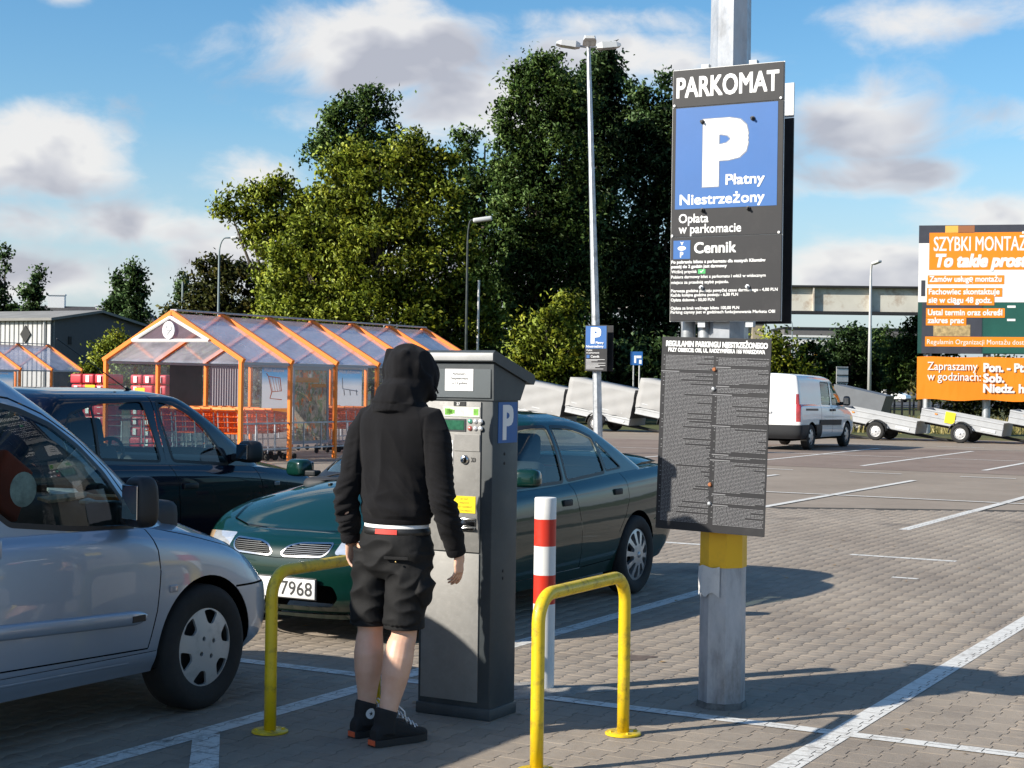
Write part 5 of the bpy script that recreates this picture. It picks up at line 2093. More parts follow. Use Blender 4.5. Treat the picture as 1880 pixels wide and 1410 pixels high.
spec = dict(
    name='parked_car', label='dark navy saloon car behind the silver car, aerial on its roof', loc=ab(10.2, -8.42), rz=ROT_A, rows=RN, paint=NAVY,
    crown=[(-3.3, 0.04), (-0.4, 0.12), (0.0, 0.11), (0.6, 0.03)],
    green=dict(base=dict(xf=-0.20, xr=-3.05, af=0.36, ar=0.26, w=0.80, nf=3.0, nr=3.4, k=0.03),
               rows=[dict(xf=-0.66, xr=-2.80, af=0.32, ar=0.26, w=0.745, z=1.24, nf=3.0, nr=3.4, k=0.03),
                     dict(xf=-0.98, xr=-2.58, af=0.30, ar=0.24, w=0.675, z=[(-2.5, 1.42), (-1.2, 1.43)], nf=3.0, nr=3.4, k=0.04),
                     dict(xf=-1.12, xr=-2.50, af=0.28, ar=0.24, w=0.61, z=[(-2.5, 1.475), (-1.2, 1.475)], nf=3.0, nr=3.4, k=0.05),
                     dict(xf=-1.24, xr=-2.42, af=0.26, ar=0.24, w=0.50, z=[(-2.5, 1.505), (-1.2, 1.500)], nf=3.0, nr=3.4, k=0.05)],
               crown=[(-2.5, 0.022), (-1.2, 0.025)]),
    low=[dict(items=[
        ('gap_@', 'side', stroke([(-1.475, 1.0), (-1.42, 0.86), (-1.40, 0.35)], 0.006)),
        ('gap_@', 'side', stroke([(-0.52, 0.96), (-0.46, 0.80), (-0.46, 0.33)], 0.006)),
        ('gap_@', 'side', stroke([(-2.42, 1.06), (-2.38, 0.8), (-2.25, 0.55)], 0.006)),
        ('gap_@', 'side', stroke([(-0.46, 0.33), (-2.1, 0.36)], 0.006)),
        ('front_door_@', 'side', [(-1.475, 1.05), (-1.42, 0.86), (-1.40, 0.35), (-0.46, 0.33), (-0.46, 0.80), (-0.52, 1.05)]),
        ('rear_door_@', 'side', [(-1.475, 1.05), (-1.42, 0.86), (-1.40, 0.35), (-2.1, 0.36), (-2.25, 0.55), (-2.38, 0.8), (-2.42, 1.06)]),
    ]), dict(items=[('headlamp_@', 'front', round_poly([(0.42, 0.60), (0.74, 0.62), (0.78, 0.72), (0.45, 0.70)], 0.03)),
                    ('grille', 'front', round_poly([(-0.1, 0.60), (0.38, 0.60), (0.38, 0.68), (-0.1, 0.68)], 0.02)),
                    ('number_plate', 'rear', [(-0.1, 0.70), (0.26, 0.70), (0.26, 0.81), (-0.1, 0.81)]),
                    ('tail_lamp_@', 'side', round_poly([(-3.20, 0.72), (-3.40, 0.70), (-3.38, 0.98), (-3.22, 0.96)], 0.02))])],
    greenreg=[dict(items=win('front_door', nf_win, 0.022, 0.03) + win('rear_door', nr_win, 0.018, 0.02) + win('rear_door/q', nq_win, 0.014, 0.02) + [
        ('glass:windscreen', 'front', round_poly([(-0.2, 1.06), (0.60, 1.03), (0.70, 1.06), (0.62, 1.28), (0.52, 1.42), (-0.2, 1.46)], 0.03)),
        ('seal:windscreen', 'front', round_poly([(-0.2, 0.95), (0.60, 0.97), (0.74, 1.01), (0.645, 1.29), (0.54, 1.445), (-0.2, 1.485)], 0.03)),
        ('glass:rear_window', 'rear', round_poly([(-0.2, 1.10), (0.60, 1.10), (0.50, 1.42), (-0.2, 1.44)], 0.03)),
        ('front_door_@', 'side', [(-0.62, 0.85), (-0.62, 0.96), (-0.80, 1.12), (-0.98, 1.29), (-1.18, 1.405), (-1.36, 1.448), (-1.50, 1.46), (-1.515, 1.25), (-1.46, 0.85)]),
        ('rear_door_@', 'side', [(-1.47, 0.85), (-1.53, 1.25), (-1.52, 1.46), (-2.05, 1.45), (-2.34, 1.38), (-2.49, 1.20), (-2.44, 0.85)]),
        ('gap_@', 'side', stroke([(-1.46, 0.9), (-1.523, 1.25), (-1.508, 1.47)], 0.007)),
    ])],
    mats={'headlamp': M_LENS, 'grille': M_TRIM, 'tail_lamp': M_TAIL, 'number_plate': M_PLATE}, offs={'number_plate': 0.01},
    wheels=[dict(x=0.0, y=0.775, r=0.30, zc=0.30, arch=0.345), dict(x=-2.63, y=0.775, r=0.30, zc=0.30, arch=0.345)],
    rim=dict(kind='cap', rim_r=0.19),
)
car, low, green, deck, doors, hood, body = build_car(spec)
interior(car, -1.45, -2.25, 0.36, 0.42, zdash=0.99, wd=0.64, xd=-0.55)
for side, sn in ((1, 'left'), (-1, 'right')):
    d = doors[('front_door', sn)]
    mirror_pod(d, -0.72, side * 0.80, 1.06, side, M_BLK, (0.16, 0.20, 0.165), 0.04, rot=0.3)
    for dn, x, z in (('front_door', -1.30, 0.83), ('rear_door', -2.15, 0.86)):
        a = on_side(low, x, z)
        q = MB()
        q.box((x, side * (a[1] + 0.006), z), (0.15, 0.026, 0.04), bev=0.008)
        q.build('handle', M_BLK, doors[(dn, sn)], ang=40)
    a = on_side(low, -0.28, 0.80)
    soft_box('side_indicator', mat('side_lamp', (0.35, 0.33, 0.33), 0.12, coat=1.0), car, (-0.28, side * (a[1] + 0.002), 0.80), (0.06, 0.014, 0.03), 0.006)
q = MB()
q.tube([(-1.42, -0.36, 1.515), (-2.12, -0.36, 1.86)], [0.004, 0.003], 6)
q.tube([(-1.39, -0.36, 1.505), (-1.44, -0.36, 1.53)], 0.012, 8)
q.build('aerial', M_BLK, car)
soft_box('sun_visor', M_SEAT, car, (-1.22, -0.34, 1.40), (0.16, 0.36, 0.02), 0.008, (0, -0.4, 0))

# ------------------------------------------------------------------ white delivery van further back
RV = [
    Row(0.86, -3.80, 0.45, 0.16, 0.88, 0.30, nr=5), Row(0.93, -3.86, 0.50, 0.16, 0.935, 0.42, nr=5), Row(0.94, -3.87, 0.52, 0.16, 0.95, 0.65, nr=5),
    Row(0.88, -3.86, 0.50, 0.16, 0.95, [(-3, 0.90), (0.2, 0.84), (0.8, 0.76)], nr=5),
    Row(0.74, -3.85, 0.46, 0.16, 0.935, [(-3, 1.08), (0, 0.98), (0.6, 0.86)], nr=5),
    Row(0.62, -3.84, 0.42, 0.16, 0.90, [(-3, 1.16), (-0.4, 1.10), (0.2, 1.0), (0.55, 0.90)], nr=5),
]
VW = car_paint('white_van_paint', (0.74, 0.74, 0.73), metal=0.0, rough=0.4, dust=0.12)
v_f = [(-0.30, 1.16), (-0.62, 1.45), (-0.88, 1.66), (-1.22, 1.69), (-1.24, 1.13)]
v_r = [(-1.42, 1.14), (-1.40, 1.70), (-2.08, 1.72), (-2.10, 1.14)]
spec = dict(
    name='delivery_van', cat='van', label='white delivery van seen from behind, parked beyond the regulations board', loc=ab(42.4, -14.0), rz=ROT_A, rows=RV, paint=VW,
    crown=[(-3.8, 0.02), (-0.4, 0.12), (0.5, 0.05)],
    green=dict(base=dict(xf=0.12, xr=-3.83, af=0.45, ar=0.15, w=0.90, nf=3, nr=5, k=0.03),
               rows=[dict(xf=-0.40, xr=-3.82, af=0.4, ar=0.15, w=0.865, z=1.45, nf=3, nr=5), dict(xf=-0.82, xr=-3.80, af=0.36, ar=0.15, w=0.82, z=1.74, nf=3, nr=5),
                     dict(xf=-1.05, xr=-3.77, af=0.34, ar=0.15, w=0.77, z=[(-3, 1.87), (-1.2, 1.83)], nf=3, nr=5), dict(xf=-1.25, xr=-3.72, af=0.3, ar=0.15, w=0.66, z=[(-3, 1.915), (-1.2, 1.88)], nf=3, nr=5)],
               crown=[(-3.8, 0.03), (-1.2, 0.03)]),
    low=[dict(items=[
        ('rub_strip_@', 'side', [(-2.42, 0.62), (-0.62, 0.60), (-0.60, 0.74), (-2.42, 0.76)]),
        ('gap_@', 'side', stroke([(-1.32, 1.2), (-1.32, 0.40)], 0.014)), ('gap_@', 'side', stroke([(-2.25, 1.2), (-2.25, 0.40)], 0.014)),
        ('slide_rail_@', 'side', [(-3.45, 1.0), (-2.5, 0.99), (-2.5, 1.045), (-3.45, 1.055)]),
        ('rear_bumper', 'side', [(-3.45, 0.1), (-3.40, 0.62), (-4.0, 0.64), (-4.0, 0.1)]),
        ('front_door_@', 'side', [(-1.32, 1.3), (-1.32, 0.40), (-0.45, 0.40), (-0.36, 0.8), (-0.30, 1.3)]),
        ('rear_door_@', 'side', [(-1.32, 1.3), (-1.32, 0.40), (-2.25, 0.40), (-2.25, 1.3)]),
    ]), dict(items=[('rear_bumper', 'rear', [(-0.2, 0.1), (1.0, 0.1), (1.0, 0.64), (-0.2, 0.60)]), ('tail_lamp_@', 'rear', [(0.80, 0.72), (0.912, 0.72), (0.895, 1.5), (0.78, 1.5)]),
                    ('gap_@', 'rear', stroke([(0.008, 0.60), (0.008, 1.3)], 0.02)), ('headlamp_@', 'front', round_poly([(0.5, 0.72), (0.84, 0.76), (0.86, 0.92), (0.55, 0.84)], 0.03))])],
    greenreg=[dict(items=win('front_door', v_f, 0.03, 0.04) + win('rear_door', v_r, 0.03, 0.05) + [
        ('tail_lamp_@', 'rear', [(0.77, 0.9), (0.872, 0.9), (0.855, 1.25), (0.838, 1.42), (0.775, 1.42)]),
        ('gap_@', 'rear', stroke([(0.008, 1.0), (0.008, 1.84)], 0.02)),
        ('glass:windscreen', 'front', round_poly([(-0.2, 1.2), (0.75, 1.18), (0.66, 1.62), (-0.2, 1.78)], 0.03)),
        ('front_door_@', 'side', [(-0.22, 1.0), (-0.28, 1.2), (-0.60, 1.49), (-0.87, 1.73), (-1.30, 1.76), (-1.32, 1.0)]),
        ('rear_door_@', 'side', [(-1.33, 1.0), (-1.32, 1.78), (-2.22, 1.80), (-2.24, 1.0)])])],
    mats={'rub_strip': M_TRIM, 'slide_rail': M_SEAL, 'rear_bumper': M_TRIM, 'tail_lamp': mat('van_tail_lamp', (0.40, 0.03, 0.03), 0.1, coat=1, var=0.5, vscale=5), 'headlamp': M_LENS},
    offs={'rub_strip': 0.02, 'rear_bumper': 0.03},
    wheels=[dict(x=0.0, y=0.83, r=0.325, zc=0.33, arch=0.38, wd=0.2), dict(x=-3.0, y=0.83, r=0.325, zc=0.33, arch=0.38, wd=0.2)],
    rim=dict(kind='cap', rim_r=0.2),
)
van, low, green, deck, doors, hood, body = build_car(spec)
interior(van, -1.2, -2.0, 0.45, 0.62, zdash=1.15, wd=0.75, xd=-0.35, rear=False)
for side, sn in ((1, 'left'), (-1, 'right')):
    mirror_pod(doors[('front_door', sn)], -0.42, side * 0.88, 1.24, side, M_BLK, (0.14, 0.20, 0.26), 0.06)
    for dn, x in (('front_door', -1.2), ('rear_door', -1.46)):
        a = on_side(low, x, 1.0)
        q = MB()
        q.box((x, side * (a[1] + 0.01), 1.0), (0.17, 0.04, 0.06), bev=0.012)
        q.build('handle', M_SEAL, doors[(dn, sn)])
q = MB()
q.box((-3.885, -0.06, 0.96), (0.03, 0.20, 0.05), bev=0.01)
q.build('rear_handle', VW, van)
q = MB()
q.box((-3.875, 0.0, 0.80), (0.01, 0.50, 0.11), bev=0.003)
q.build('number_plate', M_PLATE, van)
# ================================================================== PERSON
from mathutils import noise as mnoise


def remeshed(name, mb, voxel, m, parent, smooth=4, disp=None, cut=None, solid=0.0, factor=0.5):
    """joins overlapping closed shapes into one continuous skin"""
    me = mb.mesh('tmp')
    o = bpy.data.objects.new('tmp', me)
    COL.objects.link(o)
    md = o.modifiers.new('r', 'REMESH')
    md.mode = 'VOXEL'
    md.voxel_size = voxel
    md.use_smooth_shade = True
    if smooth:
        ms = o.modifiers.new('s', 'SMOOTH')
        ms.factor = factor
        ms.iterations = smooth
    dg = bpy.context.evaluated_depsgraph_get()
    out = bpy.data.meshes.new_from_object(o.evaluated_get(dg))
    bpy.data.objects.remove(o)
    out.name = name
    if disp:
        nn = len(out.vertices)
        co = np.zeros(nn * 3, np.float32)
        no = np.zeros(nn * 3, np.float32)
        out.vertices.foreach_get('co', co)
        out.vertex_normals.foreach_get('vector', no)
        co = co.reshape(-1, 3)
        no = no.reshape(-1, 3)
        d = np.array([disp(p) for p in co])
        co = co + no * d[:, None]
        out.vertices.foreach_set('co', co.ravel())
    if cut:
        bm = bmesh.new()
        bm.from_mesh(out)
        bmesh.ops.delete(bm, geom=[v for v in bm.verts if cut(v.co)], context='VERTS')
        bm.to_mesh(out)
        bm.free()
    out.materials.clear()
    o = link(name, out, m, parent, True)
    if solid:
        q = o.modifiers.new('solid', 'SOLIDIFY')
        q.thickness = solid
        q.offset = -1
    return o


def rings(mb, secs, n=28):
    """secs: (centre, half right, half forward, right vector, forward vector)"""
    v, f = [], []
    for (c, a, b, rx, fw) in secs:
        c, rx, fw = Vector(c), Vector(rx), Vector(fw)
        for k in range(n):
            s = 2 * PI * k / n
            v.append(c + rx * a * math.cos(s) + fw * b * math.sin(s))
    for i in range(len(secs) - 1):
        for k in range(n):
            f.append((i * n + k, i * n + (k + 1) % n, (i + 1) * n + (k + 1) % n, (i + 1) * n + k))
    f.append(tuple(range(n - 1, -1, -1)))
    f.append(tuple((len(secs) - 1) * n + k for k in range(n)))
    mb.add(v, f)


def ball(mb, c, r, M=None, n=16):
    prof = [(max(1e-4, math.sin(s)), -math.cos(s)) for s in np.linspace(0.02, PI - 0.02, n)]
    rx, ry, rz = (r, r, r) if not isinstance(r, tuple) else r
    T = Matrix.Translation(Vector(c)) @ (M.to_4x4() if M else Matrix.Identity(4)) @ Matrix.Diagonal((rx, ry, rz, 1))
    mb.lathe(prof, 20, T, cap=True)


TH = R(30)
FW = Vector((math.sin(TH), math.cos(TH), 0))
RT = Vector((math.cos(TH), -math.sin(TH), 0))
UP = Vector((0, 0, 1))
PP = Vector((-0.52, 7.16, 0.003))
person = thing('person', 'person in black hoodie and black shorts standing at the ticket machine, back turned', 'person', PP)
M_SKIN = bpy.data.materials.new('skin')
M_SKIN.use_nodes = True
T = NT(M_SKIN.node_tree)
co = T.n('ShaderNodeTexCoord')
n1 = T.noise((co, 'Object'), 9.0, 5.0, 0.6)
n2 = T.noise((co, 'Object'), 120.0, 4.0, 0.6)
c = T.ramp(n1, [(0.3, (0.60, 0.335, 0.225)), (0.7, (0.72, 0.45, 0.325))])
b = T.n('ShaderNodeBsdfPrincipled', {'Base Color': c, 'Roughness': 0.5, 'Subsurface Weight': 0.12, 'Subsurface Radius': (0.02, 0.008, 0.004)})
T.set(b, 'Normal', T.n('ShaderNodeBump', {'Strength': 0.12, 'Distance': 0.002, 'Height': n2}))
T.n('ShaderNodeOutputMaterial', {'Surface': b})
M_HOODIE = mat('black_cotton', (0.0075, 0.0072, 0.0082), 0.95, spec=0.2, bump=0.35, bscale=420, var=0.25, vscale=9, sheen=0.035)
M_SHORTS = mat('black_twill', (0.0060, 0.0060, 0.0063), 0.75, spec=0.3, bump=0.25, bscale=380, var=0.3, vscale=12)
M_RIB = mat('ribbed_cotton', (0.011, 0.0105, 0.012), 0.95, spec=0.2, bump=0.5, bscale=260)
M_SHOE = mat('black_canvas', (0.009, 0.009, 0.010), 0.8, bump=0.3, bscale=500)
M_SOLE = mat('black_sole', (0.014, 0.014, 0.015), 0.6)
M_LACE = mat('white_lace', (0.72, 0.72, 0.72), 0.8)
M_ORG = mat('orange_rubber', (0.62, 0.10, 0.035), 0.6)

neck = Vector((0.014, 0.02, 1.50))
headc = Vector((0.056, 0.075, 1.620))
shL, elL, wrL = neck + RT * -0.175 + Vector((0, 0, -0.085)), Vector((-0.222, 0.05, 1.09)), Vector((-0.203, 0.085, 0.885))
shR, elR, wrR = neck + RT * 0.185 + Vector((0, 0, -0.095)), Vector((0.222, -0.125, 1.075)), Vector((0.280, -0.055, 0.850))
hipL, knL, anL = Vector((-0.085, 0.04, 0.86)), Vector((-0.105, 0.055, 0.50)), Vector((-0.115, 0.035, 0.105))
hipR, knR, anR = Vector((0.085, -0.05, 0.86)), Vector((0.055, -0.055, 0.50)), Vector((-0.010, -0.135, 0.105))

# ---- body (skin)
mb = MB()
pitch = Matrix.Rotation(R(-22), 3, RT)          # head bowed
ball(mb, headc + Vector((0, 0, 0.005)), (0.073, 0.092, 0.105), (Matrix.Rotation(-TH, 3, 'Z')))
hf = (FW + UP * -0.35).normalized()
hu = (UP + FW * 0.35).normalized()
ball(mb, headc + hf * 0.055 - hu * 0.055, (0.055, 0.058, 0.055), Matrix.Rotation(-TH, 3, 'Z'))       # jaw
mb.tube([headc + hf * 0.085 + hu * 0.02, headc + hf * 0.104 - hu * 0.010, headc + hf * 0.090 - hu * 0.022], [0.010, 0.015, 0.010], 8)   # nose
mb.tube([headc + hf * 0.096 - hu * 0.050 - RT * 0.02, headc + hf * 0.101 - hu * 0.050, headc + hf * 0.096 - hu * 0.050 + RT * 0.02], 0.008, 8)   # lips
for s in (-1, 1):
    ball(mb, headc + RT * s * 0.074 - hu * 0.005, (0.012, 0.024, 0.032), Matrix.Rotation(-TH, 3, 'Z'))
    mb.tube([headc + hf * 0.083 + hu * 0.030 + RT * s * 0.014, headc + hf * 0.076 + hu * 0.032 + RT * s * 0.045], 0.010, 8)
mb.tube([neck + Vector((0, 0, -0.06)), neck + Vector((0.005, 0.01, 0.03)), headc - hu * 0.02], [0.062, 0.055, 0.056], 14)
rings(mb, [(Vector((0.012, 0.0, 0.80)), 0.13, 0.09, RT, FW), (Vector((0.012, 0.0, 0.98)), 0.135, 0.09, RT, FW), (Vector((0.014, 0.01, 1.25)), 0.15, 0.09, RT, FW), (Vector((0.014, 0.02, 1.40)), 0.155, 0.085, RT, FW), (neck, 0.06, 0.05, RT, FW)])
for (a, e, w) in ((shL, elL, wrL), (shR, elR, wrR)):
    mb.tube([a, (a + e) / 2, e, (e * 0.6 + w * 0.4), w, w + (w - e).normalized() * 0.02], [0.05, 0.045, 0.038, 0.038, 0.027, 0.026], 14)
for (h, k, a, s) in ((hipL, knL, anL, -1), (hipR, knR, anR, 1)):
    calf = k.lerp(a, 0.33) + Vector((0, -0.012, 0))
    mb.tube([h, h.lerp(k, 0.6), k + Vector((0, 0, 0.05)), k + Vector((0, 0.0, -0.035)), k.lerp(a, 0.18) + Vector((0, -0.006, 0)), calf, k.lerp(a, 0.52) + Vector((0, -0.010, 0)), k.lerp(a, 0.74) + Vector((0, -0.003, 0)), a + Vector((0, 0, 0.02)), a - Vector((0, 0, 0.05))],
            [0.085, 0.074, 0.061, 0.057, 0.062, 0.0675, 0.062, 0.047, 0.0385, 0.042], 20)


def hand(mb, w, fwd, inward, down, s):
    """palm + four fingers + thumb; fwd = index side, inward = palm side"""
    fwd, inward, down = fwd.normalized(), inward.normalized(), down.normalized()
    v = []
    secs = [(0.0, 0.024, 0.018), (0.03, 0.034, 0.017), (0.065, 0.040, 0.0155), (0.09, 0.039, 0.013), (0.10, 0.034, 0.010)]
    rings(mb, [(w + down * t, a, bb, fwd, inward) for (t, a, bb) in secs], 18)
    L = (0.070, 0.078, 0.072, 0.056)
    for i in range(4):
        off = 0.030 - 0.0205 * i
        p = w + down * 0.090 + fwd * off
        d = (down + fwd * (0.10 - 0.06 * i) + inward * 0.10).normalized()
        pts = [p]
        curl = 0.22 + 0.10 * i
        for j, frac in enumerate((0.45, 0.32, 0.23)):
            d = (d + inward * curl * (0.9 + 0.5 * j) - fwd * 0.02).normalized()
            pts.append(pts[-1] + d * L[i] * frac * 1.12)
        r0 = 0.0092 - 0.0006 * i
        mb.tube([pts[0] - down * 0.012] + pts, [r0 * 1.05, r0, r0 * 0.95, r0 * 0.88, r0 * 0.68], 10)
    p = w + down * 0.022 + fwd * 0.028
    d = (down * 0.75 + fwd * 0.65 + inward * 0.25).normalized()
    pts = [p - d * 0.01, p + d * 0.035]
    d = (down + fwd * 0.22 + inward * 0.30).normalized()
    pts += [pts[-1] + d * 0.028, pts[-1] + d * 0.052]
    mb.tube(pts, [0.015, 0.0125, 0.0105, 0.0075], 10)


hand(mb, wrL + Vector((0.0, 0.01, -0.005)), FW + RT * 0.15, RT, Vector((0.10, 0.10, -1)), -1)
hand(mb, wrR + Vector((0.012, 0.008, -0.005)), FW * 1.0 + RT * -0.1, -RT, Vector((0.03, 0.12, -1)), 1)
body = remeshed('body', mb, 0.0042, M_SKIN, person, smooth=3)
for s in (-1, 1):
    q = MB()
    ball(q, headc + hf * 0.078 + hu * 0.012 + RT * s * 0.031, 0.0125)
    q.build('eye', mat('eye_white', (0.7, 0.68, 0.65), 0.2), person, smooth=True)

# ---- hoodie
mb = MB()
zc = lambda z: Vector((0.012 + 0.004 * (z - 1), 0.0 + 0.045 * max(0, z - 1.0), z))
rings(mb, [(zc(0.968), 0.160, 0.118, RT, FW), (zc(1.00), 0.168, 0.124, RT, FW), (zc(1.035), 0.178, 0.132, RT, FW), (zc(1.10), 0.168, 0.122, RT, FW), (zc(1.20), 0.170, 0.118, RT, FW), (zc(1.30), 0.183, 0.120, RT, FW),
           (zc(1.38), 0.200, 0.120, RT, FW), (zc(1.43), 0.200, 0.112, RT, FW), (zc(1.470), 0.150, 0.100, RT, FW), (zc(1.52), 0.095, 0.090, RT, FW)], 40)
for (a, e, w, s) in ((shL, elL, wrL, -1), (shR, elR, wrR, 1)):
    a2 = a - RT * s * 0.035 + Vector((0, 0, 0.012))
    out = RT * s
    mb.tube([a2 - RT * s * 0.05, a2 + RT * s * 0.018 + Vector((0, 0, -0.005)), a.lerp(e, 0.22) + out * 0.012, a.lerp(e, 0.5) + out * 0.006, a.lerp(e, 0.8), e, e.lerp(w, 0.3), e.lerp(w, 0.62), e.lerp(w, 0.86), e.lerp(w, 0.96)],
            [0.066, 0.070, 0.065, 0.059, 0.055, 0.054, 0.053, 0.050, 0.047, 0.042], 22)
    mb.tube([e.lerp(w, 0.84), e.lerp(w, 1.07)], [0.042, 0.040], 20)
# hood: raised over the bowed head
mb.tube([neck + Vector((-0.002, -0.01, -0.05)), neck + Vector((0.006, 0.0, 0.03)), headc + Vector((0, 0, -0.035)), headc + Vector((0.002, 0.0, 0.04))], [0.118, 0.108, 0.110, 0.100], 26)
ball(mb, headc + Vector((0.0, -0.006, 0.028)), (0.103, 0.128, 0.116), Matrix.Rotation(-TH, 3, 'Z'))
ball(mb, headc + FW * 0.05 + Vector((0, 0, 0.000)), (0.104, 0.095, 0.125), Matrix.Rotation(-TH, 3, 'Z'))
# seam roll that runs down the hood and lies on the shoulders
roll = [headc + RT * 0.02 - FW * 0.095 + Vector((0, 0, 0.105)), headc + RT * 0.075 - FW * 0.06 + Vector((0, 0, 0.05)), headc + RT * 0.10 - FW * 0.01 + Vector((0, 0, -0.03)), headc + RT * 0.085 + FW * 0.05 + Vector((0, 0, -0.10))]
mb.tube(roll, [0.018, 0.022, 0.024, 0.02], 12)
roll = [headc - RT * 0.055 - FW * 0.075 + Vector((0, 0, 0.115)), headc - RT * 0.095 - FW * 0.045 + Vector((0, 0, 0.03)), headc - RT * 0.095 - FW * 0.02 + Vector((0, 0, -0.07))]
mb.tube(roll, [0.018, 0.02, 0.022], 12)
roll = [neck - RT * 0.10 - FW * 0.02 + Vector((0, 0, 0.005)), neck - RT * 0.06 - FW * 0.085 + Vector((0, 0, -0.02)), neck + RT * 0.03 - FW * 0.100 + Vector((0, 0, -0.02)), neck + RT * 0.10 - FW * 0.04 + Vector((0, 0, 0.005))]
mb.tube(roll, 0.022, 12)


def fold(p):
    x, y, z = p
    lat = (x - 0.014) * RT.x + y * RT.y
    d = 0.0
    if z > 1.50:
        n = mnoise.noise(Vector((x * 11, y * 11, z * 6)))
        d += 0.010 * (1 - abs(n) * 2.4)
        d += 0.004 * mnoise.noise(Vector((x * 25, y * 25, z * 18)))
        return d
    arm = max(0.0, min(1.0, (abs(lat) - 0.175) / 0.02)) if z < 1.38 else 0.0
    n1 = mnoise.noise(Vector((x * 8 + 0.5 * z, y * 8, z * 2.4)))
    n2 = mnoise.noise(Vector((x * 5 + 3, y * 5 + z * 3, z * 17 + x * 5)))
    n3 = mnoise.noise(Vector((x * 7, y * 7 + 9, z * 30 + x * 12 * (1 if lat > 0 else -1))))
    body_d = 0.013 * (0.35 - abs(n1)) * 2 + 0.018 * (0.4 - abs(n2)) * math.exp(-((z - 1.06) / 0.07)**2)
    d45 = mnoise.noise(Vector(((x + z * 0.8) * 16, y * 3, (z - x * 0.8) * 4)))
    body_d += 0.012 * (0.3 - abs(d45)) * math.exp(-((z - 1.12) / 0.12)**2)
    # stitched armhole and centre seam
    body_d -= 0.0045 * math.exp(-((abs(lat) - 0.168) / 0.006)**2) * (1 if 1.18 < z < 1.44 else 0)
    if z < 1.005:
        body_d *= max(0.0, (z - 0.985) / 0.02)
    band = 0.4 + 0.9 * math.exp(-((z - 1.07) / 0.09)**2) + 0.8 * math.exp(-((z - 0.96) / 0.06)**2)
    arm_d = 0.0125 * (0.35 - abs(n3)) * 1.6 * band + 0.005 * n1
    return body_d * (1 - arm) + arm_d * arm


def hood_open(c):
    v = c - (headc + Vector((0, 0, -0.005)))
    f = v.dot(FW)
    return f > 0.085 and abs(v.dot(RT)) < 0.072 and -0.10 < v.z < 0.085


hood_o = remeshed('hoodie', mb, 0.0055, M_HOODIE, person, smooth=5, disp=fold, cut=hood_open)
# ribbed hem and cuffs, cord of the hood
mb = MB()
rings(mb, [(zc(0.962), 0.1585, 0.1165, RT, FW), (zc(0.966), 0.164, 0.121, RT, FW), (zc(0.99), 0.1665, 0.1225, RT, FW), (zc(1.012), 0.171, 0.126, RT, FW)], 48)
mb.build('hem', M_RIB, hood_o, ang=50)
for (e, w) in ((elL, wrL), (elR, wrR)):
    mb = MB()
    d = (w - e)
    mb.tube([e.lerp(w, 0.90), e.lerp(w, 0.94), e.lerp(w, 1.06), e.lerp(w, 1.085)], [0.0435, 0.0455, 0.0435, 0.040], 24)
    mb.build('cuff', M_RIB, hood_o, ang=60)
mb = MB()
mb.tube([headc + RT * 0.105 + FW * 0.03 + Vector((0, 0, -0.035)), headc + RT * 0.125 + FW * 0.03 + Vector((0, 0, -0.055)), headc + RT * 0.135 + FW * 0.03 + Vector((0, 0, -0.075))], 0.004, 6)
mb.build('cord', M_HOODIE, hood_o, smooth=True)

# ---- white shirt under the hoodie, belt
mb = MB()
rings(mb, [(zc(0.925), 0.150, 0.110, RT, FW), (zc(0.94), 0.156, 0.1145, RT, FW), (zc(0.972), 0.157, 0.1155, RT, FW)], 40)
mb.build('undershirt', mat('white_cotton', (0.78, 0.78, 0.78), 0.9, var=0.05, vscale=30), person, smooth=True)
# ---- shorts
mb = MB()
rings(mb, [(Vector((0.012, 0, 0.945)), 0.156, 0.114, RT, FW), (Vector((0.012, 0, 0.90)), 0.168, 0.128, RT, FW), (Vector((0.012, 0, 0.83)), 0.178, 0.135, RT, FW), (Vector((0.012, 0, 0.76)), 0.172, 0.125, RT, FW), (Vector((0.012, 0, 0.72)), 0.12, 0.09, RT, FW)], 36)
for (h, k, s) in ((hipL, knL, -1), (hipR, knR, 1)):
    k2 = k + Vector((0, 0, 0.010))
    mb.tube([h + Vector((0, 0, -0.02)), h.lerp(k2, 0.35), h.lerp(k2, 0.7), k2 + Vector((0, 0, 0.012)), k2], [0.094, 0.098, 0.094, 0.090, 0.086], 26)
# side pocket on the right leg
ball(mb, hipR.lerp(knR, 0.5) + RT * 0.095, (0.022, 0.06, 0.085), Matrix.Rotation(-TH, 3, 'Z'))


def fold_s(p):
    x, y, z = p
    n2 = mnoise.noise(Vector((x * 7 + z * 4, y * 6, z * 13 - x * 6)))
    n3 = mnoise.noise(Vector((x * 13, y * 13, z * 5)))
    k = 1.0 if 0.52 < z < 0.93 else 0.35
    return (0.016 * (0.36 - abs(n2)) * 1.6 + 0.005 * n3) * k


shorts = remeshed('shorts', mb, 0.0055, M_SHORTS, person, smooth=4, disp=fold_s)
for (k, s) in ((knL, -1), (knR, 1)):
    mb = MB()
    k2 = k + Vector((0, 0, 0.010))
    mb.tube([k2 + Vector((0, 0, -0.012)), k2 + Vector((0, 0, -0.008)), k2 + Vector((0, 0, 0.035)), k2 + Vector((0, 0, 0.042))], [0.084, 0.0915, 0.093, 0.088], 30)
    mb.build('turn_up', M_SHORTS, shorts, ang=50)
mb = MB()
pk = Vector((0.012, 0, 0.82)) + RT * 0.085 - FW * 0.128
mb.box((0, 0, 0), (0.115, 0.006, 0.014), Matrix.Translation(pk) @ Matrix.Rotation(-TH + 0.22, 4, 'Z'), bev=0.002)
mb.build('back_pocket_flap', M_SHORTS, shorts)
mb = MB()
ball(mb, pk + Vector((0.0, -0.006, -0.015)), 0.0045)
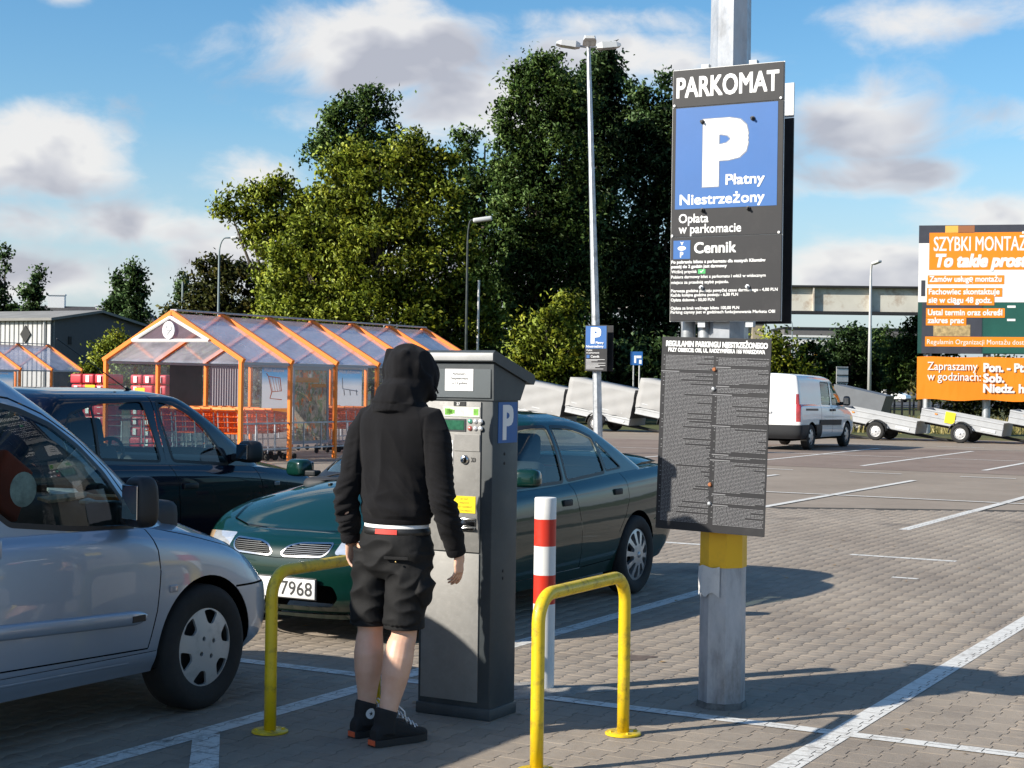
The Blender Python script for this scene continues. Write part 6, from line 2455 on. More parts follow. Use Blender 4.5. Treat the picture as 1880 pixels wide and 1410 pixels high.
mb.build('button', mat('brass', (0.5, 0.36, 0.15), 0.35, metal=0.8), shorts, smooth=True)
mb = MB()
rings(mb, [(Vector((0.012, 0, 0.916)), 0.1615, 0.1195, RT, FW), (Vector((0.012, 0, 0.918)), 0.167, 0.1235, RT, FW), (Vector((0.012, 0, 0.944)), 0.1625, 0.1195, RT, FW), (Vector((0.012, 0, 0.946)), 0.157, 0.116, RT, FW)], 48)
mb.build('belt', mat('belt_black', (0.012, 0.012, 0.012), 0.5), person, smooth=True)
mb = MB()
v = []
for k in range(9):
    s = R(-101) + R(38) * k / 8
    for z in (0.921, 0.943):
        a_, b_ = (0.1695, 0.126) if z < 0.93 else (0.166, 0.1235)
        v.append(Vector((0.012, 0, z)) + RT * a_ * math.cos(s) + FW * b_ * math.sin(s))
mb.add(v, [(2 * k, 2 * k + 2, 2 * k + 3, 2 * k + 1) for k in range(8)])
mb.build('red_belt_patch', mat('red_patch', (0.60, 0.045, 0.03), 0.6), person)

# ---- shoes
FD = Vector((0.76, 0.65, 0)).normalized()
FS = Vector((FD.y, -FD.x, 0))


def shoe(an, badge_side):
    heel = Vector((an.x, an.y, 0)) - FD * 0.075
    sh = bpy.data.objects.new('shoe', None)
    COL.objects.link(sh)
    sh.parent = person
    mb = MB()
    prof = [(0.0, 0.026, 0.060), (0.012, 0.033, 0.075), (0.05, 0.037, 0.110), (0.09, 0.038, 0.115), (0.13, 0.041, 0.095), (0.17, 0.046, 0.075), (0.21, 0.048, 0.058), (0.25, 0.045, 0.046), (0.275, 0.035, 0.038), (0.288, 0.018, 0.030)]
    v, f = [], []
    n = 20
    for (t, w, h) in prof:
        for k in range(n):
            s = 2 * PI * k / n
            cs, sn = math.cos(s), math.sin(s)
            zz = 0.012 + h / 2 + h / 2 * (abs(sn)**0.8 * (1 if sn > 0 else -1))
            v.append(heel + FD * t + FS * w * (abs(cs)**0.7 * (1 if cs > 0 else -1)) + UP * zz)
    for i in range(len(prof) - 1):
        for k in range(n):
            f.append((i * n + k, i * n + (k + 1) % n, (i + 1) * n + (k + 1) % n, (i + 1) * n + k))
    f += [tuple(range(n - 1, -1, -1)), tuple((len(prof) - 1) * n + k for k in range(n))]
    mb.add(v, f)
    top = an + Vector((0, 0, 0.035))
    mb.tube([heel + FD * 0.062 + UP * 0.05, heel + FD * 0.066 + UP * 0.10, top - FD * 0.004, top + Vector((0, 0, 0.012))], [0.050, 0.049, 0.0495, 0.0485], 20)
    remeshed('upper', mb, 0.0045, M_SHOE, sh, smooth=4)
    # sole
    outl = []
    for (t, w, h) in prof:
        outl.append(heel + FD * (t - 0.004) + FS * (w + 0.004))
    for (t, w, h) in reversed(prof):
        outl.append(heel + FD * (t - 0.004 if t < 0.1 else t + 0.004) - FS * (w + 0.004))
    q = MB()
    q.prism([(p.x, p.y) for p in outl], 0.0, 0.030)
    so = q.build('sole', M_SOLE, sh, ang=30)
    q = MB()
    q.box((0, 0, 0.0165), (0.014, 0.050, 0.024), Matrix.Translation(heel + FD * -0.002) @ Matrix.Rotation(math.atan2(FD.y, FD.x), 4, 'Z'), bev=0.003)
    q.build('heel_patch', M_ORG, so)
    # laces
    q = MB()
    for i in range(6):
        t = 0.120 + 0.022 * i
        hgt = 0.145 - 0.0165 * i
        c_ = heel + FD * t + UP * hgt
        q.tube([c_ - FS * 0.024 - UP * 0.006, c_ + UP * 0.006 + FD * 0.006, c_ + FS * 0.024 - UP * 0.006], 0.0036, 6)
        q.tube([c_ + FS * 0.024 - UP * 0.004, c_ + FS * 0.036 - UP * 0.016 - FD * 0.004], 0.0036, 6)
    c_ = heel + FD * 0.118 + UP * 0.155
    for s in (-1, 1):
        q.tube([c_, c_ + FS * 0.03 * s + UP * 0.012, c_ + FS * 0.045 * s - UP * 0.012 + FD * 0.02, c_ + FS * 0.04 * s - UP * 0.05 + FD * 0.03], 0.003, 6)
    la = q.build('laces', M_LACE, sh, smooth=True)
    la['kind'] = 'stuff'
    if not badge_side:
        return
    # round ankle badge with a star, on the side that faces the camera
    nrm = FS
    c_ = heel + FD * 0.062 + FS * 0.0505 + UP * 0.108
    q = MB()
    n = 24
    ring = [c_ + (FD * math.cos(2 * PI * k / n) + UP * math.sin(2 * PI * k / n)) * 0.024 + FS * (0.003 - 0.006 * abs(math.cos(2 * PI * k / n))**2) for k in range(n)]
    q.add([c_ + FS * 0.0035] + ring, [(0, 1 + k, 1 + (k + 1) % n) for k in range(n)])
    bo = q.build('ankle_badge', M_LACE, sh)
    q = MB()
    st = []
    for k in range(10):
        r_ = 0.0115 if k % 2 == 0 else 0.0048
        s = PI / 2 + k * PI / 5
        st.append(c_ + (FD * math.cos(s) + UP * math.sin(s)) * r_ + FS * 0.0042)
    q.add([c_ + FS * 0.0046] + st, [(0, 1 + k, 1 + (k + 1) % 10) for k in range(10)])
    q.build('star', M_SOLE, bo)


shoe(anL, 1)
shoe(anR, 0)
# ================================================================== TROLLEY SHELTERS
M_ORF = mat('orange_steel', (0.88, 0.21, 0.008), 0.42, coat=0.3, var=0.06, dirt=0.15, dscale=3, dcol=(0.4, 0.12, 0.03))
M_ORP = mat('orange_plastic', (0.72, 0.11, 0.008), 0.4, var=0.1)
M_CLEAR = glass_mat('clear_sheet', (0.90, 0.90, 0.92), 0.9, 0.03, milk=0.10, milkcol=(0.62, 0.60, 0.66))
M_ROOFS = glass_mat('smoked_roof_sheet', (0.90, 0.89, 0.95), 1.3, 0.10, milk=0.62, milkcol=(0.80, 0.79, 0.88))
M_GUTTER = mat('grey_gutter', (0.33, 0.35, 0.38), 0.5, metal=0.3)
M_POSTW = mat('poster_white', (0.72, 0.74, 0.76), 0.35)
M_PORANGE = mat('poster_orange', (0.80, 0.26, 0.01), 0.4)


def poster(parent, M, w, h, kind):
    """printed sheet in local xz, facing -y"""
    q = MB()
    q.quad((-w / 2, 0.003, 0), (w / 2, 0.003, 0), (w / 2, 0.003, h), (-w / 2, 0.003, h), M)
    if kind == 'dark':
        return q.build('dark_panel', mat('dark_poster', (0.035, 0.036, 0.045), 0.25, var=0.3, vscale=2), parent)
    pm_ = bpy.data.materials.get('poster_sky')
    if pm_ is None:
        pm_ = bpy.data.materials.new('poster_sky')
        pm_.use_nodes = True
        T = NT(pm_.node_tree)
        co = T.n('ShaderNodeTexCoord')
        sp_ = T.n('ShaderNodeSeparateXYZ', {0: (co, 'Generated')})
        c = T.ramp((sp_, 2), [(0.18, (0.80, 0.26, 0.01)), (0.19, (0.74, 0.76, 0.78)), (0.62, (0.70, 0.74, 0.78)), (0.80, (0.10, 0.34, 0.62)), (1.0, (0.05, 0.24, 0.55))])
        b = T.n('ShaderNodeBsdfPrincipled', {'Base Color': c, 'Roughness': 0.35})
        tl = T.n('ShaderNodeBsdfTranslucent', {'Color': c})
        T.n('ShaderNodeOutputMaterial', {'Surface': T.n('ShaderNodeMixShader', {0: 0.5, 1: b, 2: tl})})
    if kind in ('cart', 'platform'):
        o = q.build('poster', pm_, parent)
        q = MB()
        put_text(q, 'Wózki zakupowe' if kind == 'cart' else 'Wózki platformowe', -w * 0.44, h * 0.88, 0.075, maxw=w * 0.88, bold=0.05, y=-0.002)
        q.v = [tuple(M @ Vector(p)) for p in q.v]
        q.build('poster_lettering', M_POSTW, o)
        q = MB()
        if kind == 'cart':
            pts = [(-0.25, 0.95), (0.18, 0.92), (0.24, 0.62), (-0.12, 0.60), (-0.25, 0.95), (-0.32, 1.02)]
            q.tube([(x, -0.004, z) for x, z in pts], 0.012, 5, M=M)
            q.tube([(x, -0.004, z) for x, z in ((-0.12, 0.60), (-0.18, 0.45), (0.25, 0.42))], 0.012, 5, M=M)
            for k in range(4):
                q.tube([(-0.2 + 0.10 * k, -0.004, 0.93), (-0.08 + 0.09 * k, -0.004, 0.61)], 0.006, 4, M=M)
        else:
            q.tube([(x, -0.004, z) for x, z in ((-0.32, 0.95), (-0.30, 0.68), (0.34, 0.62))], 0.012, 5, M=M)
            for x in (-0.25, 0.0, 0.28):
                q.tube([(x, -0.004, 0.66), (x + 0.03, -0.004, 0.52)], 0.012, 5, M=M)
        q.build('trolley_drawing', M_ORP if kind == 'cart' else M_GUTTER, o)
        return o
    # advertisement: soft print of a room scene in a grey frame
    am = bpy.data.materials.get('poster_room')
    if am is None:
        am = bpy.data.materials.new('poster_room')
        am.use_nodes = True
        T = NT(am.node_tree)
        co = T.n('ShaderNodeTexCoord')
        n1 = T.noise((co, 'Generated'), 5.0, 4.0, 0.6, 0.4)
        n2 = T.noise((co, 'Generated'), 9.0, 3.0, 0.6)
        c = T.ramp(n1, [(0.32, (0.10, 0.07, 0.05)), (0.45, (0.48, 0.42, 0.32)), (0.55, (0.16, 0.24, 0.10)), (0.66, (0.70, 0.67, 0.58))])
        c = T.mix(T.mapr(n2, 0.56, 0.6), c, (0.62, 0.20, 0.05))
        b = T.n('ShaderNodeBsdfPrincipled', {'Base Color': c, 'Roughness': 0.3})
        tl = T.n('ShaderNodeBsdfTranslucent', {'Color': c})
        T.n('ShaderNodeOutputMaterial', {'Surface': T.n('ShaderNodeMixShader', {0: 0.45, 1: b, 2: tl})})
    o = q.build('poster', am, parent)
    q = MB()
    for (cx_, cz_, sx_, sz_) in ((0, h + 0.03, w + 0.12, 0.06), (0, -0.03, w + 0.12, 0.06), (-w / 2 - 0.03, h / 2, 0.06, h), (w / 2 + 0.03, h / 2, 0.06, h)):
        q.box((cx_, 0, cz_), (sx_, 0.035, sz_), M)
    q.build('poster_frame', M_GUTTER, o)
    q = MB()
    q.box((-w * 0.1, -0.002, h * 0.86), (w * 0.7, 0.004, h * 0.07), M)
    q.box((w * 0.25, -0.002, h * 0.78), (w * 0.45, 0.004, h * 0.05), M)
    q.build('poster_headline', M_PORANGE, o)
    return o


def shelter(label, a0, b0, half, n, sp_, eave, apex, full=True):
    """gabled trolley shelter: frames along a, walls at b0 +- half; local x = b, local y = a"""
    t = thing('trolley_shelter', label, 'shelter', ab(a0, b0), RZ_B, 'orange trolley shelters')
    r = 0.045
    tilt = math.atan2(apex - eave, half)

    def bar(q, p, s, th=0.07):
        q.tube([p, s], th / 2 * 1.25, 4)
    for k in range(n):
        y = k * sp_
        for s in (-1, 1):
            q = MB()
            q.box((s * half, y, (eave) / 2), (0.075, 0.075, eave), bev=0.006)
            q.build('post', M_ORF, t)
            q = MB()
            p0, p1 = Vector((s * (half + 0.05), y, eave - 0.01)), Vector((0, y, apex))
            d = p1 - p0
            M = Matrix.Translation((p0 + p1) / 2) @ Matrix.Rotation(-math.atan2(d.z, d.x), 4, 'Y')
            q.box((0, 0, 0), (d.length + 0.03, 0.085, 0.085), M, bev=0.006)
            q.build('rafter', M_ORF, t)
    # roof sheets
    for k in range(n - 1):
        for s in (-1, 1):
            q = MB()
            y0, y1 = k * sp_ + 0.02, (k + 1) * sp_ - 0.02
            q.quad((0, y0, apex - 0.02), (0, y1, apex - 0.02), (s * half, y1, eave - 0.03), (s * half, y0, eave - 0.03))
            q.build('roof_sheet', M_ROOFS, t)
            q = MB()
            q.quad((s * half, y0 + 0.03, 0.25), (s * half, y1 - 0.03, 0.25), (s * half, y1 - 0.03, eave - 0.05), (s * half, y0 + 0.03, eave - 0.05))
            q.build('wall_sheet', M_CLEAR, t)
            q = MB()
            for z in (0.75, 0.25):
                q.box((s * half, (y0 + y1) / 2, z), (0.03, y1 - y0, 0.03))
            for yy in (y0 + 0.45, y1 - 0.45):
                q.box((s * half, yy, 0.5), (0.022, 0.022, 0.5))
            q.build('guard_rail', M_GALV, t)
    L = (n - 1) * sp_
    q = MB()
    q.box((0, L / 2, apex + 0.045), (0.16, L - 0.05, 0.03))
    q.build('ridge_cap', M_GUTTER, t)
    for s in (-1, 1):
        q = MB()
        q.box((s * (half - 0.02), L / 2, eave - 0.06), (0.07, L, 0.05))
        q.build('eaves_rail', M_GUTTER, t)
    # gable triangle with the round trolley badge
    wz = eave + (apex - eave) * 0.40
    hw = half * (1 - 0.40) - 0.06
    tri = [(-hw, wz), (hw, wz), (0, apex - 0.10)]
    q = MB()
    for i in range(3):
        p, s = tri[i], tri[(i + 1) % 3]
        q.tube([(p[0], -0.06, p[1]), (s[0], -0.06, s[1])], 0.035, 6)
    g = q.build('gable_frame', mat('white_steel', (0.78, 0.78, 0.77), 0.45), t)
    q = MB()
    q.add([(p[0], -0.05, p[1]) for p in tri], [(0, 1, 2)])
    q.build('gable_sheet', glass_mat('gable_glass', (0.42, 0.33, 0.42), 1.0, 0.02, milk=0.35, milkcol=(0.20, 0.13, 0.18)), g)
    q = MB()
    cz = wz + 0.20
    q.lathe([(0, 0.012), (0.150, 0.012), (0.155, 0)], 32, TRS((0, -0.105, cz), (PI / 2, 0, 0), (1, 1.12, 1)))
    bd_ = q.build('round_badge', M_SIGNW, g, ang=40)
    q = MB()
    for pts in ([(-0.12, 0.12), (-0.07, 0.10), (-0.03, 0.0), (0.10, 0.0), (0.12, 0.09), (-0.06, 0.09)], [(-0.06, -0.13), (0.09, 0.0)], [(0.08, -0.13), (-0.03, 0.0)]):
        q.tube([(x * 0.75, -0.12, cz + z * 0.75) for x, z in pts], 0.007, 5)
    q.build('trolley_symbol', M_GUTTER, bd_)
    return t


SH = (23.9, -20.8, 1.70, 7, 1.53, 1.96, 2.88)
s1 = shelter('long orange framed trolley shelter with clear roof behind the navy car', *SH)
# posters: on the far wall facing the near side, one on the near wall
Mw = lambda x, y: Matrix.Translation((x, y, 0)) @ Matrix.Rotation(PI / 2, 4, 'Z')
poster(s1, Mw(-1.66, 3.55 * 1.53) @ Matrix.Translation((0, 0, 0.72)), 0.95, 1.2, 'cart')
poster(s1, Mw(-1.66, 5.5 * 1.53) @ Matrix.Translation((0, 0, 0.72)), 1.05, 1.2, 'platform')
poster(s1, Mw(1.64, 1.5 * 1.53) @ Matrix.Translation((0, 0, 0.38)), 1.10, 1.42, 'room')
poster(s1, Mw(-1.66, 1.55 * 1.53) @ Matrix.Translation((0, 0, 0.80)), 1.05, 1.12, 'dark')
q = MB()
for k in range(14):
    q.box((-1.66, 2.08 * 1.53 + k * 0.085, 1.35), (0.02, 0.06, 1.1))
q.build('ribbed_panel', mat('ribbed_plastic', (0.36, 0.33, 0.36), 0.5), s1)['kind'] = 'stuff'
s2 = shelter('far trolley shelter cut by the left picture edge', 35.5, -45.0, 1.70, 7, 1.53, 1.86, 2.78)
poster(s2, Mw(-1.66, 5.5 * 1.53) @ Matrix.Translation((0, 0, 0.6)), 1.2, 1.2, 'platform')
poster(s2, Mw(-1.66, 3.4 * 1.53) @ Matrix.Translation((0, 0, 0.5)), 0.9, 1.2, 'room')


def trolley():
    t = thing('shopping_trolley', '', 'trolley', (0, 0, 0), 0, 'orange shopping trolleys parked in the shelters')
    q = MB()
    P = lambda x, y, z: (x, y, z)
    top = [(-0.26, -0.40, 0.98), (0.26, -0.40, 0.98), (0.20, 0.45, 0.90), (-0.20, 0.45, 0.90)]
    bot = [(-0.21, -0.32, 0.55), (0.21, -0.32, 0.55), (0.15, 0.38, 0.60), (-0.15, 0.38, 0.60)]
    for L_ in (top, bot):
        for i in range(4):
            q.tube([L_[i], L_[(i + 1) % 4]], 0.013, 4)
    for i in range(4):
        a_, b_, c_, d_ = top[i], top[(i + 1) % 4], bot[(i + 1) % 4], bot[i]
        for k in range(1, 7):
            s = k / 7
            u_ = [a_[j] + (b_[j] - a_[j]) * s for j in range(3)]
            v_ = [d_[j] + (c_[j] - d_[j]) * s for j in range(3)]
            q.tube([u_, v_], 0.009, 3)
        for k in (1, 2, 3):
            s = k / 4
            u_ = [a_[j] + (d_[j] - a_[j]) * s for j in range(3)]
            v_ = [b_[j] + (c_[j] - b_[j]) * s for j in range(3)]
            q.tube([u_, v_], 0.009, 3)
    q.build('basket', M_ORP, t)
    q = MB()
    q.tube([(-0.27, -0.47, 1.02), (0.27, -0.47, 1.02)], 0.02, 8)
    q.tube([(-0.26, -0.47, 1.02), (-0.26, -0.40, 0.95)], 0.014, 6)
    q.tube([(0.26, -0.47, 1.02), (0.26, -0.40, 0.95)], 0.014, 6)
    q.build('handle', M_ORF, t)
    q = MB()
    for s in (-1, 1):
        q.tube([(s * 0.24, -0.36, 0.95), (s * 0.24, -0.30, 0.30), (s * 0.25, -0.34, 0.14)], 0.014, 6)
        q.tube([(s * 0.24, -0.32, 0.22), (s * 0.17, 0.40, 0.18)], 0.014, 6)
    q.tube([(-0.17, 0.40, 0.18), (0.17, 0.40, 0.18)], 0.014, 6)
    q.build('chassis', M_GALV, t)
    for (x, y) in ((-0.25, -0.34), (0.25, -0.34), (-0.16, 0.38), (0.16, 0.38)):
        q = MB()
        q.lathe([(0.0, -0.015), (0.06, -0.015), (0.06, 0.015), (0.0, 0.015)], 12, TRS((x, y, 0.06), (0, PI / 2, 0)))
        q.build('castor', M_RUBBER, t)
    return t


tr0 = trolley()
spots = [(-0.95, 0.30 * k + 0.9, 0) for k in range(9)] + [(0.05, 0.30 * k + 0.7, 0) for k in range(8)] + [(1.02, 0.30 * k + 0.8, 0) for k in range(5)] + [(-0.9, 6.0 + 0.35 * k, 0) for k in range(4)] + [(0.2, 5.2 + 0.4 * k, 0) for k in range(4)] + [(1.0, 6.3 + 0.4 * k, 0) for k in range(3)]
first = True
rows_ = {-0.95: 'far row of orange trolleys nested along the back wall of the long shelter', 0.05: 'orange trolleys nested in the middle row of the long shelter', 1.02: 'orange trolleys nested by the near wall of the long shelter',
         -0.9: 'orange trolleys at the far end of the long shelter, under the trolley posters', 0.2: 'orange trolleys in mid aisle at the far end of the long shelter', 1.0: 'orange trolleys behind the room poster, far end of the long shelter'}
lab_ = {-0.95: 'orange trolley nested in the row along the back wall of the long shelter', 0.05: 'orange trolley nested in the middle row of the long shelter', 1.02: 'orange trolley nested by the near wall of the long shelter',
        -0.9: 'orange trolley at the far end of the long shelter, under the posters', 0.2: 'orange trolley in the aisle at the far end of the long shelter', 1.0: 'orange trolley by the near wall, far end of the long shelter'}
ORD = ['frontmost orange trolley'] + [w + ' orange trolley' for w in ('second', 'third', 'fourth', 'fifth', 'sixth', 'seventh', 'eighth', 'ninth')]
cnt_ = {}
for (x, y, rr) in spots:
    o = tr0 if first else copy_tree(tr0)
    first = False
    p = ab(SH[0] + y, SH[1] + x)
    o.location = (p.x, p.y, -0.010)
    o.rotation_euler = (0, 0, RZ_B + random.uniform(-0.05, 0.05))
    cnt_[x] = cnt_.get(x, 0) + 1
    o['label'] = ORD[cnt_[x] - 1] + lab_[x][len('orange trolley'):]
    o['group'] = rows_[x]
for k in range(5):
    o = copy_tree(tr0)
    p = ab(38.0 + 0.35 * k, -44.6)
    o.location = (p.x, p.y, -0.010)
    o['label'] = ORD[k] + ' inside the far left shelter'
    o['group'] = 'trolleys in the far left shelter'

# promotional bag stacks left of the shelter
M_PROMO = mat('red_sacks', (0.50, 0.035, 0.05), 0.5, var=0.15, vscale=4)


def promo(label, a, b, tags):
    t = thing('sack_stack', label, 'stacked goods', ab(a, b), RZ_B, 'red goods stacked beside the trolley shelter')
    for lay in range(7):
        for col in range(3):
            soft_box('sack', M_PROMO, t, ((col - 1) * 0.36, random.uniform(-0.03, 0.03), 0.12 + 0.24 * lay), (0.35, 0.6, 0.22), 0.05)
    for col in range(3):
        q = MB()
        for lay in range(7):
            q.box(((col - 1) * 0.36, -0.303 - 0.01, 0.12 + 0.24 * lay), (0.10, 0.004, 0.15))
        q.build('white_print', M_SIGNW, t)['kind'] = 'stuff'
    for (x, z) in tags:
        q = MB()
        q.box((x, -0.33, z), (0.30, 0.006, 0.34))
        q.build('price_card', M_SIGNY, t)
    return t


promo('red sack stack standing clear to the left of the long shelter', 27.7, -26.35, [(0.1, 1.25)])
promo('red sack stack with two yellow price cards seen through the long shelter', 28.2, -25.0, [(-0.2, 1.2), (0.25, 1.05)])

# ================================================================== TRAILERS
M_TRAIL = mat('galvanised_sheet', (0.40, 0.41, 0.42), 0.42, metal=0.45, var=0.10, vscale=3, dirt=0.25, dscale=3)
M_TARP = mat('grey_tarpaulin', (0.33, 0.327, 0.32), 0.6, var=0.08, vscale=2, dirt=0.2, dscale=2, dcol=(0.25, 0.24, 0.23))
M_TARP_SHADE = mat('dark_tarpaulin', (0.045, 0.047, 0.055), 0.6)  # same tarpaulin at its shaded end, the shade put into the colour


def trailer(covered):
    t = thing('trailer', '', 'trailer', (0, 0, 0), RZ_B)
    Lx, Wy, Hh_ = 2.45, 1.28, 0.40
    tilt = R(9.6)
    piv = Vector((0.0, 0, 0.33))
    M = Matrix.Translation(piv) @ Matrix.Rotation(tilt, 4, 'Y')
    z0 = 0.10
    for s in (-1, 1):
        q = MB()
        q.box((0, s * Wy / 2, z0 + Hh_ / 2), (Lx, 0.025, Hh_), M)
        for z in (0.03, 0.20, 0.37):
            q.box((0, s * (Wy / 2 + 0.018), z0 + z), (Lx + 0.02, 0.02, 0.045), M, bev=0.006)
        q.build('side_wall', M_TRAIL, t)
    for s in (-1, 1):
        q = MB()
        q.box((s * Lx / 2, 0, z0 + Hh_ / 2), (0.025, Wy, Hh_), M)
        q.box((s * (Lx / 2 + 0.012), 0, z0 + 0.2), (0.02, Wy, 0.05), M)
        q.build('end_wall', M_TRAIL, t)
    q = MB()
    q.box((0, 0, z0 + 0.01), (Lx - 0.03, Wy - 0.03, 0.02), M)
    q.build('floor_board', mat('ply_floor', (0.10, 0.075, 0.05), 0.8), t)
    q = MB()
    for s in (-1, 1):
        q.tube([(-Lx / 2 + 0.1, s * 0.42, z0 - 0.04), (0.75, s * 0.42, z0 - 0.04), (Lx / 2 + 0.2, s * 0.15, z0 - 0.05), (Lx / 2 + 0.85, 0, z0 - 0.05)], 0.04, 6, M=M)
    q.tube([(Lx / 2 + 0.6, 0, z0 - 0.05), (Lx / 2 + 1.15, 0, z0 - 0.03)], 0.045, 8, M=M)
    q.build('drawbar', M_TRIM, t)
    for s in (-1, 1):
        make_wheel(t, 0.05, s * (Wy / 2 + 0.13), 0.285, 0.16, dict(kind='steel', rim_r=0.17, mat=mat('trailer_rim', (0.62, 0.62, 0.62), 0.4, metal=0.3)), s)
        q = MB()
        th = np.linspace(R(0), R(180), 15)
        v = []
        for a_ in th:
            for rr_, yy in ((0.35, Wy / 2 + 0.04), (0.35, Wy / 2 + 0.235), (0.335, Wy / 2 + 0.24)):
                v.append((0.05 + rr_ * math.cos(a_), s * yy, 0.30 + rr_ * math.sin(a_)))
        f = []
        for i in range(14):
            for j in range(2):
                f.append((i * 3 + j, i * 3 + j + 1, (i + 1) * 3 + j + 1, (i + 1) * 3 + j))
        q.add(v, f)
        q.box((0.05, s * (Wy / 2 + 0.045), 0.40), (0.60, 0.012, 0.26))
        q.build('mudguard', M_BLK, t)
    q = MB()
    q.box((-0.78, -Wy / 2 - 0.03, z0 + 0.30), (0.08, 0.006, 0.04), M)
    q.build('amber_reflector', M_AMBER, t)
    q = MB()
    q.box((0.82, -Wy / 2 - 0.03, z0 + 0.10), (0.42, 0.006, 0.07), M)
    q.build('name_strip', M_SIGNW, t)
    if covered:
        hx, hy = Lx / 2 + 0.02, Wy / 2 + 0.035
        zt = z0 + Hh_ + 0.82
        v = []
        nx, nz = 14, 8
        q = MB()

        def P(i, j, s):
            x = -hx + 2 * hx * i / nx
            z = z0 + 0.22 + (zt - z0 - 0.22) * j / nz
            w = 0.025 * math.sin(i * 1.9 + j * 0.8) * (1 - j / nz) + 0.016 * math.sin(i * 0.9 - j * 1.7)
            if j == 0:
                z += 0.05 * abs(math.sin(i * 1.3))
            return (x, s * (hy + 0.01 + w - 0.05 * j / nz), z)
        for s in (-1, 1):
            k0 = len(v)
            for i in range(nx + 1):
                for j in range(nz + 1):
                    v.append(P(i, j, s))
        n1_ = (nx + 1) * (nz + 1)
        f = []
        for s_ in (0, 1):
            for i in range(nx):
                for j in range(nz):
                    a_ = s_ * n1_ + i * (nz + 1) + j
                    qd = (a_, a_ + nz + 1, a_ + nz + 2, a_ + 1)
                    f.append(qd if s_ == 0 else tuple(reversed(qd)))
        for i in range(nx):       # top
            a_, b_ = i * (nz + 1) + nz, (i + 1) * (nz + 1) + nz
            f.append((a_, b_, n1_ + b_, n1_ + a_))
        for i in (0,):            # rear end
            for j in range(nz):
                a_ = i * (nz + 1) + j
                f.append((a_, a_ + 1, n1_ + a_ + 1, n1_ + a_))
        q.add(v, f, M)
        q.build('tarpaulin', M_TARP, t, smooth=True)
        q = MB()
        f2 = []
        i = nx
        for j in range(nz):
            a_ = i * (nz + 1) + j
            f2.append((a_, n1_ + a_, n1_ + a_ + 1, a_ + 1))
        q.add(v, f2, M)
        q.build('tarpaulin_end', M_TARP_SHADE, t)
    return t


def place_trailer(src, first, a, b, label, grp, sticker=None):
    o = src if first else copy_tree(src)
    p = ab(a, b)
    o.location = (p.x, p.y, -0.012)
    o['label'] = label
    o['group'] = grp
    if sticker:
        q = MB()
        M = Matrix.Translation((0, 0, 0.33)) @ Matrix.Rotation(R(9.6), 4, 'Y')
        q.box((sticker, -0.68, 0.36), (0.30, 0.006, 0.34), M)
        q.build('price_card', M_SIGNY, o)
    return o


tc = trailer(True)
place_trailer(tc, True, 49.6, -26.5, 'trailer under a grey tarpaulin, leftmost of the covered row, partly behind the machine lid', 'covered trailers in a row')
o2 = place_trailer(tc, False, 49.6, -23.85, 'trailer under a grey tarpaulin behind the slim lamp post', 'covered trailers in a row')
place_trailer(tc, False, 49.6, -21.2, 'grey covered trailer mostly hidden behind the regulations board', 'covered trailers in a row')
q = MB()
M = Matrix.Translation((0, 0, 0.33)) @ Matrix.Rotation(R(9.6), 4, 'Y')
q.box((1.0, -0.70, 0.22), (0.24, 0.006, 0.26), M)
q.build('price_card', M_SIGNY, tc)
to = trailer(False)
place_trailer(to, True, 49.3, -14.1, 'open galvanised trailer right next to the white van', 'open trailers in a row')
x2 = place_trailer(to, False, 49.0, -11.45, 'open galvanised trailer with a yellow price card, middle of the right row', 'open trailers in a row', sticker=-0.35)
place_trailer(to, False, 48.8, -8.8, 'open galvanised trailer cut by the right picture edge', 'open trailers in a row')
place_trailer(to, False, 49.4, -16.75, 'open galvanised trailer hidden behind the white van', 'open trailers in a row')

# ================================================================== BILLBOARD
bb = thing('billboard', 'large advertising billboard with orange text boxes at the right edge', 'billboard', (14.45, 57.0, 0), R(-14))
W = 6.6
zt, zb = 7.42, 2.86
M_BBW = mat('print_white', (0.74, 0.74, 0.72), 0.45, var=0.03)
M_BBO = mat('print_orange', (0.82, 0.23, 0.006), 0.45, var=0.03, vscale=1)
M_BBG = mat('print_dark_green', (0.012, 0.06, 0.05), 0.4)
M_BBS = mat('print_slate', (0.045, 0.047, 0.06), 0.4, var=0.2, vscale=1.5)
for x in (0.35, 2.4, 4.5):
    q = MB()
    q.tube([(x, 0.35, 0), (x, 0.35, zb + 0.3)], 0.14, 14)
    q.build('post', M_GALV, bb, ang=50)
q = MB()
q.box((W / 2, 0.12, (zt + zb) / 2), (W, 0.22, zt - zb))
q.build('panel', M_BBG, bb)


def bbox(name, x0, x1, z0, z1, m, lay=1):
    q = MB()
    q.box(((x0 + x1) / 2, 0.008 - 0.006 * lay, (z0 + z1) / 2), (x1 - x0, 0.006, z1 - z0))
    return q.build(name, m, bb)


PX = lambda px: (px - 1690) / 51.4 / math.cos(R(14)) * 1.0
PZ = lambda py: 1.6 + (714.5 - py) / 51.4
bbox('print_background', 0.0, W, PZ(556), PZ(448), M_BBW)
bbox('print_background', 0.0, W, PZ(448), zt, M_BBS)
bbox('print_background', 0.14, 2.2, zb, PZ(557), M_BBS)
bbox('print_background', 2.25, W, zb + 0.02, PZ(557), mat('print_bottle_green', (0.014, 0.085, 0.065), 0.35, var=0.15, vscale=0.8))
bbox('print_detail', PX(1735), PX(1757), PZ(430), zt - 0.02, mat('print_gold', (0.75, 0.42, 0.08), 0.4), 2)
bbox('print_detail', PX(1757), PX(1785), PZ(430), zt - 0.02, mat('print_copper', (0.30, 0.12, 0.05), 0.4), 2)
bbox('print_detail', PX(1717), PX(1780), PZ(618), PZ(597), mat('print_straw', (0.38, 0.28, 0.13), 0.6, var=0.5, vscale=6), 2)
bbox('print_detail', PX(1695), PX(1702), PZ(545), PZ(516), M_BBS, 2)
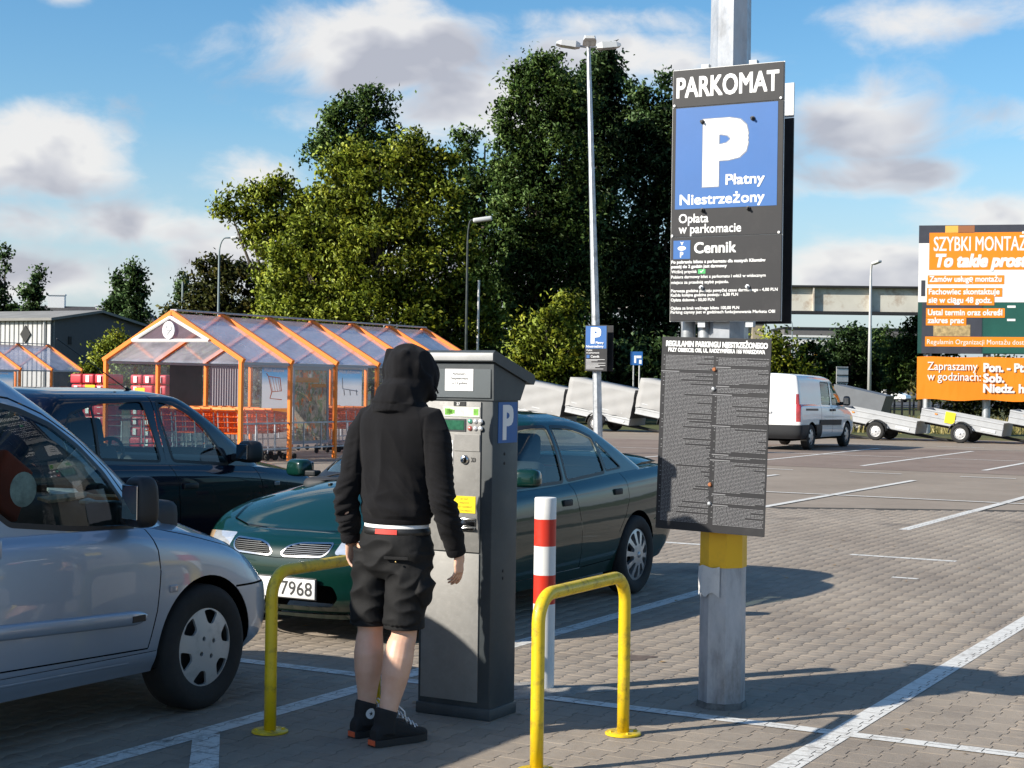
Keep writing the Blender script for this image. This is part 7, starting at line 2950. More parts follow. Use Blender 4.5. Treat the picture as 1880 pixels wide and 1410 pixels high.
bbox('print_detail', PX(1842), PX(1856), PZ(566), PZ(562), M_BBW, 2)
bbox('print_detail', PX(1842), PX(1856), PZ(590), PZ(586), M_BBW, 2)
box1 = bbox('text_box', PX(1708), W - 0.3, PZ(497), PZ(429), M_BBO, 2)
items = [(PX(1706), PX(1836), 523, 507, 'Zamów usługę montażu'), (PX(1705), PX(1833), 546, 530, 'Fachowiec skontaktuje'), (PX(1705), PX(1820), 561.5, 546.5, 'się w ciągu 48 godz.'), (PX(1704), PX(1838), 584, 567, 'Ustal termin oraz określ'), (PX(1704), PX(1773), 598.5, 584.5, 'zakres prac'), (PX(1703), W - 0.6, 637, 619, 'Regulamin Organizacji Montażu dostępny w Punktach Obsługi')]
for (x0, x1, z0, z1, s) in items:
    bx_ = bbox('text_box', x0, x1, PZ(z0), PZ(z1), M_BBO, 3)
    q = MB()
    put_text(q, s, x0 + 0.07, PZ(z0) + 0.085, 0.20 if 'Regul' not in s else 0.17, width=x1 - x0 - 0.16, bold=0.045 if 'Regul' not in s else 0.0, y=-0.016, step=0.001)
    q.build('lettering', M_BBW, bx_)
q = MB()
put_text(q, 'SZYBKI MONTAŻ', PX(1716), PZ(462), 0.50, width=PX(1872) - PX(1716), bold=0.015, y=-0.010, step=0.001)
put_text(q, 'To takie proste!', PX(1717), PZ(491), 0.44, width=PX(1890) - PX(1717), bold=0.065, slant=0.2, y=-0.010, step=0.001)
q.build('lettering', M_BBW, box1)
bn = thing('banner', 'orange opening hours banner hung under the billboard', 'banner', (14.42, 56.9, 0), R(-14))
q = MB()
nx = 24
v = []
for i in range(nx + 1):
    x = W * i / nx
    sag = 0.03 * math.sin(i * 0.9)
    for z in (PZ(734.5), PZ(700), PZ(656)):
        v.append((x, 0.02 * math.sin(i * 0.7 + z), z + sag * (0.4 if z > 2 else 1)))
q.add(v, [(i * 3 + j, (i + 1) * 3 + j, (i + 1) * 3 + j + 1, i * 3 + j + 1) for i in range(nx) for j in range(2)])
cl = q.build('cloth', M_BBO, bn)
sm = cl.modifiers.new('solid', 'SOLIDIFY')
sm.thickness = 0.01
sm.offset = 1
q = MB()
put_text(q, 'Zapraszamy', PX(1708), PZ(680), 0.29, width=PX(1793) - PX(1708), bold=0.01, y=-0.05, step=0.001)
put_text(q, 'w godzinach:', PX(1708), PZ(699), 0.29, width=PX(1799) - PX(1708), bold=0.01, y=-0.05, step=0.001)
put_text(q, 'Pon. - Pt.', PX(1804), PZ(682), 0.29, width=PX(1874) - PX(1804), bold=0.06, y=-0.05, step=0.001)
put_text(q, 'Sob.', PX(1804), PZ(701), 0.29, bold=0.06, y=-0.05, step=0.001)
put_text(q, 'Niedz. handlowe', PX(1804), PZ(719.5), 0.29, bold=0.06, y=-0.05, step=0.001)
q.build('lettering', M_BBW, bn)
q = MB()
for x in (0.35, 2.4, 4.5):
    q.tube([(x, 0.1, PZ(656) - 0.05), (x, 0.3, PZ(650) + 0.1)], 0.03, 6)
q.build('ties', M_GALV, bn)['kind'] = 'stuff'

# ================================================================== LAMPS AND SIGNS FURTHER OFF
lp = thing('lamp_column', 'slim leaning lamp post with three floodlights behind the green car', 'lamp post', (2.02, 37.0, -0.01), RZ_B)
mb = MB()
oct_column(mb, [(0, 0, 0), (-0.07, 0, 2.0), (-0.40, 0, 9.45)], [0.11, 0.10, 0.05])
mb.build('column', M_GALV, lp)
for ang in (R(29) + 0.15, R(29) + PI + 0.05, R(29) - PI / 2):
    lamp_head(lp, (-0.40, 0, 9.45), ang, 0.10, 0.9)
sg2 = thing('parking_sign', 'small distant tariff sign with blue P on the slim lamp post', 'sign', (1.93, 36.86, 1.90), RZ_B)
q = MB()
q.box((0, 0, 0.53), (0.56, 0.012, 1.06))
q.build('panel', M_ANTH, sg2)
q = MB()
q.box((0, -0.009, 0.78), (0.53, 0.005, 0.52))
b2 = q.build('blue_field', M_SIGNB, sg2)
q = MB()
put_text(q, 'P', -0.11, 0.66, 0.33, width=0.215, bold=0.074, y=-0.014, step=0.0006)
put_text(q, 'Płatny', 0.0, 0.63, 0.05, width=0.20, bold=0.045, y=-0.020, step=0.0006)
put_text(q, 'Niestrzeżony', -0.245, 0.545, 0.05, width=0.44, bold=0.045, y=-0.014, step=0.0006)
q.build('lettering', M_SIGNW, b2)
q = MB()
put_text(q, 'Opłata', -0.245, 0.465, 0.04, bold=0.03, y=-0.010, step=0.0006)
put_text(q, 'w parkomacie', -0.245, 0.405, 0.04, width=0.33, bold=0.03, y=-0.010, step=0.0006)
put_text(q, 'Cennik', -0.13, 0.31, 0.055, width=0.22, bold=0.04, y=-0.010, step=0.0006)
for i in range(9):
    w_ = (0.48, 0.30, 0.14, 0.5, 0.32, 0.5, 0.36, 0.24, 0.45)[i]
    q.box((-0.255 + w_ / 2, -0.008, 0.265 - i * 0.027), (w_, 0.002, 0.010))
q.build('lettering', mat('sign_white_dim', (0.6, 0.6, 0.6), 0.5), sg2)
q = MB()
q.box((-0.20, -0.010, 0.335), (0.075, 0.005, 0.075))
q.build('blue_icon', M_SIGNB, sg2)
q = MB()
q.box((0.04, 0.24, 0.53), (0.56, 0.012, 1.06))
q.build('rear_panel', M_ANTH, sg2)
q = MB()
q.box((0, 0.115, 0.25), (0.08, 0.23, 0.05))
q.box((0, 0.115, 0.85), (0.08, 0.23, 0.05))
q.build('bracket', M_GALV, sg2)


def street_lamp(label, x, y, h, arm, m=M_GALV, rz=0.0, base_r=0.09, grp='street lamps in the distance'):
    t = thing('street_lamp', label, 'street lamp', (x, y, -0.05), rz, grp)
    q = MB()
    q.tube([(0, 0, 0), (0, 0, h * 0.5), (0, 0, h - 0.9)] + [(arm * (1 - math.cos(s)) * 0.5, 0, h - 0.9 + 0.9 * math.sin(s)) for s in np.linspace(0.3, PI / 2, 5)] + [(arm, 0, h)], [base_r, base_r * 0.8, base_r * 0.6] + [base_r * 0.5] * 5 + [base_r * 0.45], 8)
    q.build('column', m, t, smooth=True)
    soft_box('lamp_head', mat('lamp_grey', (0.55, 0.56, 0.55), 0.45, var=0.05), t, (arm + 0.32, 0, h + 0.03), (0.75, 0.30, 0.17), 0.07, (0, -0.15, 0))
    return t


M_LAMPG = mat('teal_grey_steel', (0.22, 0.27, 0.28), 0.5)
street_lamp('tall street lamp with curved arm left of the big trees', -16.6, 90, 9.6, 0.7, M_LAMPG)
street_lamp('street lamp with spotted column in front of the yellow green tree', -1.80, 62, 7.95, 0.25, mat('dark_green_steel', (0.032, 0.042, 0.04), 0.7, var=0.5, vscale=5), base_r=0.065)
street_lamp('tall pale street lamp left of the billboard', 21.7, 97, 9.2, 0.25, M_ALU, rz=-1.2, base_r=0.13)
street_lamp('distant street lamp with curved arm just right of the parking sign', 31.5, 180, 9.5, 2.0, M_LAMPG, rz=PI)
t = thing('bare_pole', 'thin bare grey pole left of the curved street lamp', 'pole', (-20.7, 100, -0.05))
q = MB()
q.tube([(0, 0, 0), (0, 0, 7.7)], 0.07, 8)
q.build('column', M_LAMPG, t)
t = thing('bare_pole', 'white flag pole before the dark trees, right of the spotted lamp', 'pole', (-1.5, 68, -0.05))
q = MB()
q.tube([(0, 0, 0), (0.03, 0, 6.0)], 0.05, 8)
q.build('column', M_ALU, t)
t = thing('road_sign', 'blue square road sign on two posts behind the covered trailers', 'road sign', (5.05, 65, -0.05), R(-10))
q = MB()
q.box((0, 0, 2.72), (0.50, 0.02, 0.55))
pl = q.build('plate', M_SIGNB, t)
q = MB()
q.box((-0.05, -0.013, 2.68), (0.08, 0.004, 0.30))
q.box((0.10, -0.013, 2.78), (0.20, 0.004, 0.10))
q.box((0.16, -0.013, 2.58), (0.10, 0.004, 0.16))
q.build('symbol', M_SIGNW, pl)
for x in (-0.12, 0.12):
    q = MB()
    q.tube([(x, 0.03, 0), (x, 0.03, 2.6)], 0.03, 8)
    q.build('post', M_ALU, t)
t = thing('notice_board', 'back of a white framed notice board behind the white van', 'sign', (18.6, 90, -0.05), R(15))
q = MB()
q.box((0, 0, 2.35), (0.72, 0.05, 0.95))
q.build('panel', M_ALU, t)
q = MB()
for z in (1.95, 2.35, 2.75):
    q.box((0, -0.04, z), (0.70, 0.03, 0.05))
q.build('stiffener', M_TRIM, t)
for x in (-0.3, 0.3):
    q = MB()
    q.tube([(x, 0.04, 0), (x, 0.04, 2.8)], 0.035, 8)
    q.build('post', M_GALV, t)
t = thing('skip_container', 'dark grey sloping box trailer body behind the white van bonnet', 'container', (13.3, 60.5, 0), RZ_B)
q = MB()
q.add([(-0.85, -0.6, 0.35), (0.75, -0.6, 0.35), (1.05, -0.6, 1.30), (-0.95, -0.6, 1.72), (-0.85, 0.6, 0.35), (0.75, 0.6, 0.35), (1.05, 0.6, 1.30), (-0.95, 0.6, 1.72)],
      [(0, 1, 2, 3), (7, 6, 5, 4), (1, 5, 6, 2), (0, 3, 7, 4), (3, 2, 6, 7), (0, 4, 5, 1)])
q.build('body', mat('slate_tarp', (0.12, 0.13, 0.145), 0.6, var=0.1), t)
for s in (-1, 1):
    make_wheel(t, 0, s * 0.68, 0.28, 0.16, dict(kind='steel', rim_r=0.16), s)
t = thing('litter_bin', 'small blue bin in front of the distant trees', 'bin', (18.9, 88, -0.05))
q = MB()
q.lathe([(0.22, 0.0), (0.28, 0.9), (0.30, 0.92), (0.0, 1.0)], 14)
q.build('bin_body', mat('blue_plastic', (0.02, 0.09, 0.35), 0.4), t)
for i in range(5):
    t = thing('pedestrian_barrier', ('leftmost', 'second', 'third', 'fourth', 'rightmost')[i] + ' black street barrier, counted left to right towards the billboard', 'barrier', (17.6 + 1.05 * i, 80 + 0.3 * i, -0.05), 0.1, 'black barriers along the street')
    q = MB()
    for x in (-0.4, 0, 0.4):
        q.box((x, 0, 0.55), (0.09, 0.06, 1.1))
    q.box((0, 0, 1.08), (0.9, 0.05, 0.06))
    q.build('frame', M_TRIM, t)

# ================================================================== BUILDINGS
hall = thing('warehouse', 'low grey corrugated hall with a black diamond emblem, far left', 'building', (-28.9, 100, 0), R(-29))
M_CORR = mat('corrugated_grey', (0.50, 0.50, 0.49), 0.6, var=0.05, vscale=1)
M_SHADE_WALL = mat('shaded_grey_wall', (0.10, 0.105, 0.115), 0.75, var=0.06)  # gable side turned from the sun, its shade painted as darker grey
M_ROOFG = mat('grey_roofing', (0.23, 0.225, 0.21), 0.85, var=0.15, vscale=0.7)
q = MB()
for k in range(70):
    q.box((-0.2 - k * 0.4, 0.06, 2.55), (0.28, 0.12, 5.2))
q.box((-14, 0.2, 2.55), (28, 0.2, 5.2))
q.build('front_wall', M_CORR, hall)['kind'] = 'stuff'
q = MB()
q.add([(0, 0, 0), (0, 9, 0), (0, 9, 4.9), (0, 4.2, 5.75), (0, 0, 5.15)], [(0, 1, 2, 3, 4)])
q.build('gable_wall', M_SHADE_WALL, hall)
q = MB()
v = [(0.35, -0.35, 5.10), (-28, -0.35, 5.10), (-28, 4.2, 5.78), (0.35, 4.2, 5.78), (0.35, 9.3, 4.85), (-28, 9.3, 4.85)]
q.add(v + [(x, y, z + 0.16) for x, y, z in v], [(6, 9, 8, 7), (9, 10, 11, 8), (0, 1, 7, 6), (0, 6, 9, 3), (3, 9, 10, 4), (4, 10, 11, 5)])
q.build('roof', M_ROOFG, hall)
q = MB()
q.tube([(-0.5, -0.1, 0), (-0.5, -0.1, 5.0)], 0.06, 8)
q.build('downpipe', M_ALU, hall)
q = MB()
q.box((0, -0.06, 0), (0.70, 0.06, 0.70), Matrix.Translation((-2.15, 0, 4.25)) @ Matrix.Diagonal((0.9, 1, 1.15, 1)) @ Matrix.Rotation(PI / 4, 4, 'Y'))
q.box((-2.15, -0.06, 3.48), (0.86, 0.06, 0.18))
q.build('diamond_emblem', M_BLK, hall)
for (y, z) in ((1.6, 3.9), (6.5, 3.9)):
    q = MB()
    q.box((0.03, y, z), (0.05, 0.25, 0.5))
    q.build('vent', M_TRIM, hall)


def block(name, label, x, y, w, d, h, wall, rz=0.0, roofm=M_ROOFG, win_rows=(), win_m=None, win_size=(1.2, 1.3), cols=0, gable=0.0, chim=(), trim=None, cat='building', grp=None, alt=None):
    t = thing(name, label, cat, (x, y, -0.05), rz, grp)
    q = MB()
    q.box((0, d / 2, h / 2), (w, d, h))
    q.build('wall', wall, t)
    q = MB()
    if gable:
        q.add([(-w / 2 - 0.4, -0.4, h), (w / 2 + 0.4, -0.4, h), (w / 2 - w * 0.08, d / 2, h + gable), (-w / 2 + w * 0.08, d / 2, h + gable), (-w / 2 - 0.4, d + 0.4, h), (w / 2 + 0.4, d + 0.4, h)],
              [(0, 1, 2, 3), (5, 4, 3, 2), (1, 5, 2), (4, 0, 3), (0, 4, 5, 1)])
    else:
        q.box((0, d / 2, h + 0.15), (w + 0.5, d + 0.5, 0.3))
    rf = q.build('roof', roofm, t)
    for (cx, cz, cw) in chim:
        q = MB()
        q.box((cx, d / 2, h + cz), (cw, 0.9, 2.2))
        q.box((cx, d / 2, h + cz + 1.12), (cw + 0.15, 1.05, 0.12))
        q.build('chimney', M_SIGNW, rf)
    for r_, z in enumerate(win_rows):
        for c_ in range(cols):
            xx = -w / 2 + w * (c_ + 0.5) / cols
            q = MB()
            q.box((xx, -0.02, z), (win_size[0], 0.06, win_size[1]))
            wo = q.build('window', win_m or mat('window_dark', (0.03, 0.035, 0.04), 0.15), t)
            q = MB()
            if alt and (c_ + r_) % 1 == 0:
                q.box((xx, -0.03, z - win_size[1] * 0.75), (win_size[0], 0.05, win_size[1] * 0.5))
                q.build('spandrel', alt, wo)
            elif trim:
                q.box((xx, -0.04, z - win_size[1] / 2 - 0.06), (win_size[0] + 0.2, 0.12, 0.12))
                q.build('sill', trim, wo)
    return t


M_BRICKO = mat('ochre_render', (0.34, 0.19, 0.06), 0.85, var=0.12, vscale=0.5)
block('brick_house', 'low ochre block with flat roof behind the shrubs, left', -34.0, 140, 14, 9, 4.6, M_BRICKO, R(-8), M_ROOFG, (3.5,), None, (1.4, 1.3), 5, trim=M_SIGNW)
block('house', 'house with dark pitched roof and white chimneys behind the grey hall', -47, 152, 26, 11, 6.4, mat('beige_render', (0.4, 0.37, 0.32), 0.9), 0.1, mat('dark_roof', (0.05, 0.048, 0.048), 0.8, var=0.2), (4,), None, (1.2, 1.3), 6, 2.2, ((-9, 1.6, 1.2), (2.5, 2.2, 1.6), (7.8, 1.2, 3.0)))
M_WB = mat('white_render', (0.70, 0.70, 0.68), 0.8, var=0.04)
M_YW = mat('yellow_spandrel', (0.62, 0.30, 0.02), 0.6)
block('office_block', 'white block with yellow panels under its windows, beyond the viaduct', 46.5, 255, 16.5, 14, 9.6, M_WB, 0.05, M_WB, (7.6, 4.2), mat('window_brown', (0.07, 0.045, 0.04), 0.3), (1.3, 1.5), 7, alt=M_YW)
block('apartment_block', 'long dark grey flat roofed block behind the white one', 64, 300, 26, 14, 12.6, mat('dark_block', (0.13, 0.125, 0.125), 0.8, var=0.1), 0.0, M_TRIM, (10.5, 7.2, 4), None, (1.8, 1.4), 9)
block('apartment_block', 'beige tower block behind the parking sign column', 33.5, 262, 6.5, 10, 11.5, mat('beige_block', (0.42, 0.40, 0.30), 0.85), 0.0, M_ROOFG, (9.5, 7, 4.5), None, (1.1, 1.2), 3)
block('apartment_block', 'low pale block with cluttered roof left of the white one', 40, 330, 14, 14, 12.5, mat('pale_block', (0.5, 0.5, 0.49), 0.85), 0.0, M_ROOFG, (11, 8), None, (1.3, 1.3), 6)

# ------------------------------------------------------------------ steel viaduct
vd = thing('viaduct', 'rusty cream steel girder viaduct crossing behind the billboard', 'bridge', (0, 117, -0.78), R(-2.5))
M_GIRD = mat('rusty_cream_steel', (0.56, 0.54, 0.47), 0.7, var=0.08, vscale=0.6, dirt=0.9, dscale=0.55, dcol=(0.22, 0.10, 0.035))
x0, x1 = 4.0, 62.0
q = MB()
q.box(((x0 + x1) / 2, 0, 8.75), (x1 - x0, 0.08, 1.75))
q.build('web', M_GIRD, vd)
q = MB()
q.box(((x0 + x1) / 2, 0, 9.68), (x1 - x0, 0.9, 0.14))
q.build('top_flange', M_TRIM, vd)
q = MB()
q.box(((x0 + x1) / 2, 0, 7.78), (x1 - x0, 0.9, 0.22))
q.build('bottom_flange', M_TRIM, vd)
q = MB()
q.box(((x0 + x1) / 2, 2.0, 9.35), (x1 - x0, 3.0, 0.25))
q.build('deck', M_CONC, vd)
x = x0 + 1.4
while x < x1:
    q = MB()
    q.box((x, -0.22, 8.75), (0.10, 0.36, 1.74))
    q.build('stiffener', M_GIRD, vd)
    x += 4.1
for x in (17.9, 38.5, 58.0):
    q = MB()
    q.box((x, 2.0, 3.8), (0.9, 3.5, 7.7), bev=0.08)
    q.build('pier', mat('stained_concrete', (0.30, 0.26, 0.19), 0.9, var=0.2, vscale=0.8), vd)

# ------------------------------------------------------------------ distant cars on the street
def far_car(label, x, y, rz, m):
    t = thing('distant_car', label, 'car', (x, y, -0.02), rz, 'cars on the far street')
    q = MB()
    prof = [(-2.0, 0.35), (-2.05, 0.8), (-1.7, 0.98), (-1.0, 1.42), (0.35, 1.45), (1.05, 1.0), (1.95, 0.82), (2.05, 0.45), (1.9, 0.3)]
    Mx = Matrix(((1, 0, 0, 0), (0, 0, -1, 0), (0, 1, 0, 0), (0, 0, 0, 1)))
    q.prism(prof, -0.85, 0.85, Mx)
    o = q.build('body', m, t)
    bv = o.modifiers.new('b', 'BEVEL')
    bv.width = 0.12
    bv.segments = 3
    q = MB()
    q.prism([(-0.95, 1.0), (-0.75, 1.33), (0.3, 1.36), (0.8, 1.02)], -0.862, 0.862, Mx)
    q.build('side_windows', M_SEAL, t)
    q = MB()
    q.quad((0.45, -0.68, 1.41), (0.45, 0.68, 1.41), (1.04, 0.74, 1.04), (1.04, -0.74, 1.04))
    q.v = [(p[0] + 0.05, p[1], p[2] + 0.03) for p in q.v]
    q.build('windscreen', M_SEAL, t)
    for xx in (-1.25, 1.25):
        for s in (-1, 1):
            make_wheel(t, xx, s * 0.76, 0.31, 0.18, dict(kind='cap', rim_r=0.2), s)
    return t


far_car('white car driving on the far street, left of the banner', 44.3, 186, R(-35), VW)
far_car('second, partly hidden white car further back on the far street', 51.5, 215, R(-5), VW)

# ================================================================== TREES
def leaf_mat(name, cols, trans=0.30):
    cols = [tuple(min(0.6, x * 2.1) for x in c) for c in cols]
    m = bpy.data.materials.new(name)
    m.use_nodes = True
    T = NT(m.node_tree)
    geo = T.n('ShaderNodeNewGeometry')
    n = T.noise((geo, 'Position'), 0.9, 4.0, 0.65)
    f = T.math('ADD', T.math('MULTIPLY', (geo, 'Random Per Island'), 0.28), T.mapr(n, 0.25, 0.75, 0.0, 0.75))
    c = T.ramp(f, [(0.15, cols[0]), (0.5, cols[1]), (0.85, cols[2])])
    b = T.n('ShaderNodeBsdfPrincipled', {'Base Color': c, 'Roughness': 0.55, 'Specular IOR Level': 0.4})
    tl = T.n('ShaderNodeBsdfTranslucent', {'Color': c})
    mx = T.n('ShaderNodeMixShader', {0: trans, 1: b, 2: tl})
    T.n('ShaderNodeOutputMaterial', {'Surface': mx})
    return m


LM_YEL = leaf_mat('leaves_yellow_green', ((0.068, 0.100, 0.014), (0.140, 0.180, 0.020), (0.25, 0.255, 0.025)))
LM_GRN = leaf_mat('leaves_mid_green', ((0.030, 0.060, 0.016), (0.058, 0.105, 0.026), (0.11, 0.16, 0.036)))
LM_DRK = leaf_mat('leaves_dark_green', ((0.022, 0.048, 0.018), (0.042, 0.080, 0.027), (0.078, 0.125, 0.038)))
LM_BRN = leaf_mat('leaves_rusty_green', ((0.026, 0.036, 0.012), (0.050, 0.060, 0.016), (0.10, 0.082, 0.022)))
M_BARK = mat('bark', (0.055, 0.045, 0.035), 0.95, var=0.3, vscale=4, bump=0.6, bscale=12)


def tree(name, label, x, y, blobs, lm, leaf=0.22, dens=1.0, trunk=0.25, group=None, seed=1, lean=0.0, sub=0.62, cat='tree'):
    """blobs: crown lobes (dx, dy, z, rx, rz). Trunk and limbs reach into every lobe; leaves fill small sprays along the limbs."""
    g = np.random.default_rng(seed)
    t = thing(name, label, cat, (x, y, -0.06), 0, group)
    top = max(b[2] for b in blobs)
    q = MB()
    fork = min(b[2] - b[4] * 0.3 for b in blobs) * 0.6 + 0.4
    fork = max(0.4, fork)
    q.tube([(0, 0, 0), (lean * 0.2, 0, fork * 0.5), (lean * 0.5, 0, fork)], [trunk * 1.25, trunk, trunk * 0.9], 9)
    q.tube([(lean * 0.5, 0, fork), (lean, 0, (fork + top) / 2), (lean * 1.1, 0, top)], [trunk * 0.9, trunk * 0.55, trunk * 0.12], 8)
    sprays = []
    for (dx, dy, z, rx, rz) in blobs:
        st = Vector((lean * 0.6, 0, fork + (z - fork) * 0.25))
        c = Vector((dx, dy, z))
        mid = st.lerp(c, 0.55) + Vector((g.normal(0, rx * 0.15), g.normal(0, rx * 0.15), rz * 0.1))
        q.tube([st, mid, c], [trunk * 0.45, trunk * 0.3, trunk * 0.12], 6)
        nsub = max(7, int(dens * 6.0 * (rx * rx * rz)**(2 / 3) / sub**2))
        D = g.normal(size=(nsub, 3))
        D /= np.linalg.norm(D, axis=1)[:, None]
        rad = g.uniform(0.35, 1.05, nsub)**0.6
        C = np.array([dx, dy, z]) + D * rad[:, None] * np.array([rx, rx, rz])
        C = C[C[:, 2] > 0.5]
        for k, p in enumerate(C):
            if k % 9 == 0:
                q.tube([c.lerp(Vector(p), 0.15), Vector(p)], [trunk * 0.10, 0.015], 4, cap=False)
        sprays.append(C)
    q.build('trunk', M_BARK, t, smooth=True)
    C = np.concatenate(sprays)
    per = max(16, int(66 * (sub / 0.62)**2 * (0.22 / leaf)**1.6))
    n = len(C) * per
    cen = np.repeat(C, per, 0)
    sr = np.repeat(g.uniform(0.6, 1.25, len(C)) * sub, per)
    off = g.normal(size=(n, 3)) * sr[:, None] * np.array([0.50, 0.50, 0.36])
    P = cen + off
    P = np.maximum(P, np.array([-1e9, -1e9, 0.15]))
    # leaf clump quads: drooping a little, facing outwards at random
    d1 = g.normal(size=(n, 3))
    d1[:, 2] -= 0.35
    d1 /= np.linalg.norm(d1, axis=1)[:, None]
    d2 = np.cross(d1, g.normal(size=(n, 3)))
    d2 /= np.linalg.norm(d2, axis=1)[:, None]
    s = leaf * g.uniform(0.55, 1.25, n)
    nrm = np.cross(d1, d2)
    # leaf surfaces look outwards from their spray, so sprays read as lit and shaded clumps
    ctr = np.array([np.mean([b_[0] for b_ in blobs]), np.mean([b_[1] for b_ in blobs]), np.mean([b_[2] for b_ in blobs])])
    lob = np.concatenate([np.repeat(np.array([b_[:3]]), len(c__) * per, 0) for b_, c__ in zip(blobs, sprays)])
    uo = off / (np.linalg.norm(off, axis=1)[:, None] + 1e-6)
    ul = (P - lob) / (np.linalg.norm(P - lob, axis=1)[:, None] + 1e-6)
    out_n = uo * 0.75 + ul * 0.75 + g.normal(size=(n, 3)) * 0.26 + np.array([0, 0, 0.15])
    out_n /= np.linalg.norm(out_n, axis=1)[:, None]
    flip = (nrm * out_n).sum(1) < 0
    d2 = np.where(flip[:, None], -d2, d2)
    nrm = np.where(flip[:, None], -nrm, nrm)
    a = P - d1 * (s * 0.62)[:, None]
    b = P + d2 * (s * 0.36)[:, None] + nrm * (s * 0.12)[:, None]
    c_ = P + d1 * (s * 0.62)[:, None]
    d = P - d2 * (s * 0.36)[:, None] + nrm * (s * 0.12)[:, None]
    V = np.stack([a, b, c_, d], 1).reshape(-1, 3)
    F = np.arange(n * 4).reshape(-1, 4)
    F = np.concatenate([F[:, [0, 1, 2]], F[:, [0, 2, 3]]])
    me = bulk_mesh('crown', V, F)
    me.polygons.foreach_set('use_smooth', [True] * len(me.polygons))
    me.normals_split_custom_set_from_vertices(np.repeat(out_n, 4, 0).tolist())
    o = link('crown', me, lm, t)
    return t


def poplar(h, w, z0=1.5, k=7, seed=0, jit=0.35):
    g = np.random.default_rng(seed)
    out = []
    for i in range(k):
        f = i / (k - 1)
        r = w * (0.62 + 0.5 * math.sin(PI * min(1, 0.25 + f * 0.8))) * (1 - 0.62 * f**2)
        out.append((g.normal(0, w * jit), g.normal(0, w * jit), z0 + (h - z0) * (0.10 + 0.84 * f), r * 0.62, (h - z0) / k * 0.95))
        out.append((g.normal(0, w * jit * 1.5), g.normal(0, w * jit), z0 + (h - z0) * (0.06 + 0.80 * f), r * 0.5, (h - z0) / k * 0.9))
    return out


GB = 'big trees behind the trailers'
tree('deciduous_tree', 'broad yellow green tree right behind the long trolley shelter', -5.9, 70,
     [(0.0, 0, 9.8, 2.3, 2.0), (2.2, 0, 9.0, 1.6, 1.8), (-2.2, 0, 8.6, 1.9, 1.7), (-3.2, 0.5, 6.4, 2.0, 1.7), (0.3, -0.8, 7.0, 2.8, 2.0), (3.0, 0, 6.6, 1.9, 2.0), (-3.0, 0, 4.2, 2.0, 1.6), (0.2, -1.0, 4.4, 2.8, 1.8), (3.4, 0, 4.2, 2.0, 1.8), (-1.2, 0.5, 11.0, 1.5, 1.2), (1.2, 0, 11.5, 1.3, 1.0), (2.6, 0.4, 11.0, 0.9, 1.1), (-4.2, 0, 3.6, 1.4, 1.2), (0.0, 0, 2.6, 3.4, 1.2)],
     LM_YEL, 0.18, 1.1, 0.3, GB, 11)
tree('deciduous_tree', 'tall dark tree whose open top rises behind the yellow green one', -8.6, 87,
     [(0, 0, 15.6, 2.1, 1.7), (-1.6, 0, 14.2, 1.2, 1.1), (1.7, 0, 13.8, 1.4, 1.2), (0.2, 0, 13.2, 1.6, 1.2), (0.6, 0, 16.9, 1.2, 0.9), (0.3, 0, 9.5, 2.4, 2.2), (-1.5, 0, 7.0, 2.4, 2.2)], LM_GRN, 0.22, 0.95, 0.3, GB, 12)
tree('deciduous_tree', 'loose green tree reaching left above the shelter ridge', -11.4, 78,
     [(0, 0, 9.8, 1.9, 1.4), (-1.7, 0, 10.3, 1.1, 0.8), (-2.5, 0, 9.9, 0.8, 0.6), (1.7, 0, 9.6, 1.5, 1.3), (0.8, 0, 8.3, 1.5, 1.2), (1.8, 0, 7.2, 1.6, 1.4), (0.5, 0, 6.4, 1.7, 1.4), (-0.6, 0, 8.6, 1.3, 1.1), (0.9, 0, 5.0, 1.8, 1.6), (1.6, 0, 3.2, 1.8, 1.4), (0, 0, 11.0, 0.9, 0.7)], LM_YEL, 0.20, 0.95, 0.25, GB, 13)
tree('deciduous_tree', 'mid green tree between the yellow green tree and the poplars', -1.6, 84,
     [(0, 0, 9.5, 2.0, 2.0), (-1.0, 0, 12.0, 1.2, 1.3), (1.2, 0, 12.2, 1.2, 1.2), (-0.9, 0, 14.2, 0.7, 0.9), (1.9, 0, 9.0, 1.5, 1.6), (0, 0, 6.0, 2.4, 2.0), (1.5, 0, 4.0, 2.4, 2.0), (-1.4, 0, 3.6, 2.2, 1.8)], LM_GRN, 0.22, 1.3, 0.28, GB, 14)
tree('poplar_tree', 'huge dark green poplar left of the slim lamp post', 1.3, 75,
     [(0, 0, 15.2, 1.5, 1.5), (-1.1, 0, 14.0, 1.2, 1.4), (1.2, 0, 14.6, 1.2, 1.4), (-1.3, 0, 11.8, 1.4, 1.6), (0.8, 0, 12.2, 1.7, 1.8), (-0.6, -0.4, 9.6, 1.7, 1.8), (1.2, 0, 9.2, 1.8, 1.9), (-0.6, 0, 7.2, 1.4, 1.6), (0.9, -0.4, 6.6, 1.8, 1.8), (0.4, 0, 4.4, 1.9, 1.8), (-0.4, 0, 2.6, 1.6, 1.4), (1.6, 0, 2.6, 1.6, 1.4), (0.1, 0, 16.6, 0.8, 0.6), (-0.9, 0, 16.2, 0.6, 0.6)], LM_GRN, 0.18, 1.5, 0.32, GB, 15)
tree('poplar_tree', 'huge dark poplar directly behind the slim lamp post', 4.2, 80,
     [(0, 0, 16.6, 1.4, 1.5), (-0.9, 0, 15.0, 1.2, 1.5), (1.0, 0, 15.6, 1.2, 1.5), (0, 0, 13.0, 1.8, 1.9), (-0.5, 0, 10.0, 2.0, 2.0), (0.8, 0, 7.6, 2.0, 2.0), (-0.6, 0, 5.0, 2.0, 2.0), (0.8, 0, 3.0, 2.0, 1.6), (0.2, 0, 17.8, 0.7, 0.6)], LM_DRK, 0.22, 1.6, 0.32, GB, 16)
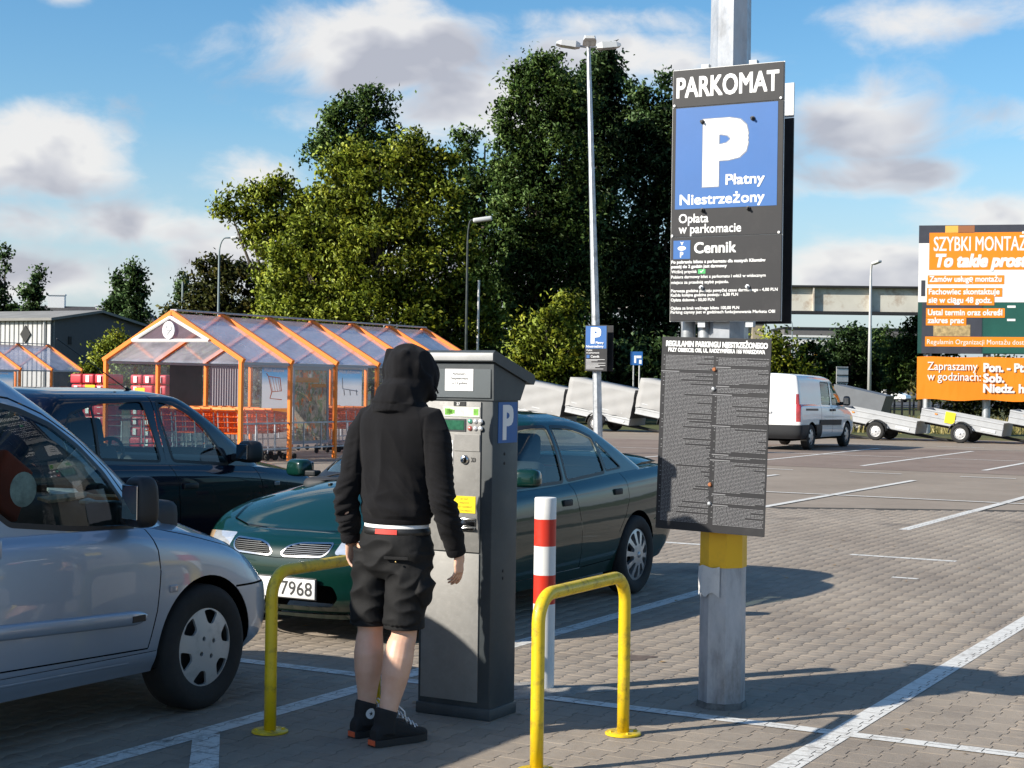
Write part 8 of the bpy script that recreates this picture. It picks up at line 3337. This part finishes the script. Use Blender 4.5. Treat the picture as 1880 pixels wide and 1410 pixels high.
tree('poplar_tree', 'tall dark poplar touching the left edge of the parking sign', 6.9, 78,
     [(0, 0, 15.6, 1.0, 1.4), (-0.8, 0, 13.6, 1.1, 1.5), (0.9, 0, 14.0, 1.1, 1.5), (0, 0, 11.5, 1.6, 1.7), (0.4, 0, 9.0, 1.8, 1.8), (-0.4, 0, 6.6, 1.9, 1.8), (0.5, 0, 4.2, 2.0, 1.8), (0, 0, 2.4, 2.0, 1.4), (1.9, 0, 7.0, 1.4, 2.0), (2.1, 0, 11, 1.2, 1.8)], LM_DRK, 0.22, 1.6, 0.3, GB, 17)
tree('bush', 'sunlit pale green bush in front of the poplars, above the covered trailers', 1.4, 66, [(0, 0, 3.6, 1.3, 1.1), (0.6, 0, 2.6, 1.5, 1.0), (-0.7, 0, 2.0, 1.4, 1.0), (0.9, 0, 4.6, 0.7, 0.6), (0.2, 0, 1.2, 1.6, 0.8)], LM_YEL, 0.18, 1.0, 0.12, GB, 18, cat='bush')
tree('bush', 'added dark undergrowth blocking horizon light behind the middle covered trailer', 4.9, 68, [(-1.5, 0, 2.0, 1.7, 1.6), (0.8, 0, 2.2, 1.7, 1.7), (2.6, 0, 2.0, 1.6, 1.5)], LM_DRK, 0.22, 1.1, 0.12, GB, 19, cat='bush')  # added to close off horizon light under the poplars
tree('bush', 'added dark undergrowth blocking horizon light left of the pale bush, behind the machine lid', -2.6, 72, [(-1.8, 0, 1.8, 1.7, 1.4), (0.4, 0, 2.0, 1.7, 1.6), (2.2, 0, 2.0, 1.5, 1.5)], LM_DRK, 0.22, 1.1, 0.12, GB, 20, cat='bush')  # likewise added, keeps horizon light from showing below the crowns
GL = 'trees at the far left'
tree('broadleaf_tree', 'dark rusty broad tree behind the shelter gable, beside the curved lamp', -17.6, 100, [(0, 0, 7.2, 2.4, 2.0), (-2.2, 0, 5.6, 1.9, 1.5), (-3.4, 0, 4.4, 1.4, 1.2), (2.4, 0, 6.0, 2.2, 2.0), (0.5, 0, 4.0, 3.4, 1.9), (-1.2, 0, 8.4, 1.2, 1.0), (3.4, 0, 8.6, 1.4, 1.2), (4.6, 0, 5.0, 2.2, 2.2), (2.0, 0, 2.2, 3.6, 1.4)], LM_BRN, 0.26, 0.9, 0.3, GL, 21)
tree('poplar_tree', 'slim forked poplar between the curved lamp and the broad dark tree', -27.2, 130, poplar(9.8, 1.1, 2, 6, 3, 0.5), LM_DRK, 0.26, 1.2, 0.15, GL, 22)
tree('conifer_tree', 'dense dark columnar tree, left one of the close pair behind the ochre block', -31.6, 128, poplar(10.2, 1.75, 1.0, 8, 4, 0.13), LM_DRK, 0.28, 1.3, 0.2, GL, 23)
tree('conifer_tree', 'dense dark columnar tree, right one of the close pair behind the ochre block', -29.6, 126, poplar(10.7, 1.6, 1.0, 8, 5, 0.13), LM_DRK, 0.28, 1.3, 0.2, GL, 24)
tree('conifer_tree', 'dark columnar tree rising over the grey hall roof', -39.0, 130, poplar(10.2, 1.9, 1.0, 8, 6, 0.14), LM_DRK, 0.28, 1.3, 0.2, GL, 25)
tree('broadleaf_tree', 'dark tree cut by the left picture edge above the grey hall', -43.0, 135, poplar(12.0, 2.6, 1.0, 7, 7, 0.2), LM_DRK, 0.28, 1.1, 0.25, GL, 26)
tree('shrub', 'pale green shrub between the grey hall and the long shelter', -20.5, 82, [(0, 0, 2.6, 1.1, 1.0), (-0.8, 0, 1.8, 1.0, 0.9), (0.6, 0, 1.4, 1.2, 0.9), (0.2, 0, 3.4, 0.5, 0.5)], LM_YEL, 0.16, 1.0, 0.06, GL, 27, cat='bush')
tree('shrub', 'green shrub behind the left gable of the long shelter', -18.4, 80, [(0, 0, 2.2, 1.3, 1.0), (1.6, 0, 1.8, 1.3, 1.0), (3.2, 0, 2.2, 1.5, 1.2), (-0.9, 0, 1.2, 1.2, 0.8)], LM_GRN, 0.17, 1.0, 0.06, GL, 28, cat='bush')
GR = 'trees along the street on the right'
for i, (px, y, tp, hw, lm, lab) in enumerate((
        (1432, 62, 600, 54, LM_YEL, 'light green bush tree right of the regulations board'), (1492, 120, 628, 50, LM_GRN, 'street tree behind the white van cab'),
        (1560, 125, 592, 64, LM_DRK, 'dark street tree left of the pale lamp'), (1632, 135, 596, 62, LM_GRN, 'dark street tree right of the pale lamp'),
        (1690, 120, 574, 66, LM_GRN, 'tall street tree beside the billboard edge'), (1600, 150, 606, 75, LM_DRK, 'shaded tree deep behind the pale lamp'), (1385, 125, 640, 40, LM_DRK, 'dark tree glimpsed behind the regulations board'))):
    k = 2932 / y
    H_ = 1.6 + (711 - tp) / k
    w = hw / k
    tree('street_tree', lab, (px - 940) / k, y, [(0, 0, H_ * 0.80, w * 0.62, H_ * 0.20), (-w * 0.45, 0, H_ * 0.62, w * 0.55, H_ * 0.18), (w * 0.45, 0, H_ * 0.60, w * 0.55, H_ * 0.18), (0, 0, H_ * 0.45, w * 0.9, H_ * 0.16), (-w * 0.5, 0, H_ * 0.34, w * 0.5, H_ * 0.14), (w * 0.5, 0, H_ * 0.34, w * 0.5, H_ * 0.14)],
         lm, 0.16 if y < 100 else 0.26, 1.0, 0.18, GR, 40 + i)
tree('street_tree', 'dark tree standing behind the banner under the billboard', 20.0, 72, [(0, 0, 1.6, 1.8, 1.2), (2.5, 0, 1.7, 1.8, 1.3), (5, 0, 1.6, 1.8, 1.2)], LM_BRN, 0.2, 1.1, 0.1, GR, 60)

# rough grass behind the trailers
g = np.random.default_rng(5)
n = 9000
X = g.uniform(8, 32, n)
Y = g.uniform(58.5, 72, n)
hh = g.uniform(0.15, 0.5, n)
an_ = g.uniform(0, 2 * PI, n)
lean_ = g.normal(0, 0.15, (n, 2))
V = np.stack([np.stack([X - 0.03 * np.cos(an_), Y - 0.03 * np.sin(an_), np.full(n, -0.06)], -1), np.stack([X + 0.03 * np.cos(an_), Y + 0.03 * np.sin(an_), np.full(n, -0.06)], -1), np.stack([X + lean_[:, 0], Y + lean_[:, 1], hh], -1)], 1).reshape(-1, 3)
o = link('grass', bulk_mesh('grass', V, np.arange(n * 3).reshape(-1, 3)), leaf_mat('grass_blades', ((0.10, 0.10, 0.03), (0.16, 0.14, 0.05), (0.26, 0.21, 0.09))))
tag(o, 'rough yellowish grass between the trailers and the street', 'grass', kind='stuff')


# thing > part > sub-part, no deeper (these pieces carry no transform of their own)
def level(o):
    return 1 if o.parent is None else 1 + level(o.parent)


for o in list(SC.objects):
    while level(o) > 3:
        o.parent = o.parent.parent
